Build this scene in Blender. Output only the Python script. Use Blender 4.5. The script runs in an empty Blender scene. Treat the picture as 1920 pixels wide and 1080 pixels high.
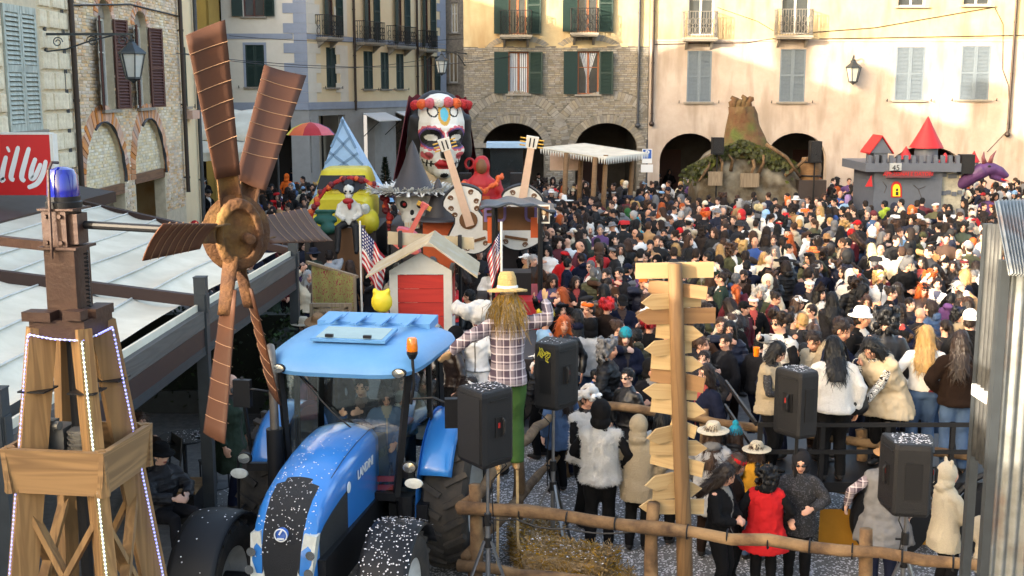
import bpy, bmesh, math, random
import numpy as np
from mathutils import Vector, Matrix, Euler, noise
PI=math.pi
R=math.radians
rng=random.Random(11)
scn=bpy.context.scene
col=scn.collection
V=Vector
# ------------------------------------------------------------------ camera, world, sun, exposure
FPX, PITCH, CAMH=2200.0, R(9.67), 5.4
cam_data=bpy.data.cameras.new('camera')
cam=bpy.data.objects.new('camera', cam_data)
col.objects.link(cam)
cam_data.sensor_width=36
cam_data.lens=36*FPX/1920
cam_data.clip_start=0.05
cam_data.clip_end=900
cam.location=(0, 0, CAMH)
cam.rotation_euler=(PI/2-PITCH, 0, 0)
scn.camera=cam
SUN_DIR=V((1.4, 1.0, -0.42)).normalized()
SUN_EL=math.asin(-SUN_DIR.z)
world=bpy.data.worlds.new('World')
scn.world=world
world.use_nodes=True
wn, wl=world.node_tree.nodes, world.node_tree.links
wn.clear()
sky=wn.new('ShaderNodeTexSky')
sky.sky_type='NISHITA'
sky.sun_disc=False
sky.sun_elevation=SUN_EL
sky.sun_rotation=math.atan2(-SUN_DIR.x, -SUN_DIR.y)
sky.air_density=1.0
sky.dust_density=5.0
sky.ozone_density=0.6
bg=wn.new('ShaderNodeBackground')
bg.inputs['Strength'].default_value=0.15
wo=wn.new('ShaderNodeOutputWorld')
wl.new(sky.outputs[0], bg.inputs[0])
wl.new(bg.outputs[0], wo.inputs[0])
sd=bpy.data.lights.new('sun', 'SUN')
sd.energy=2.0
sd.angle=R(0.5)
sd.color=(1.0, 0.91, 0.77)
sun=bpy.data.objects.new('sun', sd)
col.objects.link(sun)
sun.rotation_euler=SUN_DIR.to_track_quat('-Z', 'Y').to_euler()
sun.location=(-30, -20, 30)
vs=scn.view_settings
vs.view_transform='Standard'
vs.look='None'
vs.exposure=2.72
vs.gamma=1
vs.use_white_balance=True
vs.white_balance_temperature=6850
vs.use_curve_mapping=False
scn.render.engine='CYCLES'
cy=scn.cycles
cy.use_denoising=True
cy.max_bounces=6
cy.diffuse_bounces=3
cy.glossy_bounces=3
cy.transmission_bounces=4
cy.transparent_max_bounces=12
cy.caustics_reflective=False
cy.caustics_refractive=False
cy.sample_clamp_indirect=6
# ------------------------------------------------------------------ pixel rays
CP, SP=math.cos(PITCH), math.sin(PITCH)
CAM=V((0, 0, CAMH))
def ray(px, py):
 u, v=(px-960)/FPX, (540-py)/FPX
 return V((u, CP+v*SP, -SP+v*CP))
def at(px, py, Y):
 r=ray(px, py)
 return CAM+r*(Y/r.y)
def gnd(px, py, z=0.0):
 r=ray(px, py)
 return CAM+r*((z-CAMH)/r.z)
def ppm(Y, z=1.5):
 return FPX/(Y*CP+(CAMH-z)*SP)
 # ------------------------------------------------------------------ mesh builder
class MB:
 def __init__(self):
  self.v, self.f, self.m, self.k=[], [], [], 0
 def add(self, vs_, fs):
  o=len(self.v)
  self.v.extend([tuple(p)for p in vs_])
  self.f.extend([tuple(i+o for i in f)for f in fs])
  self.m.extend([self.k]*len(fs))
  return self
 def mat(self, k):
  self.k=k
  return self
 def box(self, c, s, rot=None, taper=1.0):
  c=V(c)
  hx, hy, hz=s[0]/2, s[1]/2, s[2]/2
  pts=[V((x*hx*(taper if z>0 else 1), y*hy*(taper if z>0 else 1), z*hz))for z in(-1, 1)for y in(-1, 1)for x in(-1, 1)]
  if rot is not None:
   if not isinstance(rot, Matrix):
    rot=Euler(rot).to_matrix()
   pts=[rot@p for p in pts]
  return self.add([p+c for p in pts], [(0, 2, 3, 1), (4, 5, 7, 6), (0, 1, 5, 4), (1, 3, 7, 5), (3, 2, 6, 7), (2, 0, 4, 6)])
 def bb(self, a, b):
  return self.box([(a[i]+b[i])/2 for i in range(3)], [abs(b[i]-a[i])for i in range(3)])
 def quad(self, a, b, c, d):
  return self.add([a, b, c, d], [(0, 1, 2, 3)])
 def beam(self, a, b, w, h, up=(0, 0, 1), w2=None, h2=None):
  a, b=V(a), V(b)
  d=(b-a).normalized()
  x=d.cross(V(up))
  if x.length<1e-4:
   x=d.cross(V((1, 0, 0)))
  x.normalize()
  y=x.cross(d)
  w2=w if w2 is None else w2
  h2=h if h2 is None else h2
  pts=[]
  for p, ww, hh in((a, w, h), (b, w2, h2)):
   for sy in(-1, 1):
    for sx in(-1, 1):
     pts.append(p+x*(sx*ww/2)+y*(sy*hh/2))
  return self.add(pts, [(0, 2, 3, 1), (4, 5, 7, 6), (0, 1, 5, 4), (1, 3, 7, 5), (3, 2, 6, 7), (2, 0, 4, 6)])
 def rings(self, rs, cap=True, closed=False):
  n=len(rs[0])
  vs_=[p for r in rs for p in r]
  fs=[]
  L=len(rs)
  for i in range(L if closed else L-1):
   j=(i+1)%L
   for k in range(n):
    k2=(k+1)%n
    fs.append((i*n+k, i*n+k2, j*n+k2, j*n+k))
  if cap and not closed:
   fs.append(tuple(range(n))[::-1])
   fs.append(tuple((L-1)*n+k for k in range(n)))
  return self.add(vs_, fs)
 def tube(self, pts, r, n=8, cap=True, closed=False, wob=0.0):
  pts=[V(p)for p in pts]
  L=len(pts)
  rr=r if isinstance(r, (list, tuple))else[r]*L
  rs=[]
  px=None
  for i, p in enumerate(pts):
   if closed:
    d=pts[(i+1)%L]-pts[i-1]
   else:
    d=pts[min(i+1, L-1)]-pts[max(i-1, 0)]
   d.normalize()
   if px is None:
    px=d.cross(V((0, 0, 1)))
    if px.length<0.05:
     px=d.cross(V((0, 1, 0)))
   px=(px-d*px.dot(d)).normalized()
   py=d.cross(px)
   rad=rr[i]
   rs.append([p+(px*math.cos(2*PI*k/n)+py*math.sin(2*PI*k/n))*rad*(1+(wob*noise.noise(p*3+V((k*7.1, 0, 0)))if wob else 0))for k in range(n)])
  return self.rings(rs, cap, closed)
 def cyl(self, a, b, r, r2=None, n=12, cap=True):
  return self.tube([a, b], [r, r if r2 is None else r2], n, cap)
 def lathe(self, prof, c=(0, 0, 0), n=16, rot=None, cap=True, sx=1.0, sy=1.0, a0=0, a1=2*PI):
  c=V(c)
  full=abs(a1-a0-2*PI)<1e-4
  rs=[]
  for r, z in prof:
   ring=[]
   for k in range(n if full else n+1):
    a=a0+(a1-a0)*k/n
    p=V((r*sx*math.cos(a), r*sy*math.sin(a), z))
    if rot is not None:
     p=rot@p
    ring.append(c+p)
   rs.append(ring)
  if full:
   return self.rings(rs, cap)
  m=n+1
  fs=[]
  for i in range(len(rs)-1):
   for k in range(n):
    fs.append((i*m+k, i*m+k+1, (i+1)*m+k+1, (i+1)*m+k))
  return self.add([p for r in rs for p in r], fs)
 def ell(self, c, r, rot=None, n=12, m=8):
  c=V(c)
  if not isinstance(r, (list, tuple, Vector)):
   r=(r, r, r)
  vs_, fs=[], []
  for i in range(1, m):
   t=PI*i/m
   for k in range(n):
    a=2*PI*k/n
    p=V((r[0]*math.sin(t)*math.cos(a), r[1]*math.sin(t)*math.sin(a), r[2]*math.cos(t)))
    vs_.append(p)
  vs_.append(V((0, 0, r[2])))
  vs_.append(V((0, 0, -r[2])))
  if rot is not None:
   vs_=[rot@p for p in vs_]
  T, B=len(vs_)-2, len(vs_)-1
  for i in range(m-2):
   for k in range(n):
    k2=(k+1)%n
    fs.append((i*n+k, (i+1)*n+k, (i+1)*n+k2, i*n+k2))
  for k in range(n):
   k2=(k+1)%n
   fs.append((T, k, k2))
   fs.append((B, (m-2)*n+k2, (m-2)*n+k))
  return self.add([c+p for p in vs_], fs)
 def prism(self, poly, d, f=None):
  """poly: 3D points of one face, d: extrusion vector"""
  poly=[V(p)for p in poly]
  d=V(d)
  n=len(poly)
  vs_=poly+[p+d for p in poly]
  fs=[tuple(range(n))[::-1], tuple(range(n, 2*n))]
  for k in range(n):
   k2=(k+1)%n
   fs.append((k, k2, n+k2, n+k))
  return self.add(vs_, fs)
 def grid(self, fn, nu, nv, cu=False):
  vs_=[fn(i/nu, j/nv)for j in range(nv+1)for i in range(nu+(0 if cu else 1))]
  w=nu if cu else nu+1
  fs=[]
  for j in range(nv):
   for i in range(nu):
    i2=(i+1)%w if cu else i+1
    fs.append((j*w+i, j*w+i2, (j+1)*w+i2, (j+1)*w+i))
  return self.add(vs_, fs)
 def xform(self, M):
  self.v=[tuple(M@V(p))for p in self.v]
  return self
 def mesh(self, name, mats, smooth=False, fix=True):
  me=bpy.data.meshes.new(name)
  me.from_pydata(self.v, [], self.f)
  if not isinstance(mats, (list, tuple)):
   mats=[mats]
  for mm in mats:
   me.materials.append(mm)
  if len(mats)>1:
   me.polygons.foreach_set('material_index', self.m)
  if fix:
   bm=bmesh.new()
   bm.from_mesh(me)
   bmesh.ops.recalc_face_normals(bm, faces=bm.faces)
   bm.to_mesh(me)
   bm.free()
  if smooth:
   me.polygons.foreach_set('use_smooth', [True]*len(me.polygons))
   if smooth!='all':
    try:
     me.set_sharp_from_angle(angle=R(40))
    except Exception:
     pass
  me.update()
  return me
 def obj(self, name, mats, parent=None, smooth=False, M=None, world=False, fix=True):
  return put(name, self.mesh(name, mats, smooth, fix), parent, M, world)
def put(name, me, parent=None, M=None, world=False):
 o=bpy.data.objects.new(name, me)
 col.objects.link(o)
 if parent is not None:
  o.parent=parent
  if world:
   o.matrix_parent_inverse=wmat(parent).inverted()
 if M is not None:
  o.matrix_basis=M
 return o
def wmat(o):
 m=o.matrix_basis.copy()
 if o.parent is not None:
  m=wmat(o.parent)@o.matrix_parent_inverse@m
 return m
def tag(o, label=None, cat=None, group=None, kind=None):
 if label:
  o['label']=label
 if cat:
  o['category']=cat
 if group:
  o['group']=group
 if kind:
  o['kind']=kind
 return o
def thing(name, label, cat, loc=(0, 0, 0), rz=0.0, group=None):
 o=bpy.data.objects.new(name, None)
 o.empty_display_size=0.2
 col.objects.link(o)
 o.location=loc
 o.rotation_euler=(0, 0, rz)
 return tag(o, label, cat, group)
def copy_tree(o, parent=None):
 c=o.copy()
 col.objects.link(c)
 c.parent=parent
 if parent is not None:
  c.matrix_parent_inverse=o.matrix_parent_inverse.copy()
 for ch in list(o.children):
  if ch is not c:
   copy_tree(ch, c)
 return c
 # ------------------------------------------------------------------ materials
def lin(c):
 """sRGB 0-255 -> linear"""
 return tuple(((x/255)/12.92 if x/255<=0.04045 else((x/255+0.055)/1.055)**2.4)for x in c[:3])+(1, )
MATS={}
def pmat(name, c, rough=0.7, metal=0.0, c2=None, ns=6.0, na=0.6, bs=0.0, bst=0.2, coat=0.0, island=0.0, stretch=None, objcol=False, spec=0.5, detail=5, trans=0.0, c3=None, n3=1.2, bdist=0.02, s3=None):
 """procedural principled: base colour mottled by noise towards c2 (and by large patches towards c3), bump from noise"""
 if name in MATS:
  return MATS[name]
 m=bpy.data.materials.new(name)
 MATS[name]=m
 m.use_nodes=True
 nt=m.node_tree
 N, L=nt.nodes, nt.links
 b=N['Principled BSDF']
 b.inputs['Roughness'].default_value=rough
 b.inputs['Metallic'].default_value=metal
 b.inputs['Specular IOR Level'].default_value=spec
 if coat:
  b.inputs['Coat Weight'].default_value=coat
  b.inputs['Coat Roughness'].default_value=0.08
 c=tuple(c)[:3]+(1, )
 tc=N.new('ShaderNodeTexCoord')
 src=tc.outputs['Object']
 if stretch:
  mp=N.new('ShaderNodeMapping')
  mp.inputs['Scale'].default_value=stretch
  L.new(src, mp.inputs[0])
  src=mp.outputs[0]
 if objcol:
  oi=N.new('ShaderNodeObjectInfo')
  cs=oi.outputs['Color']
 else:
  rg=N.new('ShaderNodeRGB')
  rg.outputs[0].default_value=c
  cs=rg.outputs[0]
 nz=N.new('ShaderNodeTexNoise')
 nz.inputs['Scale'].default_value=ns
 nz.inputs['Detail'].default_value=detail
 nz.inputs['Roughness'].default_value=0.65
 L.new(src, nz.inputs['Vector'])
 rp=N.new('ShaderNodeMapRange')
 rp.inputs[1].default_value=0.35
 rp.inputs[2].default_value=0.7
 rp.inputs[3].default_value=0
 rp.inputs[4].default_value=na
 L.new(nz.outputs[0], rp.inputs[0])
 mx=N.new('ShaderNodeMix')
 mx.data_type='RGBA'
 L.new(rp.outputs[0], mx.inputs[0])
 L.new(cs, mx.inputs[6])
 if c2 is not None:
  mx.inputs[7].default_value=tuple(c2)[:3]+(1, )
 else:
  dk=N.new('ShaderNodeMix')
  dk.data_type='RGBA'
  dk.blend_type='MULTIPLY'
  dk.inputs[0].default_value=1
  L.new(cs, dk.inputs[6])
  dk.inputs[7].default_value=(0.6, 0.58, 0.55, 1)
  L.new(dk.outputs[2], mx.inputs[7])
 out=mx.outputs[2]
 if c3 is not None:
  n2=N.new('ShaderNodeTexNoise')
  n2.inputs['Scale'].default_value=n3
  n2.inputs['Detail'].default_value=4
  v3=tc.outputs['Object']
  if s3:
   mp3=N.new('ShaderNodeMapping')
   mp3.inputs['Scale'].default_value=s3
   L.new(v3, mp3.inputs[0])
   v3=mp3.outputs[0]
  L.new(v3, n2.inputs['Vector'])
  r2=N.new('ShaderNodeMapRange')
  r2.inputs[1].default_value=0.48
  r2.inputs[2].default_value=0.66
  r2.inputs[4].default_value=0.8
  L.new(n2.outputs[0], r2.inputs[0])
  m2=N.new('ShaderNodeMix')
  m2.data_type='RGBA'
  L.new(r2.outputs[0], m2.inputs[0])
  L.new(out, m2.inputs[6])
  m2.inputs[7].default_value=tuple(c3)[:3]+(1, )
  out=m2.outputs[2]
 if island:
  ge=N.new('ShaderNodeNewGeometry')
  hs=N.new('ShaderNodeHueSaturation')
  mr=N.new('ShaderNodeMapRange')
  mr.inputs[3].default_value=1-island
  mr.inputs[4].default_value=1+island
  L.new(ge.outputs['Random Per Island'], mr.inputs[0])
  L.new(mr.outputs[0], hs.inputs['Value'])
  ml=N.new('ShaderNodeMath')
  ml.operation='MULTIPLY'
  ml.inputs[1].default_value=7.31
  L.new(ge.outputs['Random Per Island'], ml.inputs[0])
  fr=N.new('ShaderNodeMath')
  fr.operation='FRACT'
  L.new(ml.outputs[0], fr.inputs[0])
  mr2=N.new('ShaderNodeMapRange')
  mr2.inputs[3].default_value=0.6
  mr2.inputs[4].default_value=1.35
  L.new(fr.outputs[0], mr2.inputs[0])
  L.new(mr2.outputs[0], hs.inputs['Saturation'])
  L.new(out, hs.inputs['Color'])
  out=hs.outputs[0]
 L.new(out, b.inputs['Base Color'])
 if bs:
  bn=N.new('ShaderNodeTexNoise')
  bn.inputs['Scale'].default_value=bs
  bn.inputs['Detail'].default_value=4
  L.new(src, bn.inputs['Vector'])
  bp=N.new('ShaderNodeBump')
  bp.inputs['Strength'].default_value=bst
  bp.inputs['Distance'].default_value=bdist
  L.new(bn.outputs[0], bp.inputs['Height'])
  L.new(bp.outputs[0], b.inputs['Normal'])
 return m
def emat(name, c, s):
 m=bpy.data.materials.new(name)
 MATS[name]=m
 m.use_nodes=True
 b=m.node_tree.nodes['Principled BSDF']
 b.inputs['Base Color'].default_value=tuple(c)[:3]+(1, )
 b.inputs['Emission Color'].default_value=tuple(c)[:3]+(1, )
 b.inputs['Emission Strength'].default_value=s
 return m
def glassmat(name, tint=(0.8, 0.9, 0.88), refl=0.06, rough=0.02):
 """thin pane: tinted see-through mixed with a Fresnel mirror"""
 m=bpy.data.materials.new(name)
 MATS[name]=m
 m.use_nodes=True
 N, L=m.node_tree.nodes, m.node_tree.links
 N.clear()
 o=N.new('ShaderNodeOutputMaterial')
 mx=N.new('ShaderNodeMixShader')
 tr=N.new('ShaderNodeBsdfTransparent')
 tr.inputs[0].default_value=tuple(tint)+(1, )
 gl=N.new('ShaderNodeBsdfGlossy')
 gl.inputs['Roughness'].default_value=rough
 gl.inputs['Color'].default_value=(1, 1, 1, 1)
 fr=N.new('ShaderNodeFresnel')
 fr.inputs['IOR'].default_value=1.5
 ad=N.new('ShaderNodeMath')
 ad.operation='ADD'
 ad.inputs[1].default_value=refl
 L.new(fr.outputs[0], ad.inputs[0])
 L.new(ad.outputs[0], mx.inputs[0])
 L.new(tr.outputs[0], mx.inputs[1])
 L.new(gl.outputs[0], mx.inputs[2])
 L.new(mx.outputs[0], o.inputs[0])
 return m
def woodmat(name, c, c2, scale=6.0, stretch=(1, 1, 0.08), rough=0.75, island=0.12, amt=0.8):
 """grain: distorted bands stretched along one axis"""
 if name in MATS:
  return MATS[name]
 m=bpy.data.materials.new(name)
 MATS[name]=m
 m.use_nodes=True
 N, L=m.node_tree.nodes, m.node_tree.links
 b=N['Principled BSDF']
 b.inputs['Roughness'].default_value=rough
 tc=N.new('ShaderNodeTexCoord')
 mp=N.new('ShaderNodeMapping')
 mp.inputs['Scale'].default_value=stretch
 L.new(tc.outputs['Object'], mp.inputs[0])
 oi=N.new('ShaderNodeObjectInfo')
 av=N.new('ShaderNodeVectorMath')
 av.operation='ADD'
 cm=N.new('ShaderNodeCombineXYZ')
 ml=N.new('ShaderNodeMath')
 ml.operation='MULTIPLY'
 ml.inputs[1].default_value=37.0
 L.new(oi.outputs['Random'], ml.inputs[0])
 for i in range(3):
  L.new(ml.outputs[0], cm.inputs[i])
 L.new(mp.outputs[0], av.inputs[0])
 L.new(cm.outputs[0], av.inputs[1])
 n1=N.new('ShaderNodeTexNoise')
 n1.inputs['Scale'].default_value=scale
 n1.inputs['Detail'].default_value=3
 n1.inputs['Distortion'].default_value=0.8
 L.new(av.outputs[0], n1.inputs['Vector'])
 sn=N.new('ShaderNodeMath')
 sn.operation='MULTIPLY'
 sn.inputs[1].default_value=42
 L.new(n1.outputs[0], sn.inputs[0])
 s2=N.new('ShaderNodeMath')
 s2.operation='SINE'
 L.new(sn.outputs[0], s2.inputs[0])
 mr=N.new('ShaderNodeMapRange')
 mr.inputs[1].default_value=-1
 mr.inputs[2].default_value=1
 L.new(s2.outputs[0], mr.inputs[0])
 n2=N.new('ShaderNodeTexNoise')
 n2.inputs['Scale'].default_value=scale*0.6
 L.new(av.outputs[0], n2.inputs['Vector'])
 mu=N.new('ShaderNodeMath')
 mu.operation='MULTIPLY'
 L.new(mr.outputs[0], mu.inputs[0])
 L.new(n2.outputs[0], mu.inputs[1])
 mx=N.new('ShaderNodeMix')
 mx.data_type='RGBA'
 mx.inputs[6].default_value=tuple(c)[:3]+(1, )
 mx.inputs[7].default_value=tuple(c2)[:3]+(1, )
 mu2=N.new('ShaderNodeMath')
 mu2.operation='MULTIPLY'
 mu2.inputs[1].default_value=amt
 L.new(mu.outputs[0], mu2.inputs[0])
 L.new(mu2.outputs[0], mx.inputs[0])
 hs=N.new('ShaderNodeHueSaturation')
 mr3=N.new('ShaderNodeMapRange')
 mr3.inputs[3].default_value=1-island
 mr3.inputs[4].default_value=1+island
 L.new(oi.outputs['Random'], mr3.inputs[0])
 L.new(mr3.outputs[0], hs.inputs['Value'])
 L.new(mx.outputs[2], hs.inputs['Color'])
 L.new(hs.outputs[0], b.inputs['Base Color'])
 bp=N.new('ShaderNodeBump')
 bp.inputs['Strength'].default_value=0.25
 bp.inputs['Distance'].default_value=0.004
 L.new(mr.outputs[0], bp.inputs['Height'])
 L.new(bp.outputs[0], b.inputs['Normal'])
 return m
def rx(a):
 return Matrix.Rotation(a, 3, 'X')
def ry(a):
 return Matrix.Rotation(a, 3, 'Y')
def rzm(a):
 return Matrix.Rotation(a, 3, 'Z')
TMP=bpy.data.scenes.new('tmp')
def evalmesh(me, mods):
 """mods: list of (type, {attr: value}) -> new evaluated mesh"""
 o=bpy.data.objects.new('tmp', me)
 TMP.collection.objects.link(o)
 for t, kw in mods:
  md=o.modifiers.new(t, t)
  for k, v in kw.items():
   setattr(md, k, v)
 vl=TMP.view_layers[0]
 vl.update()
 dg=vl.depsgraph
 ev=o.evaluated_get(dg)
 r=bpy.data.meshes.new_from_object(ev, depsgraph=dg)
 bpy.data.objects.remove(o)
 return r
def blob(mb, voxel, mats, smooth=4, name='blob', ratio=None):
 me=mb.mesh('src', MATS.get('_none')or pmat('_none', (0.5, 0.5, 0.5)), fix=False)
 mods=[('REMESH', dict(mode='VOXEL', voxel_size=voxel))]
 if smooth:
  mods.append(('SMOOTH', dict(factor=0.5, iterations=smooth)))
 if ratio:
  mods.append(('DECIMATE', dict(ratio=ratio)))
 r=evalmesh(me, mods)
 bpy.data.meshes.remove(me)
 r.name=name
 r.materials.clear()
 for m in(mats if isinstance(mats, (list, tuple))else[mats]):
  r.materials.append(m)
 r.polygons.foreach_set('use_smooth', [True]*len(r.polygons))
 return r
def displace(me, amp, scale, seed=0.0, fn=None):
 n=len(me.vertices)
 co=np.empty(n*3, 'f')
 me.vertices.foreach_get('co', co)
 no=np.empty(n*3, 'f')
 me.vertices.foreach_get('normal', no)
 co, no=co.reshape(-1, 3), no.reshape(-1, 3)
 for i in range(n):
  p=V(co[i])*scale+V((seed, seed*0.7, -seed))
  a=noise.noise(p)+0.5*noise.noise(p*2.3)
  if fn:
   a*=fn(co[i])
  co[i]+=no[i]*(amp*a)
 me.vertices.foreach_set('co', co.reshape(-1))
 me.update()
 return me
def lettering(body, size, mat, parent, M, name='lettering', depth=0.002, bold=False, shear=0.0):
 cu=bpy.data.curves.new('lettering', 'FONT')
 cu.body, cu.size, cu.extrude, cu.align_x, cu.align_y, cu.shear, cu.resolution_u=body, size, depth, 'CENTER', 'CENTER', shear, 3
 if bold:
  cu.offset=size*0.018
 o=bpy.data.objects.new('lettering', cu)
 TMP.collection.objects.link(o)
 vl=TMP.view_layers[0]
 vl.update()
 me=bpy.data.meshes.new_from_object(o.evaluated_get(vl.depsgraph), depsgraph=vl.depsgraph)
 bpy.data.objects.remove(o)
 me.materials.clear()
 me.materials.append(mat)
 return tag(put(name, me, parent, M), kind='stuff' if len(body)>1 else None)
 # ------------------------------------------------------------------ buildings
M_ROOF=pmat('roof_tile', lin((150, 95, 70)), 0.9, c2=lin((95, 62, 50)), ns=3, bs=20)
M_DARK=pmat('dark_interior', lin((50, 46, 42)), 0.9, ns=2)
M_IRON=pmat('black_iron', lin((38, 38, 40)), 0.55, 0.4, ns=20, na=0.5)
M_PIPE=pmat('pipe_grey', lin((78, 80, 84)), 0.5, 0.5, ns=12)
M_PIPEB=pmat('pipe_brown', lin((62, 50, 44)), 0.5, 0.3, ns=12)
M_STONE=pmat('sill_stone', lin((150, 142, 130)), 0.85, ns=9, bs=30)
M_PANE=pmat('window_pane', lin((45, 50, 55)), 0.08, c2=lin((70, 74, 76)), ns=2, spec=0.9)
M_GREEN=pmat('green_shutter', lin((20, 46, 40)), 0.6, ns=9, na=0.4)
M_GREYSH=pmat('grey_blue_shutter', lin((108, 120, 130)), 0.65, ns=9, na=0.35)
M_WHITESH=pmat('worn_pale_shutter', lin((190, 196, 186)), 0.75, c2=lin((125, 130, 120)), ns=14, na=0.8, stretch=(1, 1, 0.3))
M_BROWNSH=pmat('brown_shutter', lin((84, 46, 38)), 0.6, ns=9, na=0.5)
M_WOODFR=pmat('window_wood', lin((150, 90, 55)), 0.6, ns=10)
M_WHITEFR=pmat('window_white', lin((215, 212, 205)), 0.6, ns=10, na=0.3)
M_CURT=pmat('lace_curtain', lin((205, 212, 222)), 0.9, ns=30, na=0.5, stretch=(1, 1, 0.05))
M_PINK=pmat('pink_plaster', lin((186, 171, 158)), 0.92, c2=lin((166, 148, 132)), ns=0.8, na=0.9, bs=1.6, bst=0.7, c3=lin((150, 134, 118)), n3=1.3, s3=(1.3, 1, 0.3), bdist=0.06)
M_CREAMY=pmat('yellow_plaster', lin((190, 172, 134)), 0.92, c2=lin((170, 148, 110)), ns=0.9, na=0.9, bs=1.6, bst=0.5, bdist=0.06, c3=lin((164, 136, 96)), n3=1.2, s3=(1.3, 1, 0.3))
M_CREAM=pmat('cream_plaster', lin((222, 212, 196)), 0.92, c2=lin((204, 192, 174)), ns=1.2, na=0.6, bs=3, bst=0.2)
M_APRI=pmat('apricot_plaster', lin((228, 206, 168)), 0.92, c2=lin((216, 190, 150)), ns=1.2, na=0.6, bs=3, bst=0.2)
M_LILAC=pmat('lilac_grey_paint', lin((152, 158, 172)), 0.9, ns=2, na=0.3)
M_GREYP=pmat('grey_plinth', lin((160, 158, 156)), 0.9, ns=2, na=0.4)
M_OCHRE=pmat('ochre_plaster', lin((170, 138, 66)), 0.92, c2=lin((148, 118, 58)), ns=1.0, na=0.7)
M_BRICKG=pmat('grey_brick', lin((150, 142, 128)), 0.95, c2=lin((112, 104, 92)), ns=4, na=0.7, island=0.22, bs=40, bst=0.4)
M_MORT=pmat('mortar', lin((112, 106, 96)), 0.95, ns=5, na=0.6)
M_BRICKR=pmat('warm_brick', lin((216, 192, 162)), 0.95, c2=lin((196, 160, 130)), ns=3, na=0.7, island=0.2, bs=40, bst=0.4, c3=lin((230, 212, 180)), n3=0.8)
M_BRICKP=pmat('pale_brick', lin((234, 220, 190)), 0.95, c2=lin((190, 168, 132)), ns=5, na=0.7, island=0.12, bs=40, bst=0.4)
M_BRICKO=pmat('orange_brick', lin((208, 160, 126)), 0.95, c2=lin((186, 128, 98)), ns=4, na=0.7, island=0.18, bs=40)
M_MORTW=pmat('pale_mortar', lin((212, 196, 168)), 0.95, ns=5, na=0.6, bs=30)
M_BLOCK=pmat('pale_block', lin((240, 226, 198)), 0.95, c2=lin((196, 176, 144)), ns=7, na=0.8, island=0.08, bs=26, bst=0.7)
M_GSTONE=pmat('rubble_stone', lin((150, 138, 122)), 0.95, c2=lin((105, 96, 86)), ns=7, na=0.9, bs=14, bst=0.8)
M_BEAMW=woodmat('old_beam', lin((128, 92, 66)), lin((78, 54, 40)), 5, (0.1, 1, 1))
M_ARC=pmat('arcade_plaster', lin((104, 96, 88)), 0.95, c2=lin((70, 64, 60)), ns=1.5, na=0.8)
class Facade:
 """vertical plane: origin O on the ground, x along the wall, y into the building"""
 def __init__(self, O, ang):
  self.O, self.a=V((O[0], O[1], 0)), ang
  self.U=V((math.cos(ang), math.sin(ang), 0))
  self.N=V((-math.sin(ang), math.cos(ang), 0))
 def uz(self, px, py, out=0.0):
  r=ray(px, py)
  o=self.O-self.N*out
  t=(o-CAM).dot(self.N)/r.dot(self.N)
  p=CAM+r*t
  return(p-o).dot(self.U), p.z
 def rect(self, x0, y0, x1, y1):
  xm, ym=(x0+x1)/2, (y0+y1)/2
  return self.uz(x0, ym)[0], self.uz(x1, ym)[0], self.uz(xm, y1)[1], self.uz(xm, y0)[1]
def wall_mesh(mb, u0, u1, z0, z1, ops, th=0.35, mat_of=None):
 """ops: (a, b, lo, hi, rise). Wall face at y=0 with openings, reveals th deep"""
 xs=sorted({u0, u1}|{v for o in ops for v in o[:2]})
 zs=sorted({z0, z1}|{v for o in ops for v in o[2:4]})
 xs=[x for x in xs if u0<=x<=u1]
 zs=[z for z in zs if z0<=z<=z1]
 for i in range(len(xs)-1):
  for j in range(len(zs)-1):
   cx, cz=(xs[i]+xs[i+1])/2, (zs[j]+zs[j+1])/2
   if any(o[0]<cx<o[1]and o[2]<cz<o[3]for o in ops):
    continue
   if mat_of:
    mb.mat(mat_of(cx, cz))
   mb.quad((xs[i], 0, zs[j]), (xs[i+1], 0, zs[j]), (xs[i+1], 0, zs[j+1]), (xs[i], 0, zs[j+1]))
 for o in ops:
  a, b, lo, hi=o[:4]
  rise=o[4]if len(o)>4 else 0
  if mat_of:
   mb.mat(mat_of((a+b)/2, hi-0.01))
  sp=hi-rise
  mb.quad((a, 0, lo), (a, th, lo), (a, th, sp), (a, 0, sp))
  mb.quad((b, 0, lo), (b, 0, sp), (b, th, sp), (b, th, lo))
  if not rise:
   mb.quad((a, 0, hi), (a, th, hi), (b, th, hi), (b, 0, hi))
  else:
   n=14
   arc=[((a+b)/2-(b-a)/2*math.cos(PI*k/n), sp+rise*math.sin(PI*k/n))for k in range(n+1)]
   for k in range(n):
    p, q=arc[k], arc[k+1]
    mb.quad((p[0], 0, p[1]), (q[0], 0, q[1]), (q[0], 0, hi), (p[0], 0, hi))
    mb.quad((p[0], 0, p[1]), (p[0], th, p[1]), (q[0], th, q[1]), (q[0], 0, q[1]))
  if lo>0.1:
   mb.quad((a, 0, lo), (b, 0, lo), (b, th, lo), (a, th, lo))
SHC={}
def shutter_mesh(w, h, mat, panels=2, pitch=0.055, fr=0.07):
 key=(round(w, 3), round(h, 3), mat.name, panels, pitch)
 if key in SHC:
  return SHC[key]
 m=MB()
 t=0.04
 m.bb((0, -t/2, 0), (fr, t/2, h)).bb((w-fr, -t/2, 0), (w, t/2, h))
 ph=h/panels
 for k in range(panels+1):
  z=k*ph
  m.bb((fr, -t/2, max(0, z-fr/2)), (w-fr, t/2, min(h, z+fr/2)))
 n=max(2, int((h-fr)/pitch))
 for i in range(n):
  z=fr/2+(i+0.5)*(h-fr)/n
  m.box((w/2, 0.004, z), (w-2*fr+0.01, 0.012, pitch*0.95), (R(-38), 0, 0))
 m.bb((fr, 0.018, 0.01), (w-fr, 0.021, h-0.01))
 me=m.mesh('shutter', mat)
 SHC[key]=me
 return me
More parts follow.
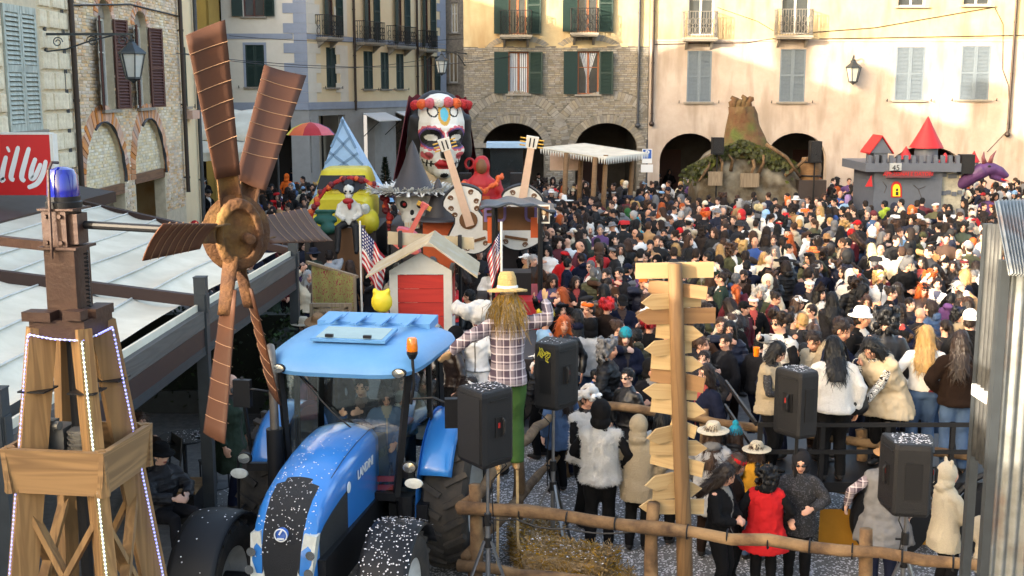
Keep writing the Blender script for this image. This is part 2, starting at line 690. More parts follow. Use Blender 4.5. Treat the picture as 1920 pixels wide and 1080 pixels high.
def window(b, r, style, smat, panels=2, fmat=None, curtain=False, sill=True, deep=0.16, lw=None, pitch=0.055, swing=12, hooks=True):
 """b: building Empty (facade frame). r: u0,u1,z0,z1. style closed / open / glass"""
 u0, u1, z0, z1=r
 w, h=u1-u0, z1-z0
 fmat=fmat or M_WHITEFR
 m=MB()
 f=0.06
 m.bb((u0, deep-0.03, z0), (u0+f, deep+0.03, z1)).bb((u1-f, deep-0.03, z0), (u1, deep+0.03, z1))
 m.bb((u0+f, deep-0.03, z0), (u1-f, deep+0.03, z0+f)).bb((u0+f, deep-0.03, z1-f), (u1-f, deep+0.03, z1))
 c=(u0+u1)/2
 m.bb((c-0.04, deep-0.028, z0+f), (c+0.04, deep+0.028, z1-f))
 if style!='closed':
  m.bb((u0+f, deep-0.02, z0+h*0.62), (c-0.04, deep+0.02, z0+h*0.62+0.03))
  m.bb((c+0.04, deep-0.02, z0+h*0.62), (u1-f, deep+0.02, z0+h*0.62+0.03))
 wo_=m.obj('window', fmat, b)
 for a, e in((u0+f, c-0.04), (c+0.04, u1-f)):
  MB().bb((a-0.005, deep+0.006, z0+f-0.005), (e+0.005, deep+0.012, z1-f+0.005)).obj('pane', M_PANE, wo_)
  if curtain:
   def fn(s, t, a=a, e=e):
    d=0.0 if curtain!='v' else(0.75*(e-a)*(1-abs(t-0.45)*1.2))
    x=a+(e-a)*s
    if curtain=='v':
     sg=t
     wd=(e-a)*max(0.12, (t-0.35)/0.65)if t>0.35 else(e-a)*0.15
     x=(c+(a+0.01-c if a<c else 0))+wd*s if a>=c else e-wd*(1-s)
    return(x, deep+0.002+0.012*math.sin(s*26), z0+f+(h-2*f)*t)
   MB().grid(fn, 16, 8).obj('curtain', M_CURT, wo_)
 if sill:
  MB().bb((u0-0.12, -0.11, z0-0.07), (u1+0.12, 0.03, z0)).obj('sill', M_STONE, wo_)
 if style=='closed':
  me=shutter_mesh(w/2-0.004, h-0.02, smat, panels, pitch)
  for x in(u0, u0+w/2+0.004):
   put('shutter', me, wo_, Matrix.Translation((x, 0.02, z0+0.01)))
 elif style=='open':
  lw=lw or w/2
  me=shutter_mesh(lw, h-0.02, smat, panels, pitch)
  put('shutter', me, wo_, Matrix.Translation((u1+0.02, -0.05, z0+0.01))@Matrix.Rotation(R(-swing), 4, 'Z'))
  put('shutter', me, wo_, Matrix.Translation((u0-0.02, -0.05, z0+0.01))@Matrix.Rotation(R(180+swing), 4, 'Z'))
 if hooks and style=='closed':
  for x in(u0-0.32, u1+0.32):
   MB().cyl((x, 0.01, z0-0.02), (x, -0.12, z0-0.02), 0.012, n=5).box((x, -0.12, z0), (0.03, 0.02, 0.12)).obj('shutter_hook', M_IRON, wo_)
 return wo_
def balcony(b, u0, u1, z, d, h, bars='plain', name='balcony', rm=None):
 m=MB()
 m.bb((u0, -d, z-0.09), (u1, 0.02, z)).bb((u0+0.04, -d+0.05, z-0.15), (u1-0.04, 0.02, z-0.09))
 for x in(u0+0.18, u1-0.18):
  m.prism([(x-0.05, 0.02, z-0.15), (x-0.05, -d*0.7, z-0.15), (x-0.05, 0.02, z-0.5)], (0.1, 0, 0))
 o=m.obj(name, M_STONE, b)
 q=MB()
 r=0.012
 def run(p0, p1):
  p0, p1=V(p0), V(p1)
  L=(p1-p0).length
  q.beam(p0+V((0, 0, h)), p1+V((0, 0, h)), 0.04, 0.03)
  q.beam(p0+V((0, 0, 0.06)), p1+V((0, 0, 0.06)), 0.03, 0.02)
  n=max(2, int(L/0.11))
  for i in range(n+1):
   p=p0.lerp(p1, i/n)
   q.cyl(p+V((0, 0, 0)), p+V((0, 0, h)), r, n=5)
  if bars=='scroll':
   n2=max(1, int(L/0.22))
   for i in range(n2):
    for zz in(0.28, 0.62):
     c=p0.lerp(p1, (i+0.5)/n2)+V((0, 0, zz*h))
     d_=(p1-p0).normalized()
     q.tube([c+d_*(0.09*math.cos(t))+V((0, 0, 0.14*math.sin(t)))for t in[2*PI*k/10 for k in range(10)]], 0.011, 4, closed=True)
 run((u0+0.03, -d+0.03, z), (u1-0.03, -d+0.03, z))
 run((u0+0.03, -d+0.03, z), (u0+0.03, 0, z))
 run((u1-0.03, -d+0.03, z), (u1-0.03, 0, z))
 q.obj('railing', rm or M_IRON, o)
 return o
def bricks(mb, u0, u1, z0, z1, ops, bl=0.25, bh=0.062, j=0.014, d=0.012, keep=None, row0=0):
 """courses of single bricks standing proud of a mortar wall at y=0"""
 nz=int((z1-z0)/(bh+j))
 for r_ in range(nz):
  z=z0+r_*(bh+j)
  x=u0-(0.5*bl if r_%2 else 0)-rng.random()*0.1
  while x<u1:
   L=bl*rng.uniform(0.7, 1.15)
   a, e=max(x, u0), min(x+L, u1)
   x+=L+j
   if e-a<0.05:
    continue
   cx, cz=(a+e)/2, z+bh/2
   if any(in_open(o, a, z)or in_open(o, e, z)or in_open(o, cx, cz)or in_open(o, a, z+bh)or in_open(o, e, z+bh)for o in ops):
    continue
   if keep and not keep(cx, cz):
    continue
   dd=d*rng.uniform(0.3, 1.5)
   sk=rng.uniform(-0.006, 0.006)
   v_=[(a, 0.002, z), (e, 0.002, z), (e, 0.002, z+bh), (a, 0.002, z+bh), (a+0.006, -dd, z+0.006+sk), (e-0.006, -dd, z+0.006), (e-0.006, -dd, z+bh-0.006+sk), (a+0.006, -dd, z+bh-0.006)]
   mb.add(v_, [(4, 5, 6, 7), (0, 1, 5, 4), (1, 2, 6, 5), (2, 3, 7, 6), (3, 0, 4, 7)])
def in_open(o, x, z):
 a, b, lo, hi=o[:4]
 rise=o[4]if len(o)>4 else 0
 if not(a<x<b and lo<z<hi):
  return False
 if rise and z>hi-rise:
  c, w=(a+b)/2, (b-a)/2
  return((x-c)/w)**2+((z-hi+rise)/rise)**2<1
 return True
def voussoirs(mb, c, zs, rx, rz, t, n, d=0.03, a0=0.0, a1=PI, y0=0.0, lim=None):
 for k in range(n):
  if lim and not(lim[0]<c-(rx+t)*math.cos(a0+(a1-a0)*(k+0.5)/n)<lim[1]):
   continue
  a, e=a0+(a1-a0)*(k+0.06)/n, a0+(a1-a0)*(k+0.94)/n
  tt=t*rng.uniform(0.92, 1.06)
  P=lambda an, ex, y:(c-(rx+ex)*math.cos(an), y, zs+(rz+ex)*math.sin(an))
  dd=d*rng.uniform(0.5, 1.3)
  v_=[P(a, 0.01, y0), P(e, 0.01, y0), P(e, tt, y0), P(a, tt, y0), P(a, 0.012, y0-dd), P(e, 0.012, y0-dd), P(e, tt-0.01, y0-dd), P(a, tt-0.01, y0-dd)]
  mb.add(v_, [(4, 5, 6, 7), (0, 1, 5, 4), (1, 2, 6, 5), (2, 3, 7, 6), (3, 0, 4, 7)])
def drainpipe(b, u, z0, z1, mat=None, r=0.055, ball=False, y=-0.09):
 m=MB()
 m.tube([(u, y, z0), (u, y, (z0+z1)/2), (u, y, z1)], r, 10)
 z=z0+0.4
 while z<z1:
  m.cyl((u, y, z), (u, y, z+0.06), r+0.012, n=10)
  m.bb((u-0.012, y, z+0.01), (u+0.012, 0.01, z+0.05))
  z+=2.1
 if ball:
  m.ell((u, y, z0), (r*2.3, )*3)
 return m.obj('drainpipe', mat or M_PIPE, b, smooth=True)
def back_mass(b, u0, u1, z1, depth, mat, roof=True, ov=0.5, y0=0.4, rise=1.6):
 """body of the house behind its front and an overhanging tiled roof"""
 m=MB()
 m.bb((u0, y0, 0), (u0+0.3, depth, z1)).bb((u1-0.3, y0, 0), (u1, depth, z1)).bb((u0, depth-0.3, 0.01), (u1, depth, z1-0.01))
 m.obj('side_wall', mat, b)
 if roof:
  r=MB()
  pr=[(u0-0.2, -ov, z1), (u0-0.2, depth/2, z1+rise), (u0-0.2, depth+ov, z1), (u0-0.2, depth+ov, z1+0.18), (u0-0.2, depth/2, z1+rise+0.2), (u0-0.2, -ov, z1+0.18)]
  r.prism(pr, (u1-u0+0.4, 0, 0))
  r.obj('roof', M_ROOF, b)
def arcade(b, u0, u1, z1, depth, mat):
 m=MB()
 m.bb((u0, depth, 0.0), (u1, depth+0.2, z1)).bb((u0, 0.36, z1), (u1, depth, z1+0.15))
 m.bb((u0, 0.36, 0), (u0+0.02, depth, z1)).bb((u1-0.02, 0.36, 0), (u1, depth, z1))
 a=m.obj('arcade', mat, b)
 n=max(2, int((u1-u0)/3.2))
 for i in range(n):
  x=u0+(i+0.5)*(u1-u0)/n
  MB().bb((x-0.65, depth-0.06, 0.02), (x+0.65, depth-0.01, 2.5)).obj('arcade_door', M_BROWNSH, a)
 return a
 # ---------------- ground
M_PAVE=pmat('paving', lin((122, 119, 116)), 0.9, c2=lin((88, 86, 84)), ns=9, na=0.8, bs=50, bst=0.5)
g=MB()
g.quad((-300, -150, 0), (300, -150, 0), (300, 500, 0), (-300, 500, 0))
tag(g.obj('ground', M_PAVE), 'grey stone paving of the square', 'paving', kind='structure')
YF=50.0
# ---------------- brick house with two arcade arches
f=Facade((at(870, 200, YF).x, YF), 0)
W=at(1215, 200, YF).x-f.O.x
BH=thing('brick_house', 'grey brick house with green shutters, two balconies and two arcade arches', 'house', f.O)
bh_w=[f.rect(953, 97, 991, 176), f.rect(1083, 96, 1123, 177)]
bh_d=[f.rect(954, -45, 987, 64), f.rect(1083, -48, 1122, 60)]
zl=f.uz(1040, 85)[1]
TOPZ=11.6
z_a=f.uz(960, 231)[1]
ar=[]
for x0, x1 in((905, 1020), (1079, 1195)):
 a, e=f.uz(x0, 260)[0], f.uz(x1, 260)[0]
 ar.append((a, e, 0, z_a, 1.05))
ops=[r for r in bh_w]+[r for r in bh_d]+ar
m=MB()
m.mat(0)
wall_mesh(m, 0, W, 0, zl, [o for o in ops if o not in bh_d], 0.4)
m.mat(1)
wall_mesh(m, 0, W, zl, TOPZ, bh_d, 0.3)
wl_=m.obj('wall', [M_MORT, M_CREAMY], BH)
q=MB()
for k in range(26):
 x0=W*k/26
 hgt=0.02+0.1*rng.random()
 q.bb((x0, -0.014, zl-hgt), (x0+W/26+0.01, 0.01, zl+0.03))
q.obj('plaster_edge', M_CREAMY, BH)
bm_=MB()
vz=[]
for a, e, lo, hi, rise in ar:
 c=(a+e)/2
 vz.append((c, (e-a)/2, hi-rise, rise))
keep=lambda x, z:not any(((x-c)/(w+0.36))**2+((z-zs)/(rz+0.36))**2<1 and z>zs for c, w, zs, rz in vz)and not any(1<0 for _ in[0])
up=[(c, w+0.75, zs+0.15, rz+0.85)for c, w, zs, rz in vz]
def keep2(x, z):
 if not keep(x, z):
  return False
 for c, w, zs, rz in up:
  i=((x-c)/w)**2+((z-zs)/rz)**2
  o_=((x-c)/(w+0.38))**2+((z-zs)/(rz+0.38))**2
  if z>zs and i>1 and o_<1:
   return False
 return True
bricks(bm_, 0, W, 0, zl-0.02, ops, keep=keep2)
tag(bm_.obj('bricks', M_BRICKG, wl_, fix=False), kind='stuff')
vm=MB()
for c, w, zs, rz in vz:
 voussoirs(vm, c, zs, w, rz, 0.34, 34)
for c, w, zs, rz in up:
 voussoirs(vm, c, zs, w, rz, 0.36, 44, 0.025, 0.1, PI-0.1, lim=(0.05, W-0.05))
tag(vm.obj('voussoirs', M_BRICKG, wl_, fix=False), kind='stuff')
vm=MB()
for r in bh_w:
 c=(r[0]+r[1])/2
 voussoirs(vm, c, r[3]+0.02, 1.15, 0.42, 0.26, 22, 0.02, 0.15, PI-0.15)
tag(vm.obj('relieving_arches', M_BRICKG, wl_, fix=False), kind='stuff')
for i, r in enumerate(bh_w):
 window(BH, r, 'open', M_GREEN, 2, M_WOODFR, curtain=True if i==0 else 'v', lw=0.58)
for r in bh_d:
 window(BH, r, 'open', M_GREEN, 2, M_WOODFR, sill=False, lw=0.6, swing=8)
for x0, x1, yb in((937, 998, 65), (1070, 1123, 61)):
 a, z=f.uz(x0, yb, 0.75)
 e, _=f.uz(x1, yb, 0.75)
 balcony(BH, a, e, z, 0.75, 0.98, 'scroll')
for px in(900, ):
 u, z=f.uz(px, 268)
 MB().bb((u-0.65, -0.1, z-0.2), (u+0.65, 0.0, z)).obj('impost', M_STONE, BH)
back_mass(BH, 0, W, TOPZ, 9, M_MORT)
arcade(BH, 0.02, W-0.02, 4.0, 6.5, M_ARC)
drainpipe(BH, f.uz(1197, 120)[0], f.uz(1197, 235)[1], TOPZ, M_PIPE, 0.05, True)
# ---------------- pink house
f=Facade((at(1216, 200, YF).x, YF), 0)
PW=20.0
PH=thing('plaster_house', 'long pink and cream plaster house with grey blue shutters and arcade arches', 'house', f.O)
ph_c=[f.rect(*r)for r in((1288, 95, 1334, 191), (1462, 92, 1510, 191), (1679, 88, 1733, 188), (1801, 86, 1856, 187))]
ph_d=[f.rect(1291, -42, 1339, 66), f.rect(1466, -44, 1519, 64)]
ph_t=[f.rect(1686, -85, 1738, 12), f.rect(1809, -88, 1861, 10)]
ph_a=[]
for x0, x1, yt, rise in((1237, 1349, 250, 1.15), (1436, 1550, 249, 1.15), (1668, 1806, 274, 0.95)):
 a, e=f.uz(x0, 290)[0], f.uz(x1, 290)[0]
 ph_a.append((a, e, 0, f.uz(1300, yt)[1], rise))
ops=ph_c+ph_d+ph_t+ph_a
zl2=f.uz(1500, 76)[1]
m=MB()
m.mat(0)
wall_mesh(m, 0, PW, 0, zl2, ph_c+ph_a, 0.4)
m.mat(1)
wall_mesh(m, 0, PW, zl2, 12.4, ph_d+ph_t, 0.3)
wl_=m.obj('wall', [M_PINK, M_CREAMY], PH)
MB().bb((0, -0.03, zl2-0.04), (PW, 0.0, zl2+0.04)).obj('string_course', M_PINK, PH)
for r in ph_c:
 window(PH, r, 'closed', M_GREYSH, 2)
for r in ph_d:
 window(PH, r, 'glass', M_GREYSH, sill=False)
for r in ph_t:
 window(PH, r, 'glass', M_GREYSH)
M_RAILW=pmat('rail_weathered', lin((120, 116, 110)), 0.7, 0.3, ns=20)
for x0, x1, yb in((1282, 1346, 70), (1456, 1525, 66)):
 a, z=f.uz(x0, yb, 0.6)
 e, _=f.uz(x1, yb, 0.6)
 balcony(PH, a, e, z, 0.6, 1.05, 'scroll', rm=M_RAILW)
back_mass(PH, 0, PW, 12.4, 10, M_PINK)
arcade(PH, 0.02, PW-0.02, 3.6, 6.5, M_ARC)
drainpipe(PH, f.uz(1224, 100)[0], f.uz(1222, 232)[1], 12.4, M_PIPEB, 0.05, True)
drainpipe(PH, f.uz(1898, 100)[0], f.uz(1889, 252)[1], 12.4, M_PIPEB, 0.05, True)
def cable(name, pts, parent=None, r=0.012, sag=0.0, mat=None, label=None):
 P=[]
 for i in range(len(pts)-1):
  a, b_=V(pts[i]), V(pts[i+1])
  for k in range(8):
   t=k/8
   P.append(a.lerp(b_, t)-V((0, 0, sag*4*t*(1-t))))
 P.append(V(pts[-1]))
 o=MB().tube(P, r, 5).obj(name, mat or M_IRON, parent)
 if label:
  tag(o, label, 'cable', 'wires strung over the square')
 return o
def fu(px, py, y=-0.03):
 u, z=f.uz(px, py)
 return(u, y, z)
cable('cable', [fu(1226, 83), fu(1400, 80), fu(1530, 60), fu(1640, 52), fu(1860, 14)], PH, 0.014)
cable('cable', [fu(1535, 73), fu(1920, 66)], PH, 0.016)
cable('cable', [fu(1862, 10), fu(1880, 45), fu(1879, 130), fu(1890, 160), fu(1893, 240), fu(1850, 285)], PH, 0.012)
cable('cable', [fu(1345, 14), fu(1420, 40), fu(1450, 58)], PH, 0.01)
# ---------------- wall lantern
M_LANT=pmat('lantern_metal', lin((70, 76, 80)), 0.5, 0.5, ns=20)
M_LGLASS=pmat('lantern_glass', lin((196, 200, 196)), 0.25, ns=5, na=0.3, spec=0.7)
def lantern(parent, c, s):
 """c: top hook point; s: height of the lamp body in metres; hanging lantern as children of parent"""
 x, y, z=c
 m=MB()
 m.cyl((x, y, z), (x, y, z-0.12*s), 0.02*s, n=6)
 m.lathe([(0.001, 0), (0.08*s, -0.02*s), (0.06*s, -0.06*s), (0.1*s, -0.1*s), (0.12*s, -0.14*s), (0.32*s, -0.3*s), (0.33*s, -0.34*s), (0.3*s, -0.35*s)], (x, y, z-0.1*s), 6)
 for k in range(6):
  a=2*PI*k/6
  m.beam((x+0.29*s*math.cos(a), y+0.29*s*math.sin(a), z-0.44*s), (x+0.17*s*math.cos(a), y+0.17*s*math.sin(a), z-0.98*s), 0.025*s, 0.025*s)
 m.lathe([(0.19*s, 0.02*s), (0.19*s, -0.02*s), (0.06*s, -0.08*s), (0.001, -0.14*s)], (x, y, z-0.98*s), 6)
 m.obj('lamp_head', M_LANT, parent)
 MB().lathe([(0.27*s, -0.45*s), (0.155*s, -0.97*s)], (x, y, z), 6, cap=False).obj('lamp_glass', M_LGLASS, parent)
def scroll(m, c, r, ax, up, n=14, turns=1.5, t=0.012):
 c, ax, up=V(c), V(ax), V(up)
 m.tube([c+(ax*math.cos(2*PI*turns*k/n)+up*math.sin(2*PI*turns*k/n))*(r*(1-0.7*k/n))for k in range(n+1)], t, 5)
u, z=f.uz(1601, 106, 0.3)
wlp=thing('wall_lantern', 'old glass street lantern on the pink plaster wall', 'lantern', (f.O.x+u, YF, z))
mm=MB()
mm.tube([(0, 0.0, -0.35), (0, -0.15, -0.1), (0, -0.3, 0.05), (0, -0.36, 0)], 0.03, 6).box((0, -0.01, -0.3), (0.1, 0.03, 0.3))
mm.obj('bracket', M_LANT, wlp)
lantern(wlp, (0, -0.36, 0.0), 1.05)
# ---------------- parking sign below the brick house corner
sp_=at(1213, 300, 47.5)
ps=thing('parking_sign', 'blue parking sign with plates on a post before the brick house', 'sign', (sp_.x, sp_.y, 0))
MB().cyl((0, 0, 0), (0, 0, at(1213, 262, 47.5).z), 0.035, n=8).obj('post', M_PIPE, ps)
M_SBLUE=pmat('sign_blue', lin((40, 90, 170)), 0.4, ns=3, na=0.1)
M_SWHITE=pmat('sign_white', lin((225, 226, 226)), 0.5, ns=3, na=0.1)
z1, z0, z00=at(1213, 279, 47.5).z, at(1213, 306, 47.5).z, at(1213, 322, 47.5).z
MB().bb((-0.2, -0.06, z0), (0.2, -0.04, z1)).obj('plate', M_SWHITE, ps)
MB().bb((-0.17, -0.066, z0+0.19), (0.17, -0.061, z1-0.03)).obj('blue_panel', M_SBLUE, ps)
lettering('P', 0.34, M_SWHITE, ps, Matrix.Translation((0, -0.07, (z0+0.19+z1)/2))@Matrix.Rotation(PI/2, 4, 'X'), bold=True)
MB().bb((-0.24, -0.06, z00-0.02), (0.24, -0.04, z0-0.05)).obj('lower_plate', M_SWHITE, ps)
# ---------------- cream and lilac corner house
c2=at(578, 190, 52)
f=Facade((at(356, 190, 52).x-4, 52), 0)
CW=c2.x-f.O.x
CH=thing('corner_house', 'cream and apricot corner house with lilac quoins and dark green shutters', 'house', f.O)
zt=12.5
r1=f.rect(461, 84, 496, 163)
r2=f.rect(455, -50, 494, 31)
sh=(f.uz(478, 250)[0], f.uz(546, 250)[0], 0, f.uz(510, 217)[1])
zb0, zb1=f.uz(500, 206)[1], f.uz(500, 192)[1]
m=MB()
m.mat(0)
wall_mesh(m, 0, CW, zb0, zt, [r1, r2], 0.3)
m.mat(1)
wall_mesh(m, 0, CW, 0, zb0, [sh], 0.5)
m.obj('wall', [M_CREAM, M_GREYP], CH)
tr=MB()
tr.bb((0, -0.05, zb0), (CW, 0, zb1))
za, zb_=f.uz(500, 73)[1], f.uz(500, 63)[1]
tr.bb((0, -0.03, za), (CW-0.6, 0, zb_))
tr.obj('band', M_LILAC, CH)
z=zb1
k=0
while z<zt:
 w_=1.0 if k%2 else 0.55
 MB().bb((CW-w_, -0.03, z+0.004), (CW+0.02, 0.0, z+0.42)).obj('quoin', M_LILAC, CH)
 z+=0.424
 k+=1
window(CH, r1, 'closed', M_GREEN, 2)
window(CH, r2, 'open', M_GREEN, 2, M_BROWNSH, lw=0.46)
mm=MB()
for r in(r1, ):
 mm.bb((r[0]-0.1, -0.025, r[2]), (r[0], 0, r[3]+0.1)).bb((r[1], -0.025, r[2]), (r[1]+0.1, 0, r[3]+0.1)).bb((r[0], -0.025, r[3]), (r[1], 0, r[3]+0.1))
mm.obj('surround', M_LILAC, CH)
drainpipe(CH, f.uz(389, 30)[0], 4.5, zt, M_PIPEB, 0.06)
back_mass(CH, 0, CW, zt, 14, M_CREAM, roof=False)
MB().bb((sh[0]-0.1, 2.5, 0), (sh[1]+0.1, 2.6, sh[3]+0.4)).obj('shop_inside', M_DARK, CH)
MB().prism([(-0.3, -0.7, zt), (CW+0.5, -0.7, zt), (CW+5.6, 15.5, zt), (-0.3, 15.5, zt)], (0, 0, 0.25)).obj('roof', M_ROOF, CH)
ang=math.atan2(1.0, 0.40)
f=Facade((c2.x, 52), ang)
L2=f.uz(836, 150)[0]
f2t=thing('street_front', '', '')
bpy.data.objects.remove(f2t)
fr2=bpy.data.objects.new('street_front', None)
col.objects.link(fr2)
fr2.parent=CH
fr2.matrix_parent_inverse=Matrix.Translation(-f.O+(f.O-f.O))if False else wmat(CH).inverted()
fr2.location=f.O
fr2.rotation_euler=(0, 0, ang)
wc=[f.rect(612, 89, 631, 164), f.rect(682, 96, 699, 167), f.rect(714, 98, 729, 167), f.rect(743, 101, 757, 167)]
wop=[f.rect(798, 105, 814, 178), f.rect(614, -40, 628, 66), f.rect(688, -34, 699, 75), f.rect(745, -24, 757, 82), f.rect(796, -10, 806, 88)]
shp=[]
for x0, x1, yt in((598, 648, 216), (682, 702, 215), (742, 770, 212)):
 a, e=f.uz(x0, 240)[0], f.uz(x1, 240)[0]
 shp.append((a, e, 0, f.uz((x0+x1)/2, yt)[1]))
zg=zb0
m=MB()
xa, xb=f.uz(586, 150)[0], f.uz(652, 150)[0]
m.mat(0)
wall_mesh(m, 0, L2, zg, zt, wc+wop, 0.3)
m.mat(1)
wall_mesh(m, 0, L2, 0, zg, shp, 0.4)
def street(o):
 o.parent=CH
 o.matrix_parent_inverse=wmat(CH).inverted()
 o.matrix_basis=Matrix.Translation(f.O)@Matrix.Rotation(ang, 4, 'Z')
 return o
street(m.obj('street_wall', [M_APRI, M_GREYP], None))
tr=MB()
tr.bb((0, -0.05, zg), (L2, 0, zb1)).bb((0, -0.03, za), (L2, 0, zb_))
street(tr.obj('band', M_LILAC, None))
z=zb1
k=0
while z<zt:
 if not(za-0.42<z<zb_):
  for xc, sgn in((0, 1), (xb, -1), (L2, -1)):
   w_=1.1 if k%2 else 0.7
   if sgn>0:
    q=MB().bb((xc+0.003, -0.028, z), (xc+w_, 0, z+0.42))
   else:
    q=MB().bb((xc-w_, -0.028, z), (xc, 0, z+0.42))
   street(q.obj('quoin', M_CREAM if xc<L2 else M_LILAC, None))
 z+=0.424
 k+=1
bpy.data.objects.remove(fr2)
def onfront(fn):
 """run fn(holder) with a temporary Empty in the street frame, then hand its children to the house"""
 h=bpy.data.objects.new('h', None)
 col.objects.link(h)
 fn(h)
 for c in list(h.children):
  mb_=c.matrix_basis.copy()
  c.parent=CH
  c.matrix_parent_inverse=wmat(CH).inverted()
  c.matrix_basis=Matrix.Translation(f.O)@Matrix.Rotation(ang, 4, 'Z')@mb_
 bpy.data.objects.remove(h)
def _street(h):
 for r in wc:
  window(h, r, 'closed', M_GREEN, 2)
 for r in wop:
  window(h, r, 'open', M_GREEN, 2, M_BROWNSH, lw=0.45, sill=False)
 for x0, x1, yb in((610, 641, 69), (680, 720, 78), (742, 778, 85), (797, 819, 92)):
  a, z_=f.uz(x0, yb, 0.5)
  e, _=f.uz(x1, yb, 0.5)
  balcony(h, a, e, z_, 0.6, 0.95, 'scroll')
 drainpipe(h, f.uz(662, 100)[0], zg-0.1, zt, M_PIPEB, 0.06)
 drainpipe(h, f.uz(780, 100)[0], zg-1, zt, M_PIPEB, 0.06)
 for x0, x1, yt in((680, 722, 212), (742, 770, 209)):
  a, z_=f.uz(x0, yt)
  e, _=f.uz(x1, yt)
  e=min(e, a+2.6)
  q=MB()
  q.prism([(a, -0.02, z_), (a, -0.9, z_-0.35), (a, -0.9, z_-0.4), (a, -0.02, z_-0.05)], (e-a, 0, 0))
  aw=q.obj('awning', M_SWHITE, h)
  MB().beam((a+0.05, -0.02, z_-1.1), (a+0.05, -0.85, z_-0.4), 0.03, 0.03).beam((e-0.05, -0.02, z_-1.1), (e-0.05, -0.85, z_-0.4), 0.03, 0.03).obj('stay', M_IRON, aw)
 for a, e, lo, hi in shp:
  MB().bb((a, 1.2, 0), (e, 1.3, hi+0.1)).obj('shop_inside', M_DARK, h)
onfront(_street)
# ---------------- rubble stone house in the gap
sA=at(838, 150, 66)
f=Facade((sA.x-3, 66), R(8))
GH=thing('stone_house', 'narrow grey rubble stone house in the gap beside the brick house', 'house', f.O)
rr=[f.rect(842, 98, 858, 155), f.rect(846, 6, 858, 62)]
m=MB()
wall_mesh(m, 0, 8, 0, 13, rr, 0.3)
m.obj('wall', M_GSTONE, GH)
for r in rr:
 window(GH, r, 'glass', M_GREEN)
back_mass(GH, 0, 8, 13, 6, M_GSTONE)
# ---------------- lamp on a long bracket at the brick house corner
lp=at(828, 106, 47.0)
wl2=thing('bracket_lantern', 'street lantern hanging from an iron arm at the brick house corner', 'lantern', (at(872, 98, 50).x, 50, lp.z+0.2))
mm=MB()
dx=lp.x-wl2.location.x
mm.beam((0.05, 0, 0), (dx, -3.0, 0), 0.04, 0.05)
mm.tube([(0.0, 0, -0.5), (dx*0.3, -0.9, -0.1), (dx*0.55, -1.65, 0)], 0.02, 5)
scroll(mm, (dx*0.8, -2.4, -0.14), 0.13, (dx/3, -1, 0), (0, 0, 1))
mm.obj('bracket', M_LANT, wl2)
lantern(wl2, (dx, -3.0, 0.0), 0.85)
# ---------------- left row: block house and brick house along x = -9.6
XL=-9.6
f=Facade((XL, -10), PI/2)
zT=12.2
uB0=f.uz(133, 150)[0]
uB1=f.uz(338, 150)[0]
ULOW=26.0
lh_=thing('unseen_low_house', 'unseen low plaster house added at the near end for shade', 'house', f.O, PI/2)  # unseen block, added and kept low: shades the foreground, lets sky light in
MB().bb((0, 0, 0), (ULOW-0.02, 8, 6.6)).obj('wall', M_CREAM, lh_)
MB().prism([(0, -0.5, 6.6), (0, 4, 7.6), (0, 8.5, 6.6)], (ULOW-0.02, 0, 0)).obj('roof', M_ROOF, lh_)
SH_=thing('block_house', 'pale rusticated stone house with worn louvred shutters beside the terrace', 'house', f.O, PI/2)
ws=f.rect(8, 0, 70, 247)
ws=(ws[0], ws[1], f.uz(40, 246)[1], f.uz(40, 12)[1])
m=MB()
wall_mesh(m, ULOW, uB0, 0, zT, [ws], 0.25)
wl_=m.obj('wall', M_MORTW, SH_)
def block_mesh(w, h, d=0.05):
 b_=0.035
 v_=[(0, 0.01, 0), (w, 0.01, 0), (w, 0.01, h), (0, 0.01, h), (b_, -d, b_), (w-b_, -d, b_), (w-b_, -d, h-b_), (b_, -d, h-b_)]
 q=MB().add(v_, [(4, 5, 6, 7), (0, 1, 5, 4), (1, 2, 6, 5), (2, 3, 7, 6), (3, 0, 4, 7)])
 return q.mesh('stone_block', M_BLOCK)
ustart=f.uz(-30, 200)[0]
bc={}
zz=f.uz(60, 330)[1]
row=0
while zz<8.2:
 hh=0.42
 x=ustart-(0.35 if row%2 else 0)
 while x<uB0-0.05:
  w_=rng.choice((0.55, 0.7, 0.85))
  e=min(x+w_, uB0-0.02)
  if e-x>0.2:
   cuts=[(x, e)]
   if ws[2]-0.1<zz+hh and zz<ws[3]+0.1:
    cuts=[(a, b2)for a, b2 in((x, min(e, ws[0]-0.14)), (max(x, ws[1]+0.14), e))if b2-a>0.12]
   for a, b2 in cuts:
    key=(round(b2-a, 2), rng.randrange(2))
    if key not in bc:
     bc[key]=block_mesh(key[0], hh-0.03, 0.05+0.025*key[1])
    put('stone_block', bc[key], wl_, Matrix.Translation((a, -0.001, zz)))
  x=e+0.03
 zz+=hh
 row+=1
wo_=window(SH_, ws, 'glass', M_WHITESH, hooks=False)
M_SLATB=pmat('slat_backing', lin((66, 66, 62)), 0.9)
lw=(ws[1]-ws[0])/2
slat_c=MB().box((0, 0, 0), (lw-0.2, 0.018, 0.085), (R(-35), 0, 0)).mesh('slat', M_WHITESH)
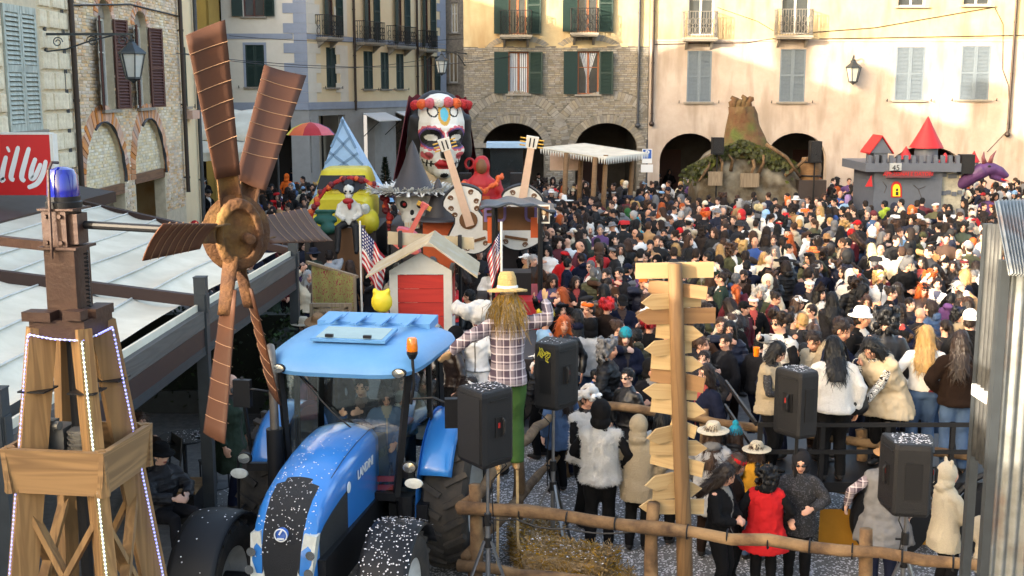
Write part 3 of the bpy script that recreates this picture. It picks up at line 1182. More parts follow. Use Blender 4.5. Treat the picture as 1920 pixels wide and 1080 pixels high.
for i in range(2):
 x0=ws[0]+i*lw
 q=MB()
 hgt=ws[3]-ws[2]
 q.bb((x0+0.01, -0.04, ws[2]), (x0+0.1, 0.0, ws[3])).bb((x0+lw-0.1, -0.04, ws[2]), (x0+lw-0.01, 0.0, ws[3]))
 for t in(0, 0.5, 1):
  zc=ws[2]+0.07+t*(hgt-0.14)
  q.bb((x0+0.1, -0.04, zc-0.07), (x0+lw-0.1, 0.0, zc+0.07))
 s_=q.obj('shutter', M_WHITESH, wo_)
 MB().bb((x0+0.1, -0.002, ws[2]+0.02), (x0+lw-0.1, 0.004, ws[3]-0.02)).obj('shutter_back', M_SLATB, wo_)
 for t in range(2):
  n=11
  zlo=ws[2]+0.14+t*(hgt/2-0.07)
  for k in range(n):
   put('slat', slat_c, wo_, Matrix.Translation((x0+lw/2, -0.02, zlo+(k+0.5)*(hgt/2-0.21)/n)))
back_mass(SH_, ULOW, uB0, zT, 9, M_MORTW, ov=0.7)
drainpipe(SH_, uB0-0.06, 2.6, zT, M_PIPEB, 0.06, y=-0.12)
q=MB()
for kk in range(4):
 q.tube([(uB0-0.28-0.05*kk, -0.03, 2.9), (uB0-0.3-0.04*kk+0.05*math.sin(kk), -0.03, 6.5), (uB0-0.25-0.06*kk, -0.03, 9.5)], 0.012, 4)
q.obj('wall_cables', M_PIPE, SH_)
f2=Facade((XL, f.O.y+uB0), PI/2)
f=f2
LW=uB1-uB0
LB=thing('arched_brick_house', 'old warm brick house with brown shutters and two walled-up arches', 'house', f.O, PI/2)
w1=f.rect(187, 40, 212, 206)
w2=f.rect(255, 60, 278, 202)
zsill=(w1[2]+w2[2])/2
w1=(w1[0], w1[1], zsill, f.uz(200, 0)[1], 0.42)
w2=(w2[0], w2[1], zsill, f.uz(266, 22)[1], 0.38)
a1=(f.uz(156, 300)[0]+0.05, f.uz(232, 320)[0], 0, f.uz(200, 228)[1], 1.5)
a2=(f.uz(252, 300)[0], f.uz(308, 310)[0], 0, f.uz(282, 222)[1], 1.5)
m=MB()
wall_mesh(m, 0, LW, 0, zT-0.3, [w1, w2, a1, a2], 0.3)
wl_=m.obj('wall', M_MORTW, LB)
bb_=MB()
vz2=[((a[0]+a[1])/2, (a[1]-a[0])/2, a[3]-a[4], a[4])for a in(a1, a2)]+[((a[0]+a[1])/2, (a[1]-a[0])/2, a[3]-a[4], a[4])for a in(w1, w2)]
keep=lambda x, z:not any(((x-c)/(w+0.42))**2+((z-zs)/(rz+0.42))**2<1 and z>zs for c, w, zs, rz in vz2[:2])
bricks(bb_, 0, LW, 2.0, zT-0.35, [w1, w2, a1, a2], keep=keep, d=0.016)
tag(bb_.obj('bricks', M_BRICKR, wl_, fix=False), kind='stuff')
vm=MB()
for c, w, zs, rz in vz2[:2]:
 voussoirs(vm, c, zs, w, rz, 0.4, 40, 0.03)
for c, w, zs, rz in vz2[2:]:
 voussoirs(vm, c, zs, w, rz, 0.26, 18, 0.03)
tag(vm.obj('voussoirs', M_BRICKO, wl_, fix=False), kind='stuff')
for i, (a, pyl)in enumerate(((a1, (200, 352)), (a2, (280, 322)))):
 zl_=f.uz(*pyl)[1]
 q=MB()
 q.bb((a[0]-0.02, 0.1, zl_), (a[1]+0.02, 0.16, a[3]))
 inf=q.obj('arch_infill', M_MORTW, LB)
 q=MB()
 bricks(q, a[0], a[1], zl_+0.02, a[3], [], keep=lambda x, z, a=a:in_open(a, x, z), bl=0.22)
 for vv in range(len(q.v)):
  q.v[vv]=(q.v[vv][0], q.v[vv][1]+0.1, q.v[vv][2])
 tag(q.obj('bricks', M_BRICKP, inf, fix=False), kind='stuff')
 MB().bb((a[0]-0.05, 0.0, zl_-0.24), (a[1]+0.05, 0.2, zl_)).obj('lintel', M_BEAMW, LB)
 c, w, zs, rz=vz2[i]
 MB().tube([(c-(w+0.0)*math.cos(t), -0.05, zs+rz*math.sin(t))for t in[PI*0.35+PI*0.65*k/24 for k in range(25)]], 0.03, 5, wob=1.2).obj('fairy_lights', M_PIPE, LB)
for w_ in(w1, w2):
 u0_, u1_=w_[0], w_[1]
 c=(u0_+u1_)/2
 wn_=window(LB, (u0_, u1_, w_[2], w_[3]-w_[4]), 'open', M_BROWNSH, 2, M_WHITEFR, lw=(u1_-u0_)*0.56, pitch=0.075, swing=20, deep=0.2)
 q=MB()
 q.prism([(c-(u1_-u0_)/2*math.cos(t), 0.14, w_[3]-w_[4]+w_[4]*math.sin(t))for t in[PI*k/12 for k in range(13)]], (0, 0.05, 0))
 q.obj('lunette', M_STONE, LB)
back_mass(LB, 0, LW, zT-0.3, 9, M_BRICKR, ov=0.7)
m=MB()
m.bb((0, 1.6, 0), (LW, 1.7, 5))
m.obj('passage_wall', M_BRICKR, LB)
drainpipe(LB, LW-0.12, 2.4, zT, M_PIPEB, 0.06, y=-0.12)
cable('cable', [(0.1, -0.05, f.uz(150, 14)[1]), (f.uz(240, 8)[0], -0.05, f.uz(240, 8)[1]), (LW, -0.05, f.uz(320, 28)[1])], LB, 0.02)
f3=Facade((XL, f.O.y+LW), PI/2)
f=f3
YW=f.uz(367, 150)[0]
YH=thing('narrow_yellow_house', 'narrow pale yellow house with drainpipes next to the arched brick house', 'house', f.O, PI/2)
r1=f.rect(344, 88, 350, 200)
m=MB()
wall_mesh(m, 0, YW, 0, 10.4, [r1], 0.2)
m.obj('wall', M_APRI, YH)
window(YH, r1, 'closed', M_GREEN)
drainpipe(YH, YW-0.15, 0.1, 10.4, M_PIPE, 0.06, y=-0.1)
u, z=f.uz(345, 207)
MB().bb((u-0.2, -0.3, z-0.25), (u+0.6, -0.05, z)).obj('flower_box', M_BRICKO, YH)
back_mass(YH, 0, YW, 10.4, 9, M_APRI)
f=Facade((-24, 49), R(0))
OH=thing('ochre_house', 'ochre yellow house with a dark arch behind the market awning', 'house', f.O)
ow=at(392, 150, 49).x+24
aa=(f.uz(352, 220)[0], f.uz(383, 220)[0], 0, f.uz(362, 188)[1], 0.8)
r1=f.rect(352, 76, 362, 150)
m=MB()
wall_mesh(m, 0, ow, 0, 11, [aa, r1], 0.4)
m.obj('wall', M_OCHRE, OH)
window(OH, r1, 'glass', M_GREEN)
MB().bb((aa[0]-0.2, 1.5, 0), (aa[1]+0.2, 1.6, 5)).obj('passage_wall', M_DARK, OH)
back_mass(OH, 0, ow, 11, 2.5, M_OCHRE)
lp=at(247, 92, 24.6)
la=thing('arm_lantern', 'big glass lantern on a scrolled iron arm beside the brown shutters', 'lantern', (XL, lp.y, lp.z+0.3))
mm=MB()
dx=lp.x-XL
mm.beam((0, 0, 0), (dx+0.05, 0, 0), 0.05, 0.05)
mm.box((0.02, 0, -0.1), (0.04, 0.1, 0.5))
mm.tube([(0.02, 0, -0.35), (dx*0.25, 0, -0.3), (dx*0.5, 0, -0.15), (dx*0.8, 0, -0.02)], 0.018, 6)
scroll(mm, (dx*0.15, 0, -0.16), 0.11, (1, 0, 0), (0, 0, 1))
scroll(mm, (dx*0.55, 0, -0.14), 0.12, (-1, 0, 0), (0, 0, 1))
scroll(mm, (dx*0.9, 0, -0.13), 0.11, (1, 0, 0), (0, 0, 1))
mm.obj('bracket', M_LANT, la)
lantern(la, (dx, 0, 0.0), 0.9)
M_RED=pmat('sign_red', lin((200, 26, 30)), 0.35, ns=2, na=0.12, coat=0.3)
s0, s1=at(-8, 252, 19.2), at(104, 365, 19.2)
ils=thing('red_shop_sign', 'square red sign with white lettering on the block house', 'sign', (XL, 19.2, s1.z))
hS=s0.z-s1.z
xw=s1.x-XL
MB().bb((0.0, -0.09, 0), (xw, 0.09, hS)).obj('lightbox', M_RED, ils)
MB().bb((xw, -0.1, -0.01), (xw+0.05, 0.1, hS+0.01)).bb((-0.02, -0.1, hS), (xw, 0.1, hS+0.03)).obj('frame', M_WHITEFR, ils)
q=MB()
def stroke(pts, w):
 P_=[]
 for i in range(len(pts)-1):
  for k in range(6):
   t=k/6
   p0=pts[max(i-1, 0)]
   p1, p2=pts[i], pts[i+1]
   p3=pts[min(i+2, len(pts)-1)]
   P_.append([0.5*(2*p1[j]+(p2[j]-p0[j])*t+(2*p0[j]-5*p1[j]+4*p2[j]-p3[j])*t*t+(3*p1[j]-p0[j]-3*p2[j]+p3[j])*t**3)for j in(0, 1)])
 P_.append(list(pts[-1]))
 L_, R_=[], []
 for i, p in enumerate(P_):
  a, b_=P_[max(i-1, 0)], P_[min(i+1, len(P_)-1)]
  d=V((b_[0]-a[0], b_[1]-a[1])).normalized()
  ww=w*(0.75+0.25*math.sin(PI*i/(len(P_)-1)))
  if i in(0, len(P_)-1):
   ww*=0.55
  L_.append((p[0]-d.y*ww, p[1]+d.x*ww))
  R_.append((p[0]+d.y*ww, p[1]-d.x*ww))
 y=-0.094
 for i in range(len(P_)-1):
  q.quad((L_[i][0], y, L_[i][1]), (R_[i][0], y, R_[i][1]), (R_[i+1][0], y, R_[i+1][1]), (L_[i+1][0], y, L_[i+1][1]))
def sx(px):
 return(at(px, 300, 19.1).x-XL)
def sz(py):
 return at(50, py, 19.1).z-s1.z
for pts in([(12, 292), (4, 318), (0, 338), (6, 334)], [(36, 274), (26, 305), (18, 332), (24, 338)], [(56, 276), (46, 305), (38, 332), (44, 340)], [(67, 296), (58, 318), (56, 334), (64, 330), (76, 306)], [(86, 300), (78, 326), (66, 344), (48, 352)]):
 stroke([(sx(a), sz(b_))for a, b_ in pts], 0.042)
stroke([(sx(14), sz(281)), (sx(19), sz(279))], 0.05)
tag(q.obj('lettering', M_SWHITE, ils), kind='stuff')
WG='wires strung over the square'
for i, (a, b_, s_)in enumerate((((330, 100, 33), (1000, 98, 52), 0.5), ((345, 100, 34), (870, 92, 52), 0.6), ((430, 67, 50), (880, 72, 51), 0.2))):
 A, B_=at(*a), at(*b_)
 o=cable('overhead_wire', [A, B_], None, 0.011, s_, label=('thin dark wire strung from the narrow yellow house to the brick house', 'sagging dark wire strung across the corner house below its lilac band', 'short dark wire strung along the lilac band of the corner house')[i])
 # ------------------------------------------------------------------ unseen house block and roof chimneys added to shade the square
hb=thing('unseen_shade_house', 'unseen cream house block added behind the arched brick house for shade', 'house', (-22, 34, 0))
MB().bb((0, 0, 0), (7.5, 13.5, 12.4)).obj('wall', M_CREAM, hb)
MB().prism([(-0.4, -0.4, 12.4), (7.9, -0.4, 12.4), (3.75, -0.4, 14)], (0, 14.3, 0)).obj('roof', M_ROOF, hb)
for par, lst in((SH_, ((28.5, 1.2, 1.6), (31, 1.5, 1.2))), (LB, ((2.2, 1.0, 2.2), (5.4, 1.3, 1.5), (8.0, 1.1, 2.3)))):  # unseen chimneys added to cast streak shadows on the far facade
 for u, y, hh in lst:
  q=MB()
  q.bb((u-0.35, y-0.3, zT-0.5), (u+0.35, y+0.3, zT+hh)).bb((u-0.45, y-0.4, zT+hh), (u+0.45, y+0.4, zT+hh+0.12))
  q.bb((u-0.3, y-0.25, zT+hh+0.12), (u+0.3, y+0.25, zT+hh+0.4))
  q.obj('shadow_chimney', M_BRICKO, par)
  # ------------------------------------------------------------------ cafe terrace
M_STEEL=pmat('painted_steel', lin((58, 63, 67)), 0.55, 0.3, ns=8, na=0.5)
M_BROWNST=pmat('brown_steel', lin((58, 40, 36)), 0.55, 0.2, ns=8, na=0.4)
M_GREYW=woodmat('grey_fascia', lin((82, 77, 73)), lin((56, 52, 49)), 5, (1, 0.06, 1))
M_AWN=pmat('white_awning', lin((214, 207, 190)), 0.85, c2=lin((192, 184, 164)), ns=2.5, na=0.8, bs=3, bst=0.25, c3=lin((186, 178, 160)), n3=0.7)
M_FLASH=pmat('dark_flashing', lin((76, 72, 72)), 0.6, 0.2, ns=4)
TP=[(-3.9, 8.6), (-3.74, 13.9), (-3.5, 18.6)]
ter=thing('cafe_terrace', 'cafe terrace with white pleated awning on steel posts', 'terrace', (TP[1][0], TP[1][1], 0))
def tpart(mb, name, mat, **k):
 return mb.obj(name, mat, ter, world=True, **k)
GZ=2.72
for i, (x, y)in enumerate(TP):
 q=MB()
 hgt=3.16 if i<2 else 3.0
 q.bb((x-0.07, y-0.07, 0), (x+0.07, y+0.07, hgt)).bb((x-0.075, y-0.075, hgt), (x+0.075, y+0.075, hgt+0.012)).bb((x-0.13, y-0.13, 0), (x+0.13, y+0.13, 0.02))
 o=tpart(q, 'post', M_STEEL)
 tpart(MB().bb((x+0.07, y-0.06, hgt-0.42), (x+0.085, y+0.06, hgt-0.2)).bb((x-0.06, y-0.085, hgt-0.42), (x+0.06, y-0.07, hgt-0.2)), 'post_plate', M_STEEL)
def gx(y):
 if y<TP[1][1]:
  t=(y-TP[0][1])/(TP[1][1]-TP[0][1])
  return TP[0][0]+t*(TP[1][0]-TP[0][0])
 t=(y-TP[1][1])/(TP[2][1]-TP[1][1])
 return TP[1][0]+t*(TP[2][0]-TP[1][0])
for a, b_ in((TP[0], TP[1]), (TP[1], TP[2])):
 A, B_=V((a[0], a[1]+0.08, 0)), V((b_[0], b_[1]-0.08, 0))
 up_=V((0, 0, 1))
 tpart(MB().beam(A+up_*(GZ-0.06), B_+up_*(GZ-0.06), 0.1, 0.2), 'fascia_board', M_GREYW)
 tpart(MB().beam(A+up_*(GZ-0.28), B_+up_*(GZ-0.28), 0.08, 0.22), 'beam', M_BROWNST)
 tpart(MB().beam(A+up_*(GZ-0.42)+V((0.02, 0, 0)), B_+up_*(GZ-0.42)+V((0.02, 0, 0)), 0.05, 0.06).beam(A+up_*(GZ-0.47), B_+up_*(GZ-0.47), 0.1, 0.045), 'rail', M_STEEL)
 q=MB()
 off=V((-0.14, 0, 0))
 q.beam(A+off+up_*(GZ-0.03), B_+off+up_*(GZ-0.03), 0.18, 0.03).beam(A+off+V((0.1, 0, 0))+up_*(GZ+0.06), B_+off+V((0.1, 0, 0))+up_*(GZ+0.06), 0.03, 0.12)
 tpart(q, 'gutter', M_AWN)
def far_y(t):
 return TP[2][1]+t*2.6
NPL=7
M_SEAM=pmat('awning_rod', lin((198, 196, 190)), 0.6)
for bi in range(2):
 def can(s, t, bi=bi):
  ya=(TP[0][1]+0.06, TP[1][1]+0.06)[bi]
  yb=TP[1][1]-0.06 if bi==0 else far_y(t)
  y=ya+(yb-ya)*s
  yc=min(y, TP[2][1])
  x0=gx(yc)-0.26
  x=x0+(-7.9-x0)*t
  z=GZ+0.06+(3.32-GZ)*t
  ph=(t*NPL)%1.0
  sag=0.1*(4*ph*(1-ph))*(0.6+0.4*math.sin(s*5+bi))
  return(x, y, z-sag+0.03+0.012*math.sin(s*9+t*30))
 tpart(MB().grid(can, 16, NPL*8), 'awning', M_AWN, smooth='all')
 for k in range(1, NPL):
  t=k/NPL
  tpart(MB().tube([V(can(s_/6, t))+V((0, 0, 0.012))for s_ in range(7)], 0.014, 5), 'awning_rod', M_SEAM)
for y in(TP[0][1], TP[1][1]):
 x=gx(y)
 tpart(MB().beam((x-0.07, y, GZ+0.16), (-9.6, y, 3.62), 0.1, 0.14), 'rafter', M_BROWNST)
tpart(MB().beam((TP[2][0], TP[2][1], GZ+0.1), (-7.9, far_y(1), 3.36), 0.1, 0.12), 'rafter', M_BROWNST)
tpart(MB().prism([(-7.86, 2, 3.3), (-9.6, 2, 3.62), (-9.6, 2, 3.7), (-7.8, 2, 3.4)], (0, 21.0, 0)), 'flashing', M_FLASH)
tpart(MB().beam((-7.82, 2, 3.3), (-7.82, 23.0, 3.3), 0.1, 0.2), 'beam', M_BROWNST)
for y in(16.0, 21.0):
 tpart(MB().bb((-7.9, y-0.05, 0), (-7.8, y+0.05, 3.3)), 'inner_post', M_BROWNST)
M_HEDGE=pmat('hedge_leaf', lin((44, 58, 36)), 0.8, spec=0.2, c2=lin((26, 36, 24)), ns=20, island=0.35)
hed=MB()
r0=random.Random(21)
for k in range(5200):
 p=V((r0.uniform(-7.6, -3.45), 19.3+r0.gauss(0, 0.12), r0.uniform(0.05, 1.75)+0.06*r0.random()))
 if k%3==0:
  p=V((r0.gauss(-3.6, 0.1), r0.uniform(17.2, 19.4), r0.uniform(0.05, 1.7)))
 a=V((r0.uniform(-1, 1), r0.uniform(-1, 1), r0.uniform(-1, 1))).normalized()*0.05
 b_=a.cross(V((r0.uniform(-1, 1), r0.uniform(-1, 1), r0.uniform(-1, 1)))).normalized()*0.028
 hed.quad(p-a, p-b_, p+a, p+b_)
hd=thing('terrace_hedge', 'dark clipped hedge closing off the end of the cafe terrace', 'hedge', (-5, 19, 0))
tag(hed.obj('foliage', M_HEDGE, hd, world=True, fix=False), kind='stuff')
MB().bb((-7.6, 19.15, 0.4), (-3.62, 19.45, 1.68)).bb((-3.68, 17.3, 0.1), (-3.55, 19.15, 1.6)).obj('hedge_light_block', pmat('hedge_light_block', lin((24, 30, 22)), 0.95), hd, world=True)  # dark box added inside so light does not show through leaf gaps
MB().bb((-7.6, 19.1, 0), (-3.5, 19.5, 0.4)).obj('planter', M_STEEL, hd, world=True)
ls=thing('lattice_screen', 'weathered wooden lattice screen beside the straw-hatted farmer', 'screen', (at(585, 600, 18.5).x, 18.5, 0))
M_WEATH=woodmat('weathered_wood', lin((146, 128, 104)), lin((96, 80, 62)), 6, (1, 1, 0.1))
for x in(0, 0.62):
 MB().bb((x-0.03, -0.03, 0), (x+0.03, 0.03, 2.0)).obj('post', M_WEATH, ls)
MB().bb((0.03, -0.025, 1.94), (0.59, 0.025, 2.0)).obj('rail', M_WEATH, ls)
for k in range(7):
 z=0.3+k*0.26
 MB().beam((0.03, -0.012, z), (0.59, -0.012, min(z+0.5, 1.93)), 0.012, 0.04).obj('slat', M_WEATH, ls)
 MB().beam((0.59, 0.012, z), (0.03, 0.012, min(z+0.5, 1.93)), 0.012, 0.04).obj('slat', M_WEATH, ls)
M_BLKP=pmat('black_plastic', lin((24, 24, 26)), 0.5, spec=0.3, ns=30, na=0.3)
M_CONF=pmat('confetti_paper', lin((225, 222, 224)), 0.8, island=0.2)
def confetti(fn, n, s=0.012, r0=random.Random(2)):
 """fn() -> point, normal; scatters little paper flakes"""
 m=MB()
 for _ in range(n):
  p, nn=fn()
  p, nn=V(p), V(nn).normalized()
  a=nn.cross(V((r0.uniform(-1, 1), r0.uniform(-1, 1), 0.3))).normalized()
  b_=nn.cross(a)
  ss=s*r0.uniform(0.6, 1.3)
  k=r0.uniform(-0.3, 0.3)
  m.quad(p+nn*0.003-a*ss, p+nn*(0.003+abs(k)*ss)-b_*ss, p+nn*0.004+a*ss, p+nn*0.006+b_*ss)
 return m
def bistro(px, py, r, label):
 p=gnd(px, py, 0.75)
 t=thing('bistro_table', label, 'table', (p.x, p.y, 0), group='round tables of the cafe terrace')
 MB().lathe([(0.001, 0.75), (r, 0.75), (r+0.01, 0.74), (r, 0.725), (0.001, 0.725)], n=28).obj('top', M_BLKP, t, smooth=True)
 MB().cyl((0, 0, 0.03), (0, 0, 0.725), 0.03, n=10).obj('column', M_PIPE, t, smooth=True)
 MB().lathe([(0.001, 0.04), (0.1, 0.035), (0.22, 0.012), (0.22, 0), (0.001, 0)], n=18).obj('foot', M_PIPE, t, smooth=True)
 def s_():
  a, q=rng.uniform(0, 2*PI), r*math.sqrt(rng.random())
  return(q*math.cos(a), q*math.sin(a), 0.751), (0, 0, 1)
 tag(confetti(s_, 90, 0.01).obj('confetti', M_CONF, t, fix=False), kind='stuff')
 return t
bistro(345, 818, 0.34, 'round dark table in front of the seated man in a fur collar')
bistro(400, 812, 0.3, 'round confetti-strewn table beside the terrace post')
def chair(px, py, rz, label):
 p=gnd(px, py, 0.45)
 t=thing('cafe_chair', label, 'chair', (p.x, p.y, 0), rz, 'chairs of the cafe terrace')
 MB().bb((-0.21, -0.21, 0.43), (0.21, 0.21, 0.46)).obj('seat', M_BLKP, t)
 q=MB()
 for x in(-0.19, 0.19):
  q=MB().cyl((x, 0.19, 0), (x, 0.19, 0.43), 0.013, n=6)
  q.obj('leg', M_PIPE, t)
  MB().tube([(x, -0.19, 0), (x, -0.2, 0.45), (x, -0.25, 0.88)], 0.013, 6).obj('leg', M_PIPE, t)
 MB().box((0, -0.235, 0.72), (0.4, 0.02, 0.3), (R(8), 0, 0)).obj('backrest', M_BLKP, t)
 def s_():
  return(rng.uniform(-0.2, 0.2), rng.uniform(-0.2, 0.2), 0.461), (0, 0, 1)
 tag(confetti(s_, 40, 0.01).obj('confetti', M_CONF, t, fix=False), kind='stuff')
chair(408, 866, 0.5, 'black cafe chair with confetti on its seat by the post')
chair(300, 880, 2.2, 'black cafe chair under the seated man in a fur collar')
M_PLANK=woodmat('bench_plank', lin((150, 116, 78)), lin((104, 78, 52)), 5, (0.1, 1, 1))
bp_=gnd(328, 905, 0.46)
bt=thing('bench_box', 'wooden topped black bench box on the terrace', 'bench', (bp_.x, bp_.y, 0))
MB().bb((-0.28, -0.25, 0), (0.3, 0.25, 0.4)).obj('box', M_BLKP, bt)
for k in range(3):
 MB().bb((-0.31, -0.28+k*0.19, 0.4), (0.33, -0.28+k*0.19+0.183, 0.44)).obj('plank', M_PLANK, bt)
 # ------------------------------------------------------------------ wooden derrick with beacon
M_PINE=woodmat('scorched_pine', lin((140, 108, 68)), lin((70, 44, 22)), 7, (1, 1, 0.07), island=0.14)
M_PINEH=woodmat('scorched_pine_flat', lin((144, 112, 74)), lin((58, 36, 20)), 7, (0.09, 0.09, 1), island=0.1)
M_RUSTST=pmat('rusty_brown_steel', lin((66, 44, 35)), 0.55, 0.2, c2=lin((48, 29, 22)), ns=9, na=0.8, bs=30, bst=0.2)
M_RUST=pmat('rust', lin((92, 60, 30)), 0.85, 0.1, c2=lin((56, 30, 17)), ns=12, na=0.9, bs=40, bst=0.6, c3=lin((120, 90, 46)), n3=5)
M_SHEET=pmat('brown_sheet', lin((74, 48, 36)), 0.65, 0.0, c2=lin((68, 42, 30)), ns=5, na=0.7, c3=lin((92, 56, 36)), n3=3, spec=0.25)
M_BLUEG=pmat('blue_lens', lin((10, 24, 130)), 0.15, ns=3, na=0.2, coat=0.6)
M_LEDB=emat('led_blue', lin((120, 120, 255)), 1.1)
M_LEDW=emat('led_white', lin((225, 250, 205)), 1.3)
M_CLEAR=pmat('led_tube', lin((190, 200, 210)), 0.25, ns=3)
DY=6.2
dp=at(134, 600, DY)
der=thing('wooden_derrick', 'scorched pine drilling tower with blue beacon and LED strips', 'tower', (dp.x, DY, 0), R(-8))
ztop=at(134, 618, DY).z
def half(z):
 return 0.11+(ztop-z)*0.098
CR=[(-1, -1), (1, -1), (1, 1), (-1, 1)]
for i, (a, b_)in enumerate(CR):
 q=MB()
 h0, h1=half(0), half(ztop)
 q.beam((a*h0, b_*h0, 0), (a*h1, b_*h1, ztop+0.03), 0.14, 0.075, up=(a, -b_, 0))
 q.obj('leg', M_PINE, der)
zs_=[0.3, 1.35, 2.25, 3.05]
for k in range(4):
 a, b_=CR[k], CR[(k+1)%4]
 for j in range(3):
  z0_, z1_=zs_[j]+0.05, zs_[j+1]+(0.1 if j<2 else 0.1)
  for(p, q_)in((a, b_), (b_, a)):
   h0, h1=half(z0_)*0.98, half(z1_)*0.98
   sgn=1.0 if p is a else 0.97
   MB().beam((p[0]*h0*sgn, p[1]*h0*sgn, z0_), (q_[0]*h1*sgn, q_[1]*h1*sgn, z1_), 0.03, 0.055, up=(a[0]+b_[0], a[1]+b_[1], 0)).obj('brace', M_PINE, der)
zc0, zc1=at(120, 926, DY-0.25).z, at(120, 842, DY-0.25).z
hb=half((zc0+zc1)/2)+0.085
for k in range(4):
 a, b_=CR[k], CR[(k+1)%4]
 A, B_=V((a[0]*hb, a[1]*hb, 0)), V((b_[0]*hb, b_[1]*hb, 0))
 d=(B_-A).normalized()
 n_=V((d.y, -d.x, 0))
 cc=(A+B_)/2
 L=(B_-A).length
 q=MB()
 q.box((0, 0, 0), (L+0.05, 0.028, zc1-zc0))
 M_=Matrix.Translation(cc+V((0, 0, (zc0+zc1)/2)))@Matrix.Rotation(math.atan2(d.y, d.x), 4, 'Z')@Matrix.Rotation(R(6), 4, 'X')
 q.obj('collar_plank', M_PINEH, der, M=M_)
 e=a
 MB().beam(V((a[0]*(hb+0.0), a[1]*(hb+0.0), zc0-0.0)), V((a[0]*(hb-0.012), a[1]*(hb-0.012), zc1+0.004)), 0.045, 0.045, up=(a[0], a[1], 0)).obj('collar_corner', M_PINE, der)
q=MB()
q.box((-0.12, -0.02, zc1-0.02), (0.16, 0.14, 0.16)).cyl((0.06, -0.06, zc1-0.1), (0.06, -0.06, zc1+0.06), 0.07, n=14)
for k in range(5):
 q.cyl((0.06, -0.06, zc1-0.08+k*0.03), (0.06, -0.06, zc1-0.07+k*0.03), 0.085, n=14)
q.box((-0.12, -0.08, zc1+0.08), (0.08, 0.06, 0.06)).cyl((-0.18, -0.08, zc1+0.08), (-0.05, -0.1, zc1+0.08), 0.025)
q.obj('engine', pmat('engine_alloy', lin((120, 120, 118)), 0.45, 0.6, ns=9), der)
MB().cyl((0, 0, 2.4), (0, 0, ztop), 0.035, n=8).obj('drill_pipe', M_BLKP, der)
hd_=MB()
hd_.box((0, 0, ztop+0.03), (0.31, 0.31, 0.1)).box((-0.1, -0.13, ztop+0.1), (0.16, 0.1, 0.05)).box((0.12, 0.05, ztop+0.1), (0.1, 0.2, 0.05)).box((0.1, -0.14, ztop+0.11), (0.1, 0.08, 0.05))
hd_.obj('head_clamp', M_RUSTST, der)
zm1=at(130, 462, DY).z
MB().box((0, 0, (ztop+0.08+zm1)/2), (0.17, 0.17, zm1-ztop-0.08)).obj('mast', M_RUSTST, der)
zg1=at(130, 392, DY).z
q=MB()
q.bb((-0.085, -0.085, zm1), (0.05, 0.085, zg1)).bb((-0.11, -0.11, zm1-0.006), (0.11, 0.11, zm1+0.008)).bb((-0.1, -0.1, zg1), (0.1, 0.1, zg1+0.01)).bb((0.05, -0.06, zm1+0.02), (0.1, 0.05, zg1-0.02))
for sx_ in(-0.06, 0.02):
 for zz in(zm1+0.03, zg1-0.03):
  q.cyl((sx_, -0.085, zz), (sx_, -0.1, zz), 0.012, n=6)
q.obj('gearbox', M_RUSTST, der)
bz=zg1+0.01
MB().lathe([(0.092, 0), (0.094, 0.03), (0.086, 0.036), (0.086, 0.06), (0.001, 0.06)], (0, 0, bz), 24).obj('beacon_base', M_BLKP, der, smooth=True)
MB().lathe([(0.082, 0.06), (0.082, 0.08), (0.076, 0.17), (0.06, 0.2), (0.03, 0.212), (0.001, 0.215)], (0, 0, bz), 24).obj('beacon_lens', M_BLUEG, der, smooth=True)
MB().tube([(-0.02, -0.12, zm1-0.05), (-0.02, -0.11, zg1+0.05), (-0.02, -0.1, bz+0.2), (-0.02, -0.06, bz+0.24), (-0.02, 0, bz+0.235)], 0.009, 6).obj('beacon_guard', M_RUSTST, der)
tb=at(90, 455, DY)
MB().beam((-0.09, 0.0, zm1+0.0), (-1.1, 0.45, zm1+0.0), 0.05, 0.05).obj('tail_bar', M_RUSTST, der)
MB().tube([(0.12+0.012*math.sin(t*2.1), -0.02+0.012*math.cos(t*2.1), zm1-0.02-t*0.0072)for t in range(46)], 0.005, 4).obj('coiled_cable', M_BLKP, der)
def led(pts, mat, name='led_strip'):
 P_=[V(p)for p in pts]
 o=MB().tube(P_, 0.005, 5).obj(name, M_CLEAR, der)
 q=MB()
 tot=sum((P_[i+1]-P_[i]).length for i in range(len(P_)-1))
 acc, step=0.0, 0.022
 for i in range(len(P_)-1):
  L=(P_[i+1]-P_[i]).length
  n=max(1, int(L/step))
  for k in range(n):
   q.ell(P_[i].lerp(P_[i+1], (k+0.5)/n), 0.006, None, 5, 4)
 tag(q.obj('led_beads', mat, o, fix=False), kind='stuff')
def legp(i, z, off=0.075):
 a, b_=CR[i]
 h=half(z)
 return V((a*h, b_*h, z))+off_dir(i)*off
def off_dir(i):
 return[V((-0.8, -0.9, 0)), V((0.5, -0.9, 0)), V((1, -0.2, 0)), V((-1, 0.3, 0))][i].normalized()
led([legp(0, z)for z in(ztop-0.06, 3.9, 3.5, 3.0, 2.4)], M_LEDB)
led([legp(1, z, 0.086)for z in(ztop-0.02, 3.9, 3.5, 3.0, 2.4)], M_LEDW)
led([legp(2, z)for z in(ztop-0.06, 3.9, 3.5, 3.0, 2.4)], M_LEDB)
led([legp(0, ztop-0.06), legp(0, ztop-0.0)+V((0.02, -0.03, 0.01)), V((0.0, -0.2, ztop-0.01)), legp(1, ztop-0.02)], M_LEDB)
led([legp(1, ztop-0.02), V((0.2, -0.1, ztop+0.0)), legp(2, ztop+0.0), legp(2, ztop-0.06)], M_LEDB)
for z in(ztop-0.3, ):
 for i in(0, 1, 2):
  a, b_=CR[i]
  h=half(z)
  MB().box((a*h, b_*h, z), (0.15, 0.15, 0.008), (0, 0, 0)).obj('cable_tie', M_BLKP, der)
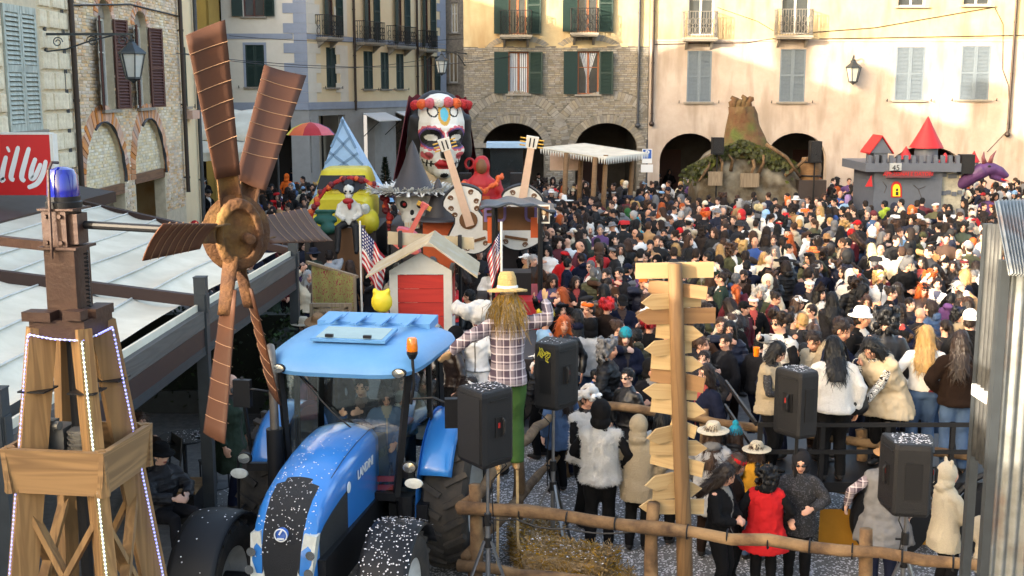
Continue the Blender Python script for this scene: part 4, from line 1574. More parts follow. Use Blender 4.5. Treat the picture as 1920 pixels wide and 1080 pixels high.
  # ------------------------------------------------------------------ wind wheel on the derrick's shaft
ax=V((0.97, -0.23, 0)).normalized()
hv=V((0.23, 0.97, 0)).normalized()
hub=at(443, 437, DY-0.2)
sh0=at(166, 421, DY)
ww=thing('wind_wheel', 'rusty six-bladed wind wheel on a horizontal shaft', 'wind wheel', (hub.x, hub.y, 0))
def wp(mb, name, mat, **k):
 return mb.obj(name, mat, ww, world=True, **k)
wp(MB().cyl(sh0-ax*0.1, hub-ax*0.05, 0.022, n=10), 'shaft', M_BLKP)
ax2, hv2=V((0.5, -0.87, 0)).normalized(), V((0.87, 0.5, 0)).normalized()
def fan(h, v, n=0.0):
 return hub+hv2*h+V((0, 0, v))+ax2*n
q=MB()
M3=Matrix((hv, V((0, 0, 1)), ax)).transposed()
q.rings([[fan(r_*math.cos(2*PI*k/24)*0.9, r_*math.sin(2*PI*k/24), n_)for k in range(24)]for r_, n_ in((0.08, -0.05), (0.19, -0.02), (0.2, 0.0), (0.16, 0.02), (0.1, 0.03))])
wp(q, 'hub_plate', M_RUST, smooth=True)
q=MB()
q.rings([[fan(r_*math.cos(2*PI*k/20)*0.75, r_*1.1*math.sin(2*PI*k/20), n_)for k in range(20)]for r_, n_ in((0.17, 0.03), (0.165, 0.075), (0.12, 0.085), (0.11, 0.05), (0.05, 0.045))])
q.cyl(fan(0.03, -0.02, 0.05), fan(0.03, -0.02, 0.15), 0.028)
me=blob(q, 0.01, M_RUST, 1, 'hub_casting')
displace(me, 0.004, 30, 3)
put('hub_casting', me, ww).matrix_parent_inverse=wmat(ww).inverted()
M_WIRE=pmat('pale_wire', lin((140, 108, 82)), 0.6, 0.0)
for ang_, L, w0, w1, beta in((103, 1.05, 0.13, 0.2, 48), (51, 1.07, 0.17, 0.24, 50), (-4, 1.1, 0.17, 0.25, 38), (-68, 1.02, 0.16, 0.2, 42), (-108, 1.05, 0.14, 0.23, 55), (176, 0.82, 0.16, 0.22, 38)):
 a=R(ang_)
 rad=hv*math.cos(a)+V((0, 0, math.sin(a)))
 tan=-hv*math.sin(a)+V((0, 0, math.cos(a)))
 ch=(-tan*math.cos(R(beta))+ax*math.sin(R(beta))).normalized()
 nn=rad.cross(ch).normalized()
 def P_(t, s, bend=0.0):
  w=w0+(w1-w0)*t
  r_=0.3+(L-0.3)*t
  cv=0.012*(1-(2*s)**2)
  return hub+rad*(r_+(0.05*s if t>0.9 else 0))+ch*(w*s)+nn*cv
 g0=MB().grid(lambda u_, v_:P_(v_, u_-0.5), 6, 12)
 me=g0.mesh('blade', M_SHEET, smooth='all')
 ev=evalmesh(me, [('SOLIDIFY', dict(thickness=0.006))])
 bo=put('blade', ev, ww)
 bo.matrix_parent_inverse=wmat(ww).inverted()
 g1=MB().grid(lambda u_, v_:hub+rad*(0.13+0.3*v_)+ch*((0.13-0.03*v_)*(u_-0.5))+nn*(0.045*math.cos((u_-0.5)*PI)+0.008+0.006*noise.noise(V((u_*4, v_*5, ang_)))), 8, 8)
 put('blade_root', evalmesh(g1.mesh('blade_root', M_RUST, smooth='all'), [('SOLIDIFY', dict(thickness=0.008))]), ww).matrix_parent_inverse=wmat(ww).inverted()
 wn_=6
 for k in range(wn_):
  t=0.22+0.75*k/wn_
  pts=[P_(t+0.05*(u_/6), u_/6-0.5)+nn*0.008 for u_ in range(7)]
  pts2=[P_(t+0.05*(u_/6), u_/6-0.5)-nn*0.008 for u_ in range(7)]
  MB().tube(pts, 0.0022, 4).tube(pts2, 0.0022, 4).obj('lashing_wire', M_WIRE, ww).matrix_parent_inverse=wmat(ww).inverted()
  # ------------------------------------------------------------------ log fence of the pen
M_LOG=pmat('barked_log', lin((116, 90, 62)), 0.9, c2=lin((60, 42, 28)), ns=5, na=0.9, bs=22, bst=0.6, stretch=(1, 1, 1), c3=lin((142, 114, 80)), n3=3)
M_TIE=M_BLKP
fen=thing('log_fence', 'rough log fence round the straw strewn pen', 'fence', (1.0, 12.0, 0))
def log(a, b_, r=0.055, name='rail', seed=0, n=10):
 a, b_=V(a), V(b_)
 L=(b_-a).length
 k=max(4, int(L/0.35))
 r0=random.Random(seed+int(a.x*100))
 pts, rr=[], []
 for i in range(k+1):
  t=i/k
  p=a.lerp(b_, t)
  p+=V((r0.gauss(0, 1), r0.gauss(0, 1), r0.gauss(0, 1)))*0.012
  pts.append(p)
  rr.append(r*r0.uniform(0.9, 1.12)*(1.08-0.16*t))
 m_=MB().tube(pts, rr, n, wob=0.25)
 return m_.obj(name, M_LOG, fen, smooth='all', world=True)
RZ=1.08
FL, FR=gnd(872, 948, RZ), gnd(1960, 1076, RZ)
BL, BR=gnd(1062, 752, 1.12), gnd(1980, 880, 1.2)
fl=lambda p, z:V((p.x, p.y, z))
log(FL-(FR-FL).normalized()*0.05, FR, 0.062, seed=1)
FL2=gnd(868, 1062, 0.5)
log(fl(FL, 0.42)-(FR-FL).normalized()*0.1, fl(FR, 0.42), 0.055, seed=2)
log(FL+V((-0.05, -0.05, -0.02)), fl(BL, 1.14), 0.06, seed=3)
log(fl(FL, 0.5), fl(BL, 0.5), 0.055, seed=4)
log(fl(BL, 1.12), fl(BR, 1.2), 0.058, seed=5)
log(fl(BL, 0.48), fl(BR, 0.55), 0.055, seed=6)
for p in(FL.lerp(FR, 0.02), FL.lerp(FR, 0.36), FL.lerp(FR, 0.73), FL.lerp(BL, 0.45), BL, BL.lerp(BR, 0.33), BL.lerp(BR, 0.66), BR):
 log((p.x, p.y+0.12, 0), (p.x, p.y+0.12, 1.28), 0.07, 'post', seed=9)
for t in(0.06, 0.11, 0.2, 0.29, 0.42, 0.49, 0.56, 0.63, 0.7, 0.78, 0.86, 0.93):
 p=FL.lerp(FR, t)
 d=(FR-FL).normalized()
 MB().tube([p+(V((0, 0, 1))*math.cos(2*PI*k/10)+d.cross(V((0, 0, 1)))*math.sin(2*PI*k/10))*0.072 for k in range(10)], 0.009, 5, closed=True).obj('cable_tie', M_TIE, fen, world=True)
cable('power_cable', [FL+V((0.1, 0, -0.08)), FL.lerp(FR, 0.1)+V((0, -0.05, -0.06)), FL.lerp(FR, 0.2)+V((0, -0.05, -0.1)), FL.lerp(FR, 0.33)+V((0, 0, -0.05))], None, 0.01, 0.04)
tag(bpy.data.objects['power_cable'], 'black power cable hanging along the front log rail', 'cable')
M_TARP=pmat('ochre_tarp', lin((196, 140, 40)), 0.7, ns=3, na=0.4, bs=3, bst=0.5)
ta, tb_=gnd(1540, 1000, 0.2), gnd(1775, 1000, 0.2)
tp_=MB().grid(lambda s, t:(ta.x+(tb_.x-ta.x)*s, ta.y+0.1+(tb_.y-ta.y)*s+0.03*math.sin(s*17+t*3)*(1-t), 0.005+0.46*t), 40, 8)
tag(tp_.obj('tarpaulin', M_TARP, smooth='all'), 'ochre yellow tarpaulin hung along the far rail of the pen', 'tarpaulin')
# ------------------------------------------------------------------ signpost
M_SIGNW=woodmat('sign_pine', lin((168, 144, 104)), lin((112, 78, 42)), 4, (0.05, 1, 1), island=0.16, amt=0.5)
M_SIGND=woodmat('sign_larch', lin((130, 98, 64)), lin((88, 56, 32)), 4, (0.05, 1, 1), island=0.1, amt=0.6)
SY=11.25
b0=gnd(1288, 1128, 0.0)
b0=V((at(1288, 1100, SY).x, SY, 0))
tp=at(1265, 494, SY)
sg=thing('arrow_signpost', 'tall wooden post with seventeen blank arrow boards', 'signpost', b0)
dirp=(tp-b0)
q=MB()
q.tube([V((0, 0, 0)), dirp*0.25+V((0.008, 0, 0)), dirp*0.5, dirp*0.75+V((0.006, 0, 0)), dirp], [0.085, 0.08, 0.074, 0.07, 0.068], 12, wob=0.2)
q.obj('post', woodmat('peeled_post', lin((122, 92, 58)), lin((66, 44, 26)), 5, (1, 1, 0.07)), sg, smooth='all')
BD=[(1195, 1345, 513, 511, 0, 0), (1219, 1330, 540, 556, 0, 1), (1204, 1322, 574, 566, -1, 0), (1195, 1348, 600, 598, -1, 1), (1234, 1323, 624, 636, 1, 0), (1210, 1305, 663, 655, -1, 0), (1225, 1323, 683, 694, 1, 0), (1224, 1324, 706, 733, 0, 1), (1209, 1314, 738, 750, -1, 0), (1225, 1327, 765, 783, 1, 0), (1262, 1307, 798, 822, 0, 0), (1214, 1282, 832, 816, -1, 0), (1222, 1331, 850, 849, 1, 0), (1224, 1323, 866, 893, 0, 0), (1210, 1290, 918, 906, -1, 0), (1227, 1323, 934, 927, 1, 0), (1201, 1326, 958, 964, -1, 0)]
for i, (x0, x1, ya, yb, pt, dk)in enumerate(BD):
 A, B_=at(x0, ya, SY-0.1), at(x1, yb, SY-0.1)
 back=i%3==2 and i not in(2, )
 yaw=R([4, -18, 10, 3, -12, 14, -8, -22, 6, -14, -30, 18, -5, -24, 20, 8, 5][i])
 L=(B_-A).length
 h=0.155 if i not in(1, 10)else 0.13
 q=MB()
 hx, hz=L/2, h/2
 if pt==0:
  poly=[(-hx, 0, -hz), (hx, 0, -hz), (hx, 0, hz), (-hx, 0, hz)]
 elif pt>0:
  poly=[(-hx, 0, -hz), (hx-0.11, 0, -hz), (hx, 0, 0), (hx-0.11, 0, hz), (-hx, 0, hz)]
 else:
  poly=[(-hx+0.11, 0, -hz), (hx, 0, -hz), (hx, 0, hz), (-hx+0.11, 0, hz), (-hx, 0, 0)]
 q.prism(poly, (0, 0.026, 0))
 c=(A+B_)/2
 pc=b0+dirp*((c.z)/dirp.z)
 yoff=0.066 if not back else 0.094
 cx=c.x-pc.x
 pos=V((pc.x, pc.y+yoff, c.z))-b0
 rotz=Matrix.Rotation(yaw, 4, 'Z')
 loc=Matrix.Translation(pos)@rotz@Matrix.Translation((cx/max(0.6, math.cos(yaw)), 0, 0))
 tilt=math.atan2(B_.z-A.z, B_.x-A.x)*0.5
 q.obj('arrow_board', M_SIGND if dk else M_SIGNW, sg, M=loc@Matrix.Rotation(-tilt, 4, 'Y'))
for i, z in enumerate((0.9, 1.6, 2.3, 3.0)):
 pass
 # ------------------------------------------------------------------ loudspeakers on tripods
M_SPK=pmat('speaker_cabinet', lin((28, 28, 30)), 0.55, spec=0.3, ns=60, na=0.3, bs=180, bst=0.4)
M_SPKG=pmat('speaker_grille', lin((30, 30, 32)), 0.5, 0.3, ns=150, na=0.6, bs=200, bst=0.8)
M_ALU=pmat('stand_tube', lin((140, 142, 146)), 0.35, 0.8, ns=9)
M_REDP=pmat('red_plastic', lin((176, 40, 36)), 0.5)
def speaker(px, py, Y, w, h, d, rz, label, tilt=0, view='side', stand=True, conf=50, tint=None):
 c=at(px, py, Y)
 t=thing('loudspeaker', label, 'loudspeaker', (c.x, c.y, c.z-h/2), rz, 'loudspeakers on tripod stands')
 q=MB()
 prof=[(-w/2, -d/2), (w/2, -d/2), (w/2, -d/2+0.06), (w*0.36, d/2-0.03), (w*0.3, d/2), (-w*0.3, d/2), (-w*0.36, d/2-0.03), (-w/2, -d/2+0.06)]
 rs=[]
 for z, s in((0, 0.93), (0.035, 1.0), (h-0.05, 1.0), (h-0.012, 0.96), (h, 0.9)):
  rs.append([V((x*s, y*s, z))for x, y in prof])
 q.rings(rs)
 q.obj('cabinet', M_SPK, t)
 MB().bb((-w/2+0.03, -d/2-0.012, 0.05), (w/2-0.03, -d/2-0.0, h-0.06)).obj('grille', M_SPKG, t)
 for s in(-1, 1):
  a=math.atan2(w*0.14, d-0.09)
  c0=V((s*(w*0.43+0.004), 0.02, h*0.52))
  M3_=rzm(-s*-a)
  MB().box(c0, (0.012, 0.13, 0.2), M3_).obj('handle_recess', M_BLKP, t)
  MB().tube([c0+V((0.01*s, 0.02, -0.09)), c0+V((0.03*s, 0.03, -0.06)), c0+V((0.034*s, 0.03, 0.06)), c0+V((0.01*s, 0.02, 0.09))], 0.014, 6).obj('handle', M_SPK, t)
  MB().box(c0+V((0.012*s, -0.02, 0.02)), (0.012, 0.02, 0.05), M3_).obj('handle_clip', M_REDP, t)
  for zz in(0.08, 0.88):
   MB().box((s*w*0.44, 0.02, h*zz), (0.01, d*0.62, 0.012), M3_).obj('rib', M_SPK, t)
 MB().bb((-w*0.16, d/2+0.001, h*0.25), (w*0.16, d/2+0.008, h*0.75)).obj('rear_panel', M_BLKP, t)
 MB().box((0, -0.02, h), (0.16, 0.06, 0.012)).obj('top_handle', M_BLKP, t)
 if conf:
  def s_():
   return(rng.uniform(-w*0.42, w*0.42)*0.85, rng.uniform(-d*0.42, d*0.42), h+0.006), (0, 0, 1)
  tag(confetti(s_, conf, 0.01).obj('confetti', M_CONF, t, fix=False), kind='stuff')
 if stand:
  st=thing('speaker_stand', label.replace('loudspeaker', 'tripod stand under the loudspeaker', 1)if len(label.split())<12 else 'tripod stand', 'stand', (c.x, c.y, 0), rz, 'tripod stands')
  zt_=c.z-h/2
  MB().cyl((0, 0, 0.9), (0, 0, zt_+0.004), 0.018, n=10).obj('upper_tube', M_ALU, st, smooth=True)
  MB().cyl((0, 0, 0.25), (0, 0, 1.15), 0.026, n=10).obj('lower_tube', M_ALU, st, smooth=True)
  MB().cyl((0, 0, 1.08), (0, 0, 1.2), 0.038, n=10).obj('collar', M_BLKP, st)
  MB().cyl((0, 0, 0.85), (0, 0, 0.95), 0.04, n=10).obj('leg_hub', M_BLKP, st)
  MB().cyl((0, 0, 1.13), (0.09, 0, 1.13), 0.012, n=6).obj('knob', M_BLKP, st)
  for k in range(3):
   a=2*PI*k/3+0.4
   MB().beam((0.04*math.cos(a), 0.04*math.sin(a), 0.92), (0.42*math.cos(a), 0.42*math.sin(a), 0.015), 0.028, 0.02).obj('leg', M_ALU, st)
   MB().beam((0.03*math.cos(a), 0.03*math.sin(a), 0.35), (0.25*math.cos(a), 0.25*math.sin(a), 0.4), 0.02, 0.012).obj('brace', M_ALU, st)
  MB().tube([(0.05, 0.1, zt_+0.1), (0.1, 0.16, zt_-0.05), (0.03, 0.03, zt_-0.2), (0.06, 0.02, zt_-0.5), (0.05, 0.04, 0.9)], 0.007, 5).obj('lead', M_BLKP, st)
 return t
s1_=speaker(914, 795, 11.2, 0.44, 0.76, 0.42, R(-55), 'black loudspeaker below the scarecrow by the tractor wheel', conf=80)
s2_=speaker(1038, 700, 12.9, 0.42, 0.75, 0.4, R(150), 'black loudspeaker with yellow paper tangled on it beside the scarecrow', conf=20)
s3_=speaker(1704, 890, 10.7, 0.48, 0.7, 0.42, R(172), 'black loudspeaker before the man in a grey poncho', conf=140)
s4_=speaker(1497, 753, 12.2, 0.36, 0.72, 0.36, R(205), 'black loudspeaker on the railed platform', conf=60, stand=False)
M_YSTR=pmat('yellow_streamer', lin((206, 196, 60)), 0.8)
q=MB()
r0=random.Random(3)
P_=[V((0, 0.2, 0))]
for k in range(60):
 P_.append(P_[-1]*0.92+V((r0.uniform(-0.03, 0.03), r0.uniform(-0.002, 0.004)+0.016, r0.uniform(-0.035, 0.035))))
q.tube(P_, 0.005, 4)
o=q.obj('paper_streamer', M_YSTR)
o.matrix_basis=wmat(s2_)@Matrix.Translation((0.0, 0.005, 0.6))
tag(o, 'tangle of yellow paper streamer stuck on the loudspeaker', 'streamer')
MB().cyl((0, 0, -0.5), (0, 0, 0.0), 0.02, n=8).obj('pole', M_BLKP, s4_)
# ------------------------------------------------------------------ hay
M_HAY=pmat('hay', lin((160, 130, 78)), 0.95, c2=lin((96, 74, 42)), ns=40, na=0.9, island=0.28)
def bale(px, py, Y, sx_, sy_, sz_, rz, label, n=4200, seed=0):
 c=at(px, py, Y)
 t=thing('hay_bale', label, 'hay bale', (c.x, c.y, 0), rz, 'hay bales in the pen')
 r0=random.Random(seed)
 q=MB()
 q.box((0, 0, sz_/2), (sx_*0.94, sy_*0.94, sz_*0.94))
 me=evalmesh(q.mesh('core', M_HAY), [('SUBSURF', dict(levels=4, render_levels=4, subdivision_type='SIMPLE'))])
 displace(me, 0.03, 6, seed)
 me.materials.clear();me.materials.append(M_HAY)
 put('bale_core', me, t)
 q=MB()
 for k in range(n):
  f_=r0.choice('tttfbslr' if sz_>0.25 else 'tttt')
  u_, v_=r0.uniform(-0.5, 0.5), r0.uniform(-0.5, 0.5)
  if f_=='t':
   p, nn=V((u_*sx_, v_*sy_, sz_*0.97)), V((0, 0, 1))
  elif f_ in 'fb':
   p, nn=V((u_*sx_, (-0.49 if f_=='f' else 0.49)*sy_, (v_+0.5)*sz_)), V((0, -1 if f_=='f' else 1, 0))
  else:
   p, nn=V(((-0.49 if f_ in 'sl' else 0.49)*sx_, u_*sy_, (v_+0.5)*sz_)), V((-1 if f_ in 'sl' else 1, 0, 0))
  d=V((r0.gauss(0, 1), r0.gauss(0, 1), r0.gauss(0, 0.6)))
  d=(d-nn*d.dot(nn)*0.7).normalized()
  L=r0.uniform(0.05, 0.13)
  s_=d.cross(nn+V((0.1, 0.2, 0.1))).normalized()*0.0035
  p=p+nn*r0.uniform(0, 0.035)
  q.quad(p-s_, p+s_, p+d*L+s_+nn*r0.uniform(0, 0.03), p+d*L-s_+nn*0.01)
 tag(q.obj('straw', M_HAY, t, fix=False), kind='stuff')
 def s_():
  return(r0.uniform(-0.5, 0.5)*sx_, r0.uniform(-0.5, 0.5)*sy_, sz_+0.02), (r0.uniform(-0.3, 0.3), r0.uniform(-0.3, 0.3), 1)
 tag(confetti(s_, 160, 0.011).obj('confetti', M_CONF, t, fix=False), kind='stuff')
bale(1066, 1010, 12.1, 0.95, 0.5, 0.44, R(-22), 'hay bale lying flat behind the front log rail', seed=1)
bale(1010, 990, 12.8, 0.5, 0.8, 0.36, R(10), 'hay bale beside the scarecrow sticks', seed=2)
bale(1110, 1060, 11.6, 0.9, 0.5, 0.3, R(8), 'broken low hay bale spilling under the front rail', seed=3)
# ------------------------------------------------------------------ corrugated shack at the edge
M_ZINC=pmat('weathered_zinc', lin((128, 132, 132)), 0.5, 0.5, c2=lin((92, 94, 92)), ns=6, na=0.9, c3=lin((104, 66, 40)), n3=1.6)
M_ZINCD=pmat('old_zinc', lin((78, 80, 80)), 0.55, 0.4, c2=lin((52, 52, 52)), ns=6, na=0.9)
ck=thing('corrugated_shack', 'shack of rusty corrugated zinc sheets beside the platform', 'shack', (at(1900, 700, 8.2).x, 8.2, 0))
def corr(A, B_, C_, D_, mat, name, pitch=0.076, amp=0.014):
 """sheet from edge A-B down to D-C; waves run along A->B"""
 A, B_, C_, D_=V(A), V(B_), V(C_), V(D_)
 L=(B_-A).length
 n=max(12, int(L/pitch*8))
 nn=(B_-A).cross(D_-A).normalized()
 g=MB().grid(lambda s, t:A.lerp(B_, s).lerp(D_.lerp(C_, s), t)+nn*(amp*math.sin(2*PI*s*L/pitch)), n, 6)
 me=evalmesh(g.mesh(name, mat, smooth='all'), [('SOLIDIFY', dict(thickness=0.003))])
 o=put(name, me, ck)
 o.matrix_parent_inverse=wmat(ck).inverted()
 return o
corr(at(1866, 376, 8.6), at(1975, 372, 9.6), at(1990, 522, 7.6), at(1893, 514, 7.5), M_ZINC, 'roof_sheet')
corr(at(1880, 515, 7.8), at(1975, 515, 7.8), V(at(1975, 515, 7.8))*V((1, 1, 0))+V((0, 0, 1.35)), V(at(1880, 515, 7.8))*V((1, 1, 0))+V((0, 0, 1.35)), M_ZINC, 'wall_sheet')
p0=at(1882, 515, 7.8)
MB().bb((p0.x-0.03, p0.y-0.03, 0), (p0.x+0.03, p0.y+0.03, p0.z+0.1)).obj('post', M_STEEL, ck, world=True)
a_, b_=at(1852, 420, 9.4), at(1882, 420, 9.0)
corr(a_, b_, V((b_.x, b_.y, 2.4)), V((a_.x, a_.y, 2.4)), M_ZINCD, 'wall_sheet', 0.1, 0.02)
MB().bb((a_.x-0.02, a_.y-0.02, 0), (a_.x+0.05, a_.y+0.05, a_.z)).obj('post', M_STEEL, ck, world=True)
tb0=at(1858, 738, 9.2)
MB().box((tb0.x, tb0.y, tb0.z), (0.2, 0.3, 0.09)).box((tb0.x+0.35, tb0.y, tb0.z), (0.5, 0.25, 0.04)).obj('counter_box', M_SWHITE, ck, world=True)
# ------------------------------------------------------------------ railed platform
PZ=0.92
pf=thing('railed_platform', 'black steel railed trailer platform carrying the fleece-vested group', 'trailer', (at(1650, 850, 13.6).x, 13.6, 0))
A=at(1405, 800, 13.4)
px0, px1=A.x, at(1905, 800, 13.0).x
py0, py1=12.95, 14.9
MB().bb((px0, py0, PZ-0.12), (px1, py1, PZ)).obj('deck', M_BLKP, pf, world=True)
q=MB()
for x in(px0+0.03, px0+(px1-px0)*0.25, px0+(px1-px0)*0.5, px0+(px1-px0)*0.75, px1-0.03):
 MB().bb((x-0.025, py0-0.03, PZ-0.1), (x+0.025, py0+0.02, PZ+0.72)).obj('railing_post', M_BLKP, pf, world=True)
for zz in(0.7, 0.38):
 MB().bb((px0, py0-0.055, PZ+zz-0.025), (px1, py0-0.032, PZ+zz+0.025)).obj('railing', M_BLKP, pf, world=True)
 MB().bb((px0-0.03, py0, PZ+zz-0.025), (px0-0.002, py1, PZ+zz+0.025)).obj('railing', M_BLKP, pf, world=True)
for x in(at(1680, 840, 12.9).x, at(1880, 840, 12.9).x):
 w_=MB().lathe([(0.001, -0.1), (0.2, -0.11), (0.24, -0.08), (0.36, -0.1), (0.45, -0.09), (0.47, -0.03), (0.47, 0.03), (0.45, 0.09), (0.2, 0.1), (0.001, 0.1)], (x, py0-0.0, 0.48), 28, rot=rx(R(90)))
 w_.obj('wheel', M_BLKP, pf, world=True, smooth=True)
 MB().tube([(x+0.55*math.cos(t), py0-0.02, 0.5+0.55*math.sin(t))for t in[PI*0.05+PI*0.9*k/14 for k in range(15)]], 0.035, 6).obj('mudguard', M_BLKP, pf, world=True)
 # ------------------------------------------------------------------ blue tractor (x forward, y left, z up)
M_BLUE=pmat('tractor_blue', lin((44, 122, 198)), 0.3, ns=3, na=0.25, coat=0.6, c2=lin((40, 104, 166)))
M_ROOFB=pmat('tractor_roof_blue', lin((86, 142, 190)), 0.5, c2=lin((98, 150, 194)), ns=2.5, na=0.8, bs=60, bst=0.15)
M_TYRE=pmat('tyre', lin((38, 36, 35)), 0.85, c2=lin((84, 74, 62)), ns=5, na=0.6)
M_GRILL=pmat('grille_mesh', lin((36, 35, 36)), 0.6, ns=80, na=0.5, bs=240, bst=0.8)
M_CABG=glassmat('cab_glass', (0.82, 0.9, 0.87), 0.06)
M_LAMPG=pmat('lamp_glass_clear', lin((214, 214, 204)), 0.12, ns=14, na=0.5, spec=0.8)
M_CHROME=pmat('lamp_reflector', lin((190, 190, 186)), 0.15, 0.9)
M_AMBER=pmat('amber_lens', lin((226, 120, 20)), 0.2, ns=3, coat=0.5)
M_EXH=pmat('exhaust_steel', lin((120, 112, 104)), 0.45, 0.7, ns=9)
M_RIM=pmat('wheel_rim', lin((200, 200, 196)), 0.5, ns=6)
TRZ=math.atan2(-0.985, -0.17)
tr_=thing('blue_tractor', 'blue farm tractor with pale blue cab roof and confetti on its bonnet', 'tractor', (-1.64, 13.0, 0), TRZ)
tr_.scale=(1.06, 1.06, 1.06)
def tt(mb, name, mat, parent=None, **k):
 return mb.obj(name, mat, parent or tr_, **k)
ST=[(0.8, 1.76, 0.338), (1.2, 1.76, 0.333), (1.6, 1.73, 0.325), (1.95, 1.68, 0.315), (2.2, 1.62, 0.307), (2.38, 1.55, 0.299), (2.5, 1.46, 0.29), (2.6, 1.33, 0.281), (2.66, 1.18, 0.272), (2.69, 1.0, 0.259), (2.69, 0.86, 0.246)]
def bsec(x, zt_, hw, n=20):
 zb=min(1.02, zt_-0.02)if x<2.55 else 0.86
 pts=[]
 for k in range(n+1):
  t=k/n*2-1
  s=abs(t)
  if s<0.55:
   y=t/0.55*(hw*0.72)
   z=zt_-0.05*(s/0.55)**2
  elif s<0.72:
   a=(s-0.55)/0.17*PI/2
   y=math.copysign(hw*0.72+hw*0.28*math.sin(a), t)
   z=zt_-0.05-0.1*(1-math.cos(a))
  else:
   y=math.copysign(hw, t)
   z=max(zb, zt_-0.15)+(zb-max(zb, zt_-0.15))*(s-0.72)/0.28
  pts.append(V((x, y, max(z, zb))))
 return pts
q=MB()
secs=[]
for i in range(len(ST)-1):
 for k in range(4):
  t=k/4
  a, b_=ST[i], ST[i+1]
  secs.append(tuple(a[j]+(b_[j]-a[j])*t for j in range(3)))
secs.append(ST[-1])
n=20
rows=[bsec(*s)for s in secs]
vs_=[p for r_ in rows for p in r_]
fs, mk=[], []
for i in range(len(rows)-1):
 for k in range(n):
  fs.append((i*(n+1)+k, (i+1)*(n+1)+k, (i+1)*(n+1)+k+1, i*(n+1)+k+1))
  x=(rows[i][k].x+rows[i+1][k].x)/2
  t=abs((k+0.5)/n*2-1)
  z=(rows[i][k].z+rows[i+1][k].z)/2
  edge=0.46*min(1, max(0, (x-2.12)/0.1))**0.5
  blk=x>2.12 and t<edge
  side=1.75<x<2.5 and t>0.8 and z>1.05
  mk.append(1 if blk or side else 0)
q.add(vs_, fs)
q.m=mk
tt(q, 'bonnet', [M_BLUE, M_GRILL], smooth=True)
MB().bb((0.75, -0.36, 0.8), (2.55, 0.36, 1.03)).bb((0.6, -0.3, 0.55), (2.5, 0.3, 0.8)).obj('engine_block', M_BLKP, tr_)
for s in(-1, 1):
 hl=MB().prism([(2.61, s*0.14, 0.86), (2.61, s*0.272, 0.86), (2.5, s*0.302, 1.26), (2.53, s*0.2, 1.29)], (0.1, 0, 0))
 h_=tt(hl, 'headlight', M_LAMPG)
 for z in(0.98, 1.12):
  tt(MB().lathe([(0.001, 0.0), (0.03, 0.004), (0.042, 0.02)], (2.70-(z-0.98)*0.4+0.02, s*0.268, z), 14, rot=ry(R(90))), 'reflector', M_CHROME, h_, smooth=True)
 b_=tt(MB().lathe([(0.001, 0.006), (0.05, 0.005), (0.055, 0)], (1.75, s*0.326, 1.42), 18, rot=rx(R(-90*s))), 'badge', M_SWHITE)
 lettering('LANDINI', 0.13, M_SWHITE, tr_, Matrix.Translation((1.25, s*0.339, 1.45))@(Matrix.Rotation(R(90), 4, 'X')if s<0 else Matrix.Rotation(PI, 4, 'Z')@Matrix.Rotation(R(90), 4, 'X')), bold=True)
bd=tt(MB().ell((2.63, 0, 1.28), (0.02, 0.06, 0.06), ry(R(-25)), 16, 8), 'badge', M_SBLUE, smooth=True)
tt(MB().beam((2.672, -0.012, 1.29), (2.666, 0.012, 1.33), 0.012, 0.014).beam((2.668, 0.03, 1.25), (2.668, -0.03, 1.25), 0.012, 0.014).tube([(2.665-0.0, 0.056*math.cos(t), 1.282+0.056*math.sin(t))for t in[2*PI*k/20 for k in range(20)]], 0.006, 5, closed=True), 'badge_mark', M_SWHITE, bd)
tt(MB().tube([(x, 0.26, z-0.055+0.004)for x, z in((0.82, 1.76), (1.3, 1.755), (1.7, 1.72), (2.05, 1.66))], 0.004, 4), 'bonnet_seam', M_GRILL)
def _bon():
 s_=secs[rng.randrange(4, 33)]
 y=rng.uniform(-0.26, 0.26)
 k=(y/(s_[2]*0.72))*0.55
 i=min(len(secs)-2, secs.index(s_))
 a, b2=secs[i], secs[i+1]
 nn=V((a[1]-b2[1]+0.02, 0, b2[0]-a[0]+0.001))
 fx=rng.random()
 s_=tuple(a[j]+(b2[j]-a[j])*fx for j in range(3))
 return(s_[0], y, s_[1]-0.05*(abs(k)/0.55)**2+0.002), nn
tag(tt(confetti(_bon, 260, 0.006), 'confetti', M_CONF, fix=False), kind='stuff')
def roofz(u, v):
 return 0
RX, RY=0.88, 0.86
cxr=0.15
q=MB()
prof=[(0.9, 2.38), (0.985, 2.345), (1.0, 2.39), (0.97, 2.44), (0.88, 2.49), (0.74, 2.53), (0.55, 2.555), (0.3, 2.57), (0.001, 2.575)]
rs=[]
for r_, z in prof:
 ring=[]
 for k in range(48):
  a=2*PI*k/48
  c, s=math.cos(a), math.sin(a)
  e=0.42
  x=math.copysign(abs(c)**e, c)*RX*r_
  y=math.copysign(abs(s)**e, s)*RY*r_*(1.0-0.06*(x/RX))
  dz=-0.07*max(0, x/RX)**3
  ring.append(V((cxr+x, y, z+dz)))
 rs.append(ring)
q.rings(rs)
rf=tt(q, 'cab_roof', M_ROOFB, smooth=True)
tt(MB().box((cxr-0.58, 0, 2.558), (0.4, 1.26, 0.09), (0, R(4), 0)), 'roof_panel', M_ROOFB, rf)
for y in(-0.42, -0.14, 0.14, 0.42):
 tt(MB().box((cxr-0.3, y, 2.625), (0.42, 0.07, 0.018), (0, R(1.5), 0)), 'roof_rib', M_ROOFB, rf)
 tt(MB().box((cxr-0.58, y, 2.601), (0.3, 0.07, 0.016), (0, R(4), 0)), 'roof_rib', M_ROOFB, rf)
tt(MB().box((cxr+0.28, 0.0, 2.592), (0.5, 0.78, 0.03), (0, R(4), 0)), 'hatch_frame', M_ROOFB, rf)
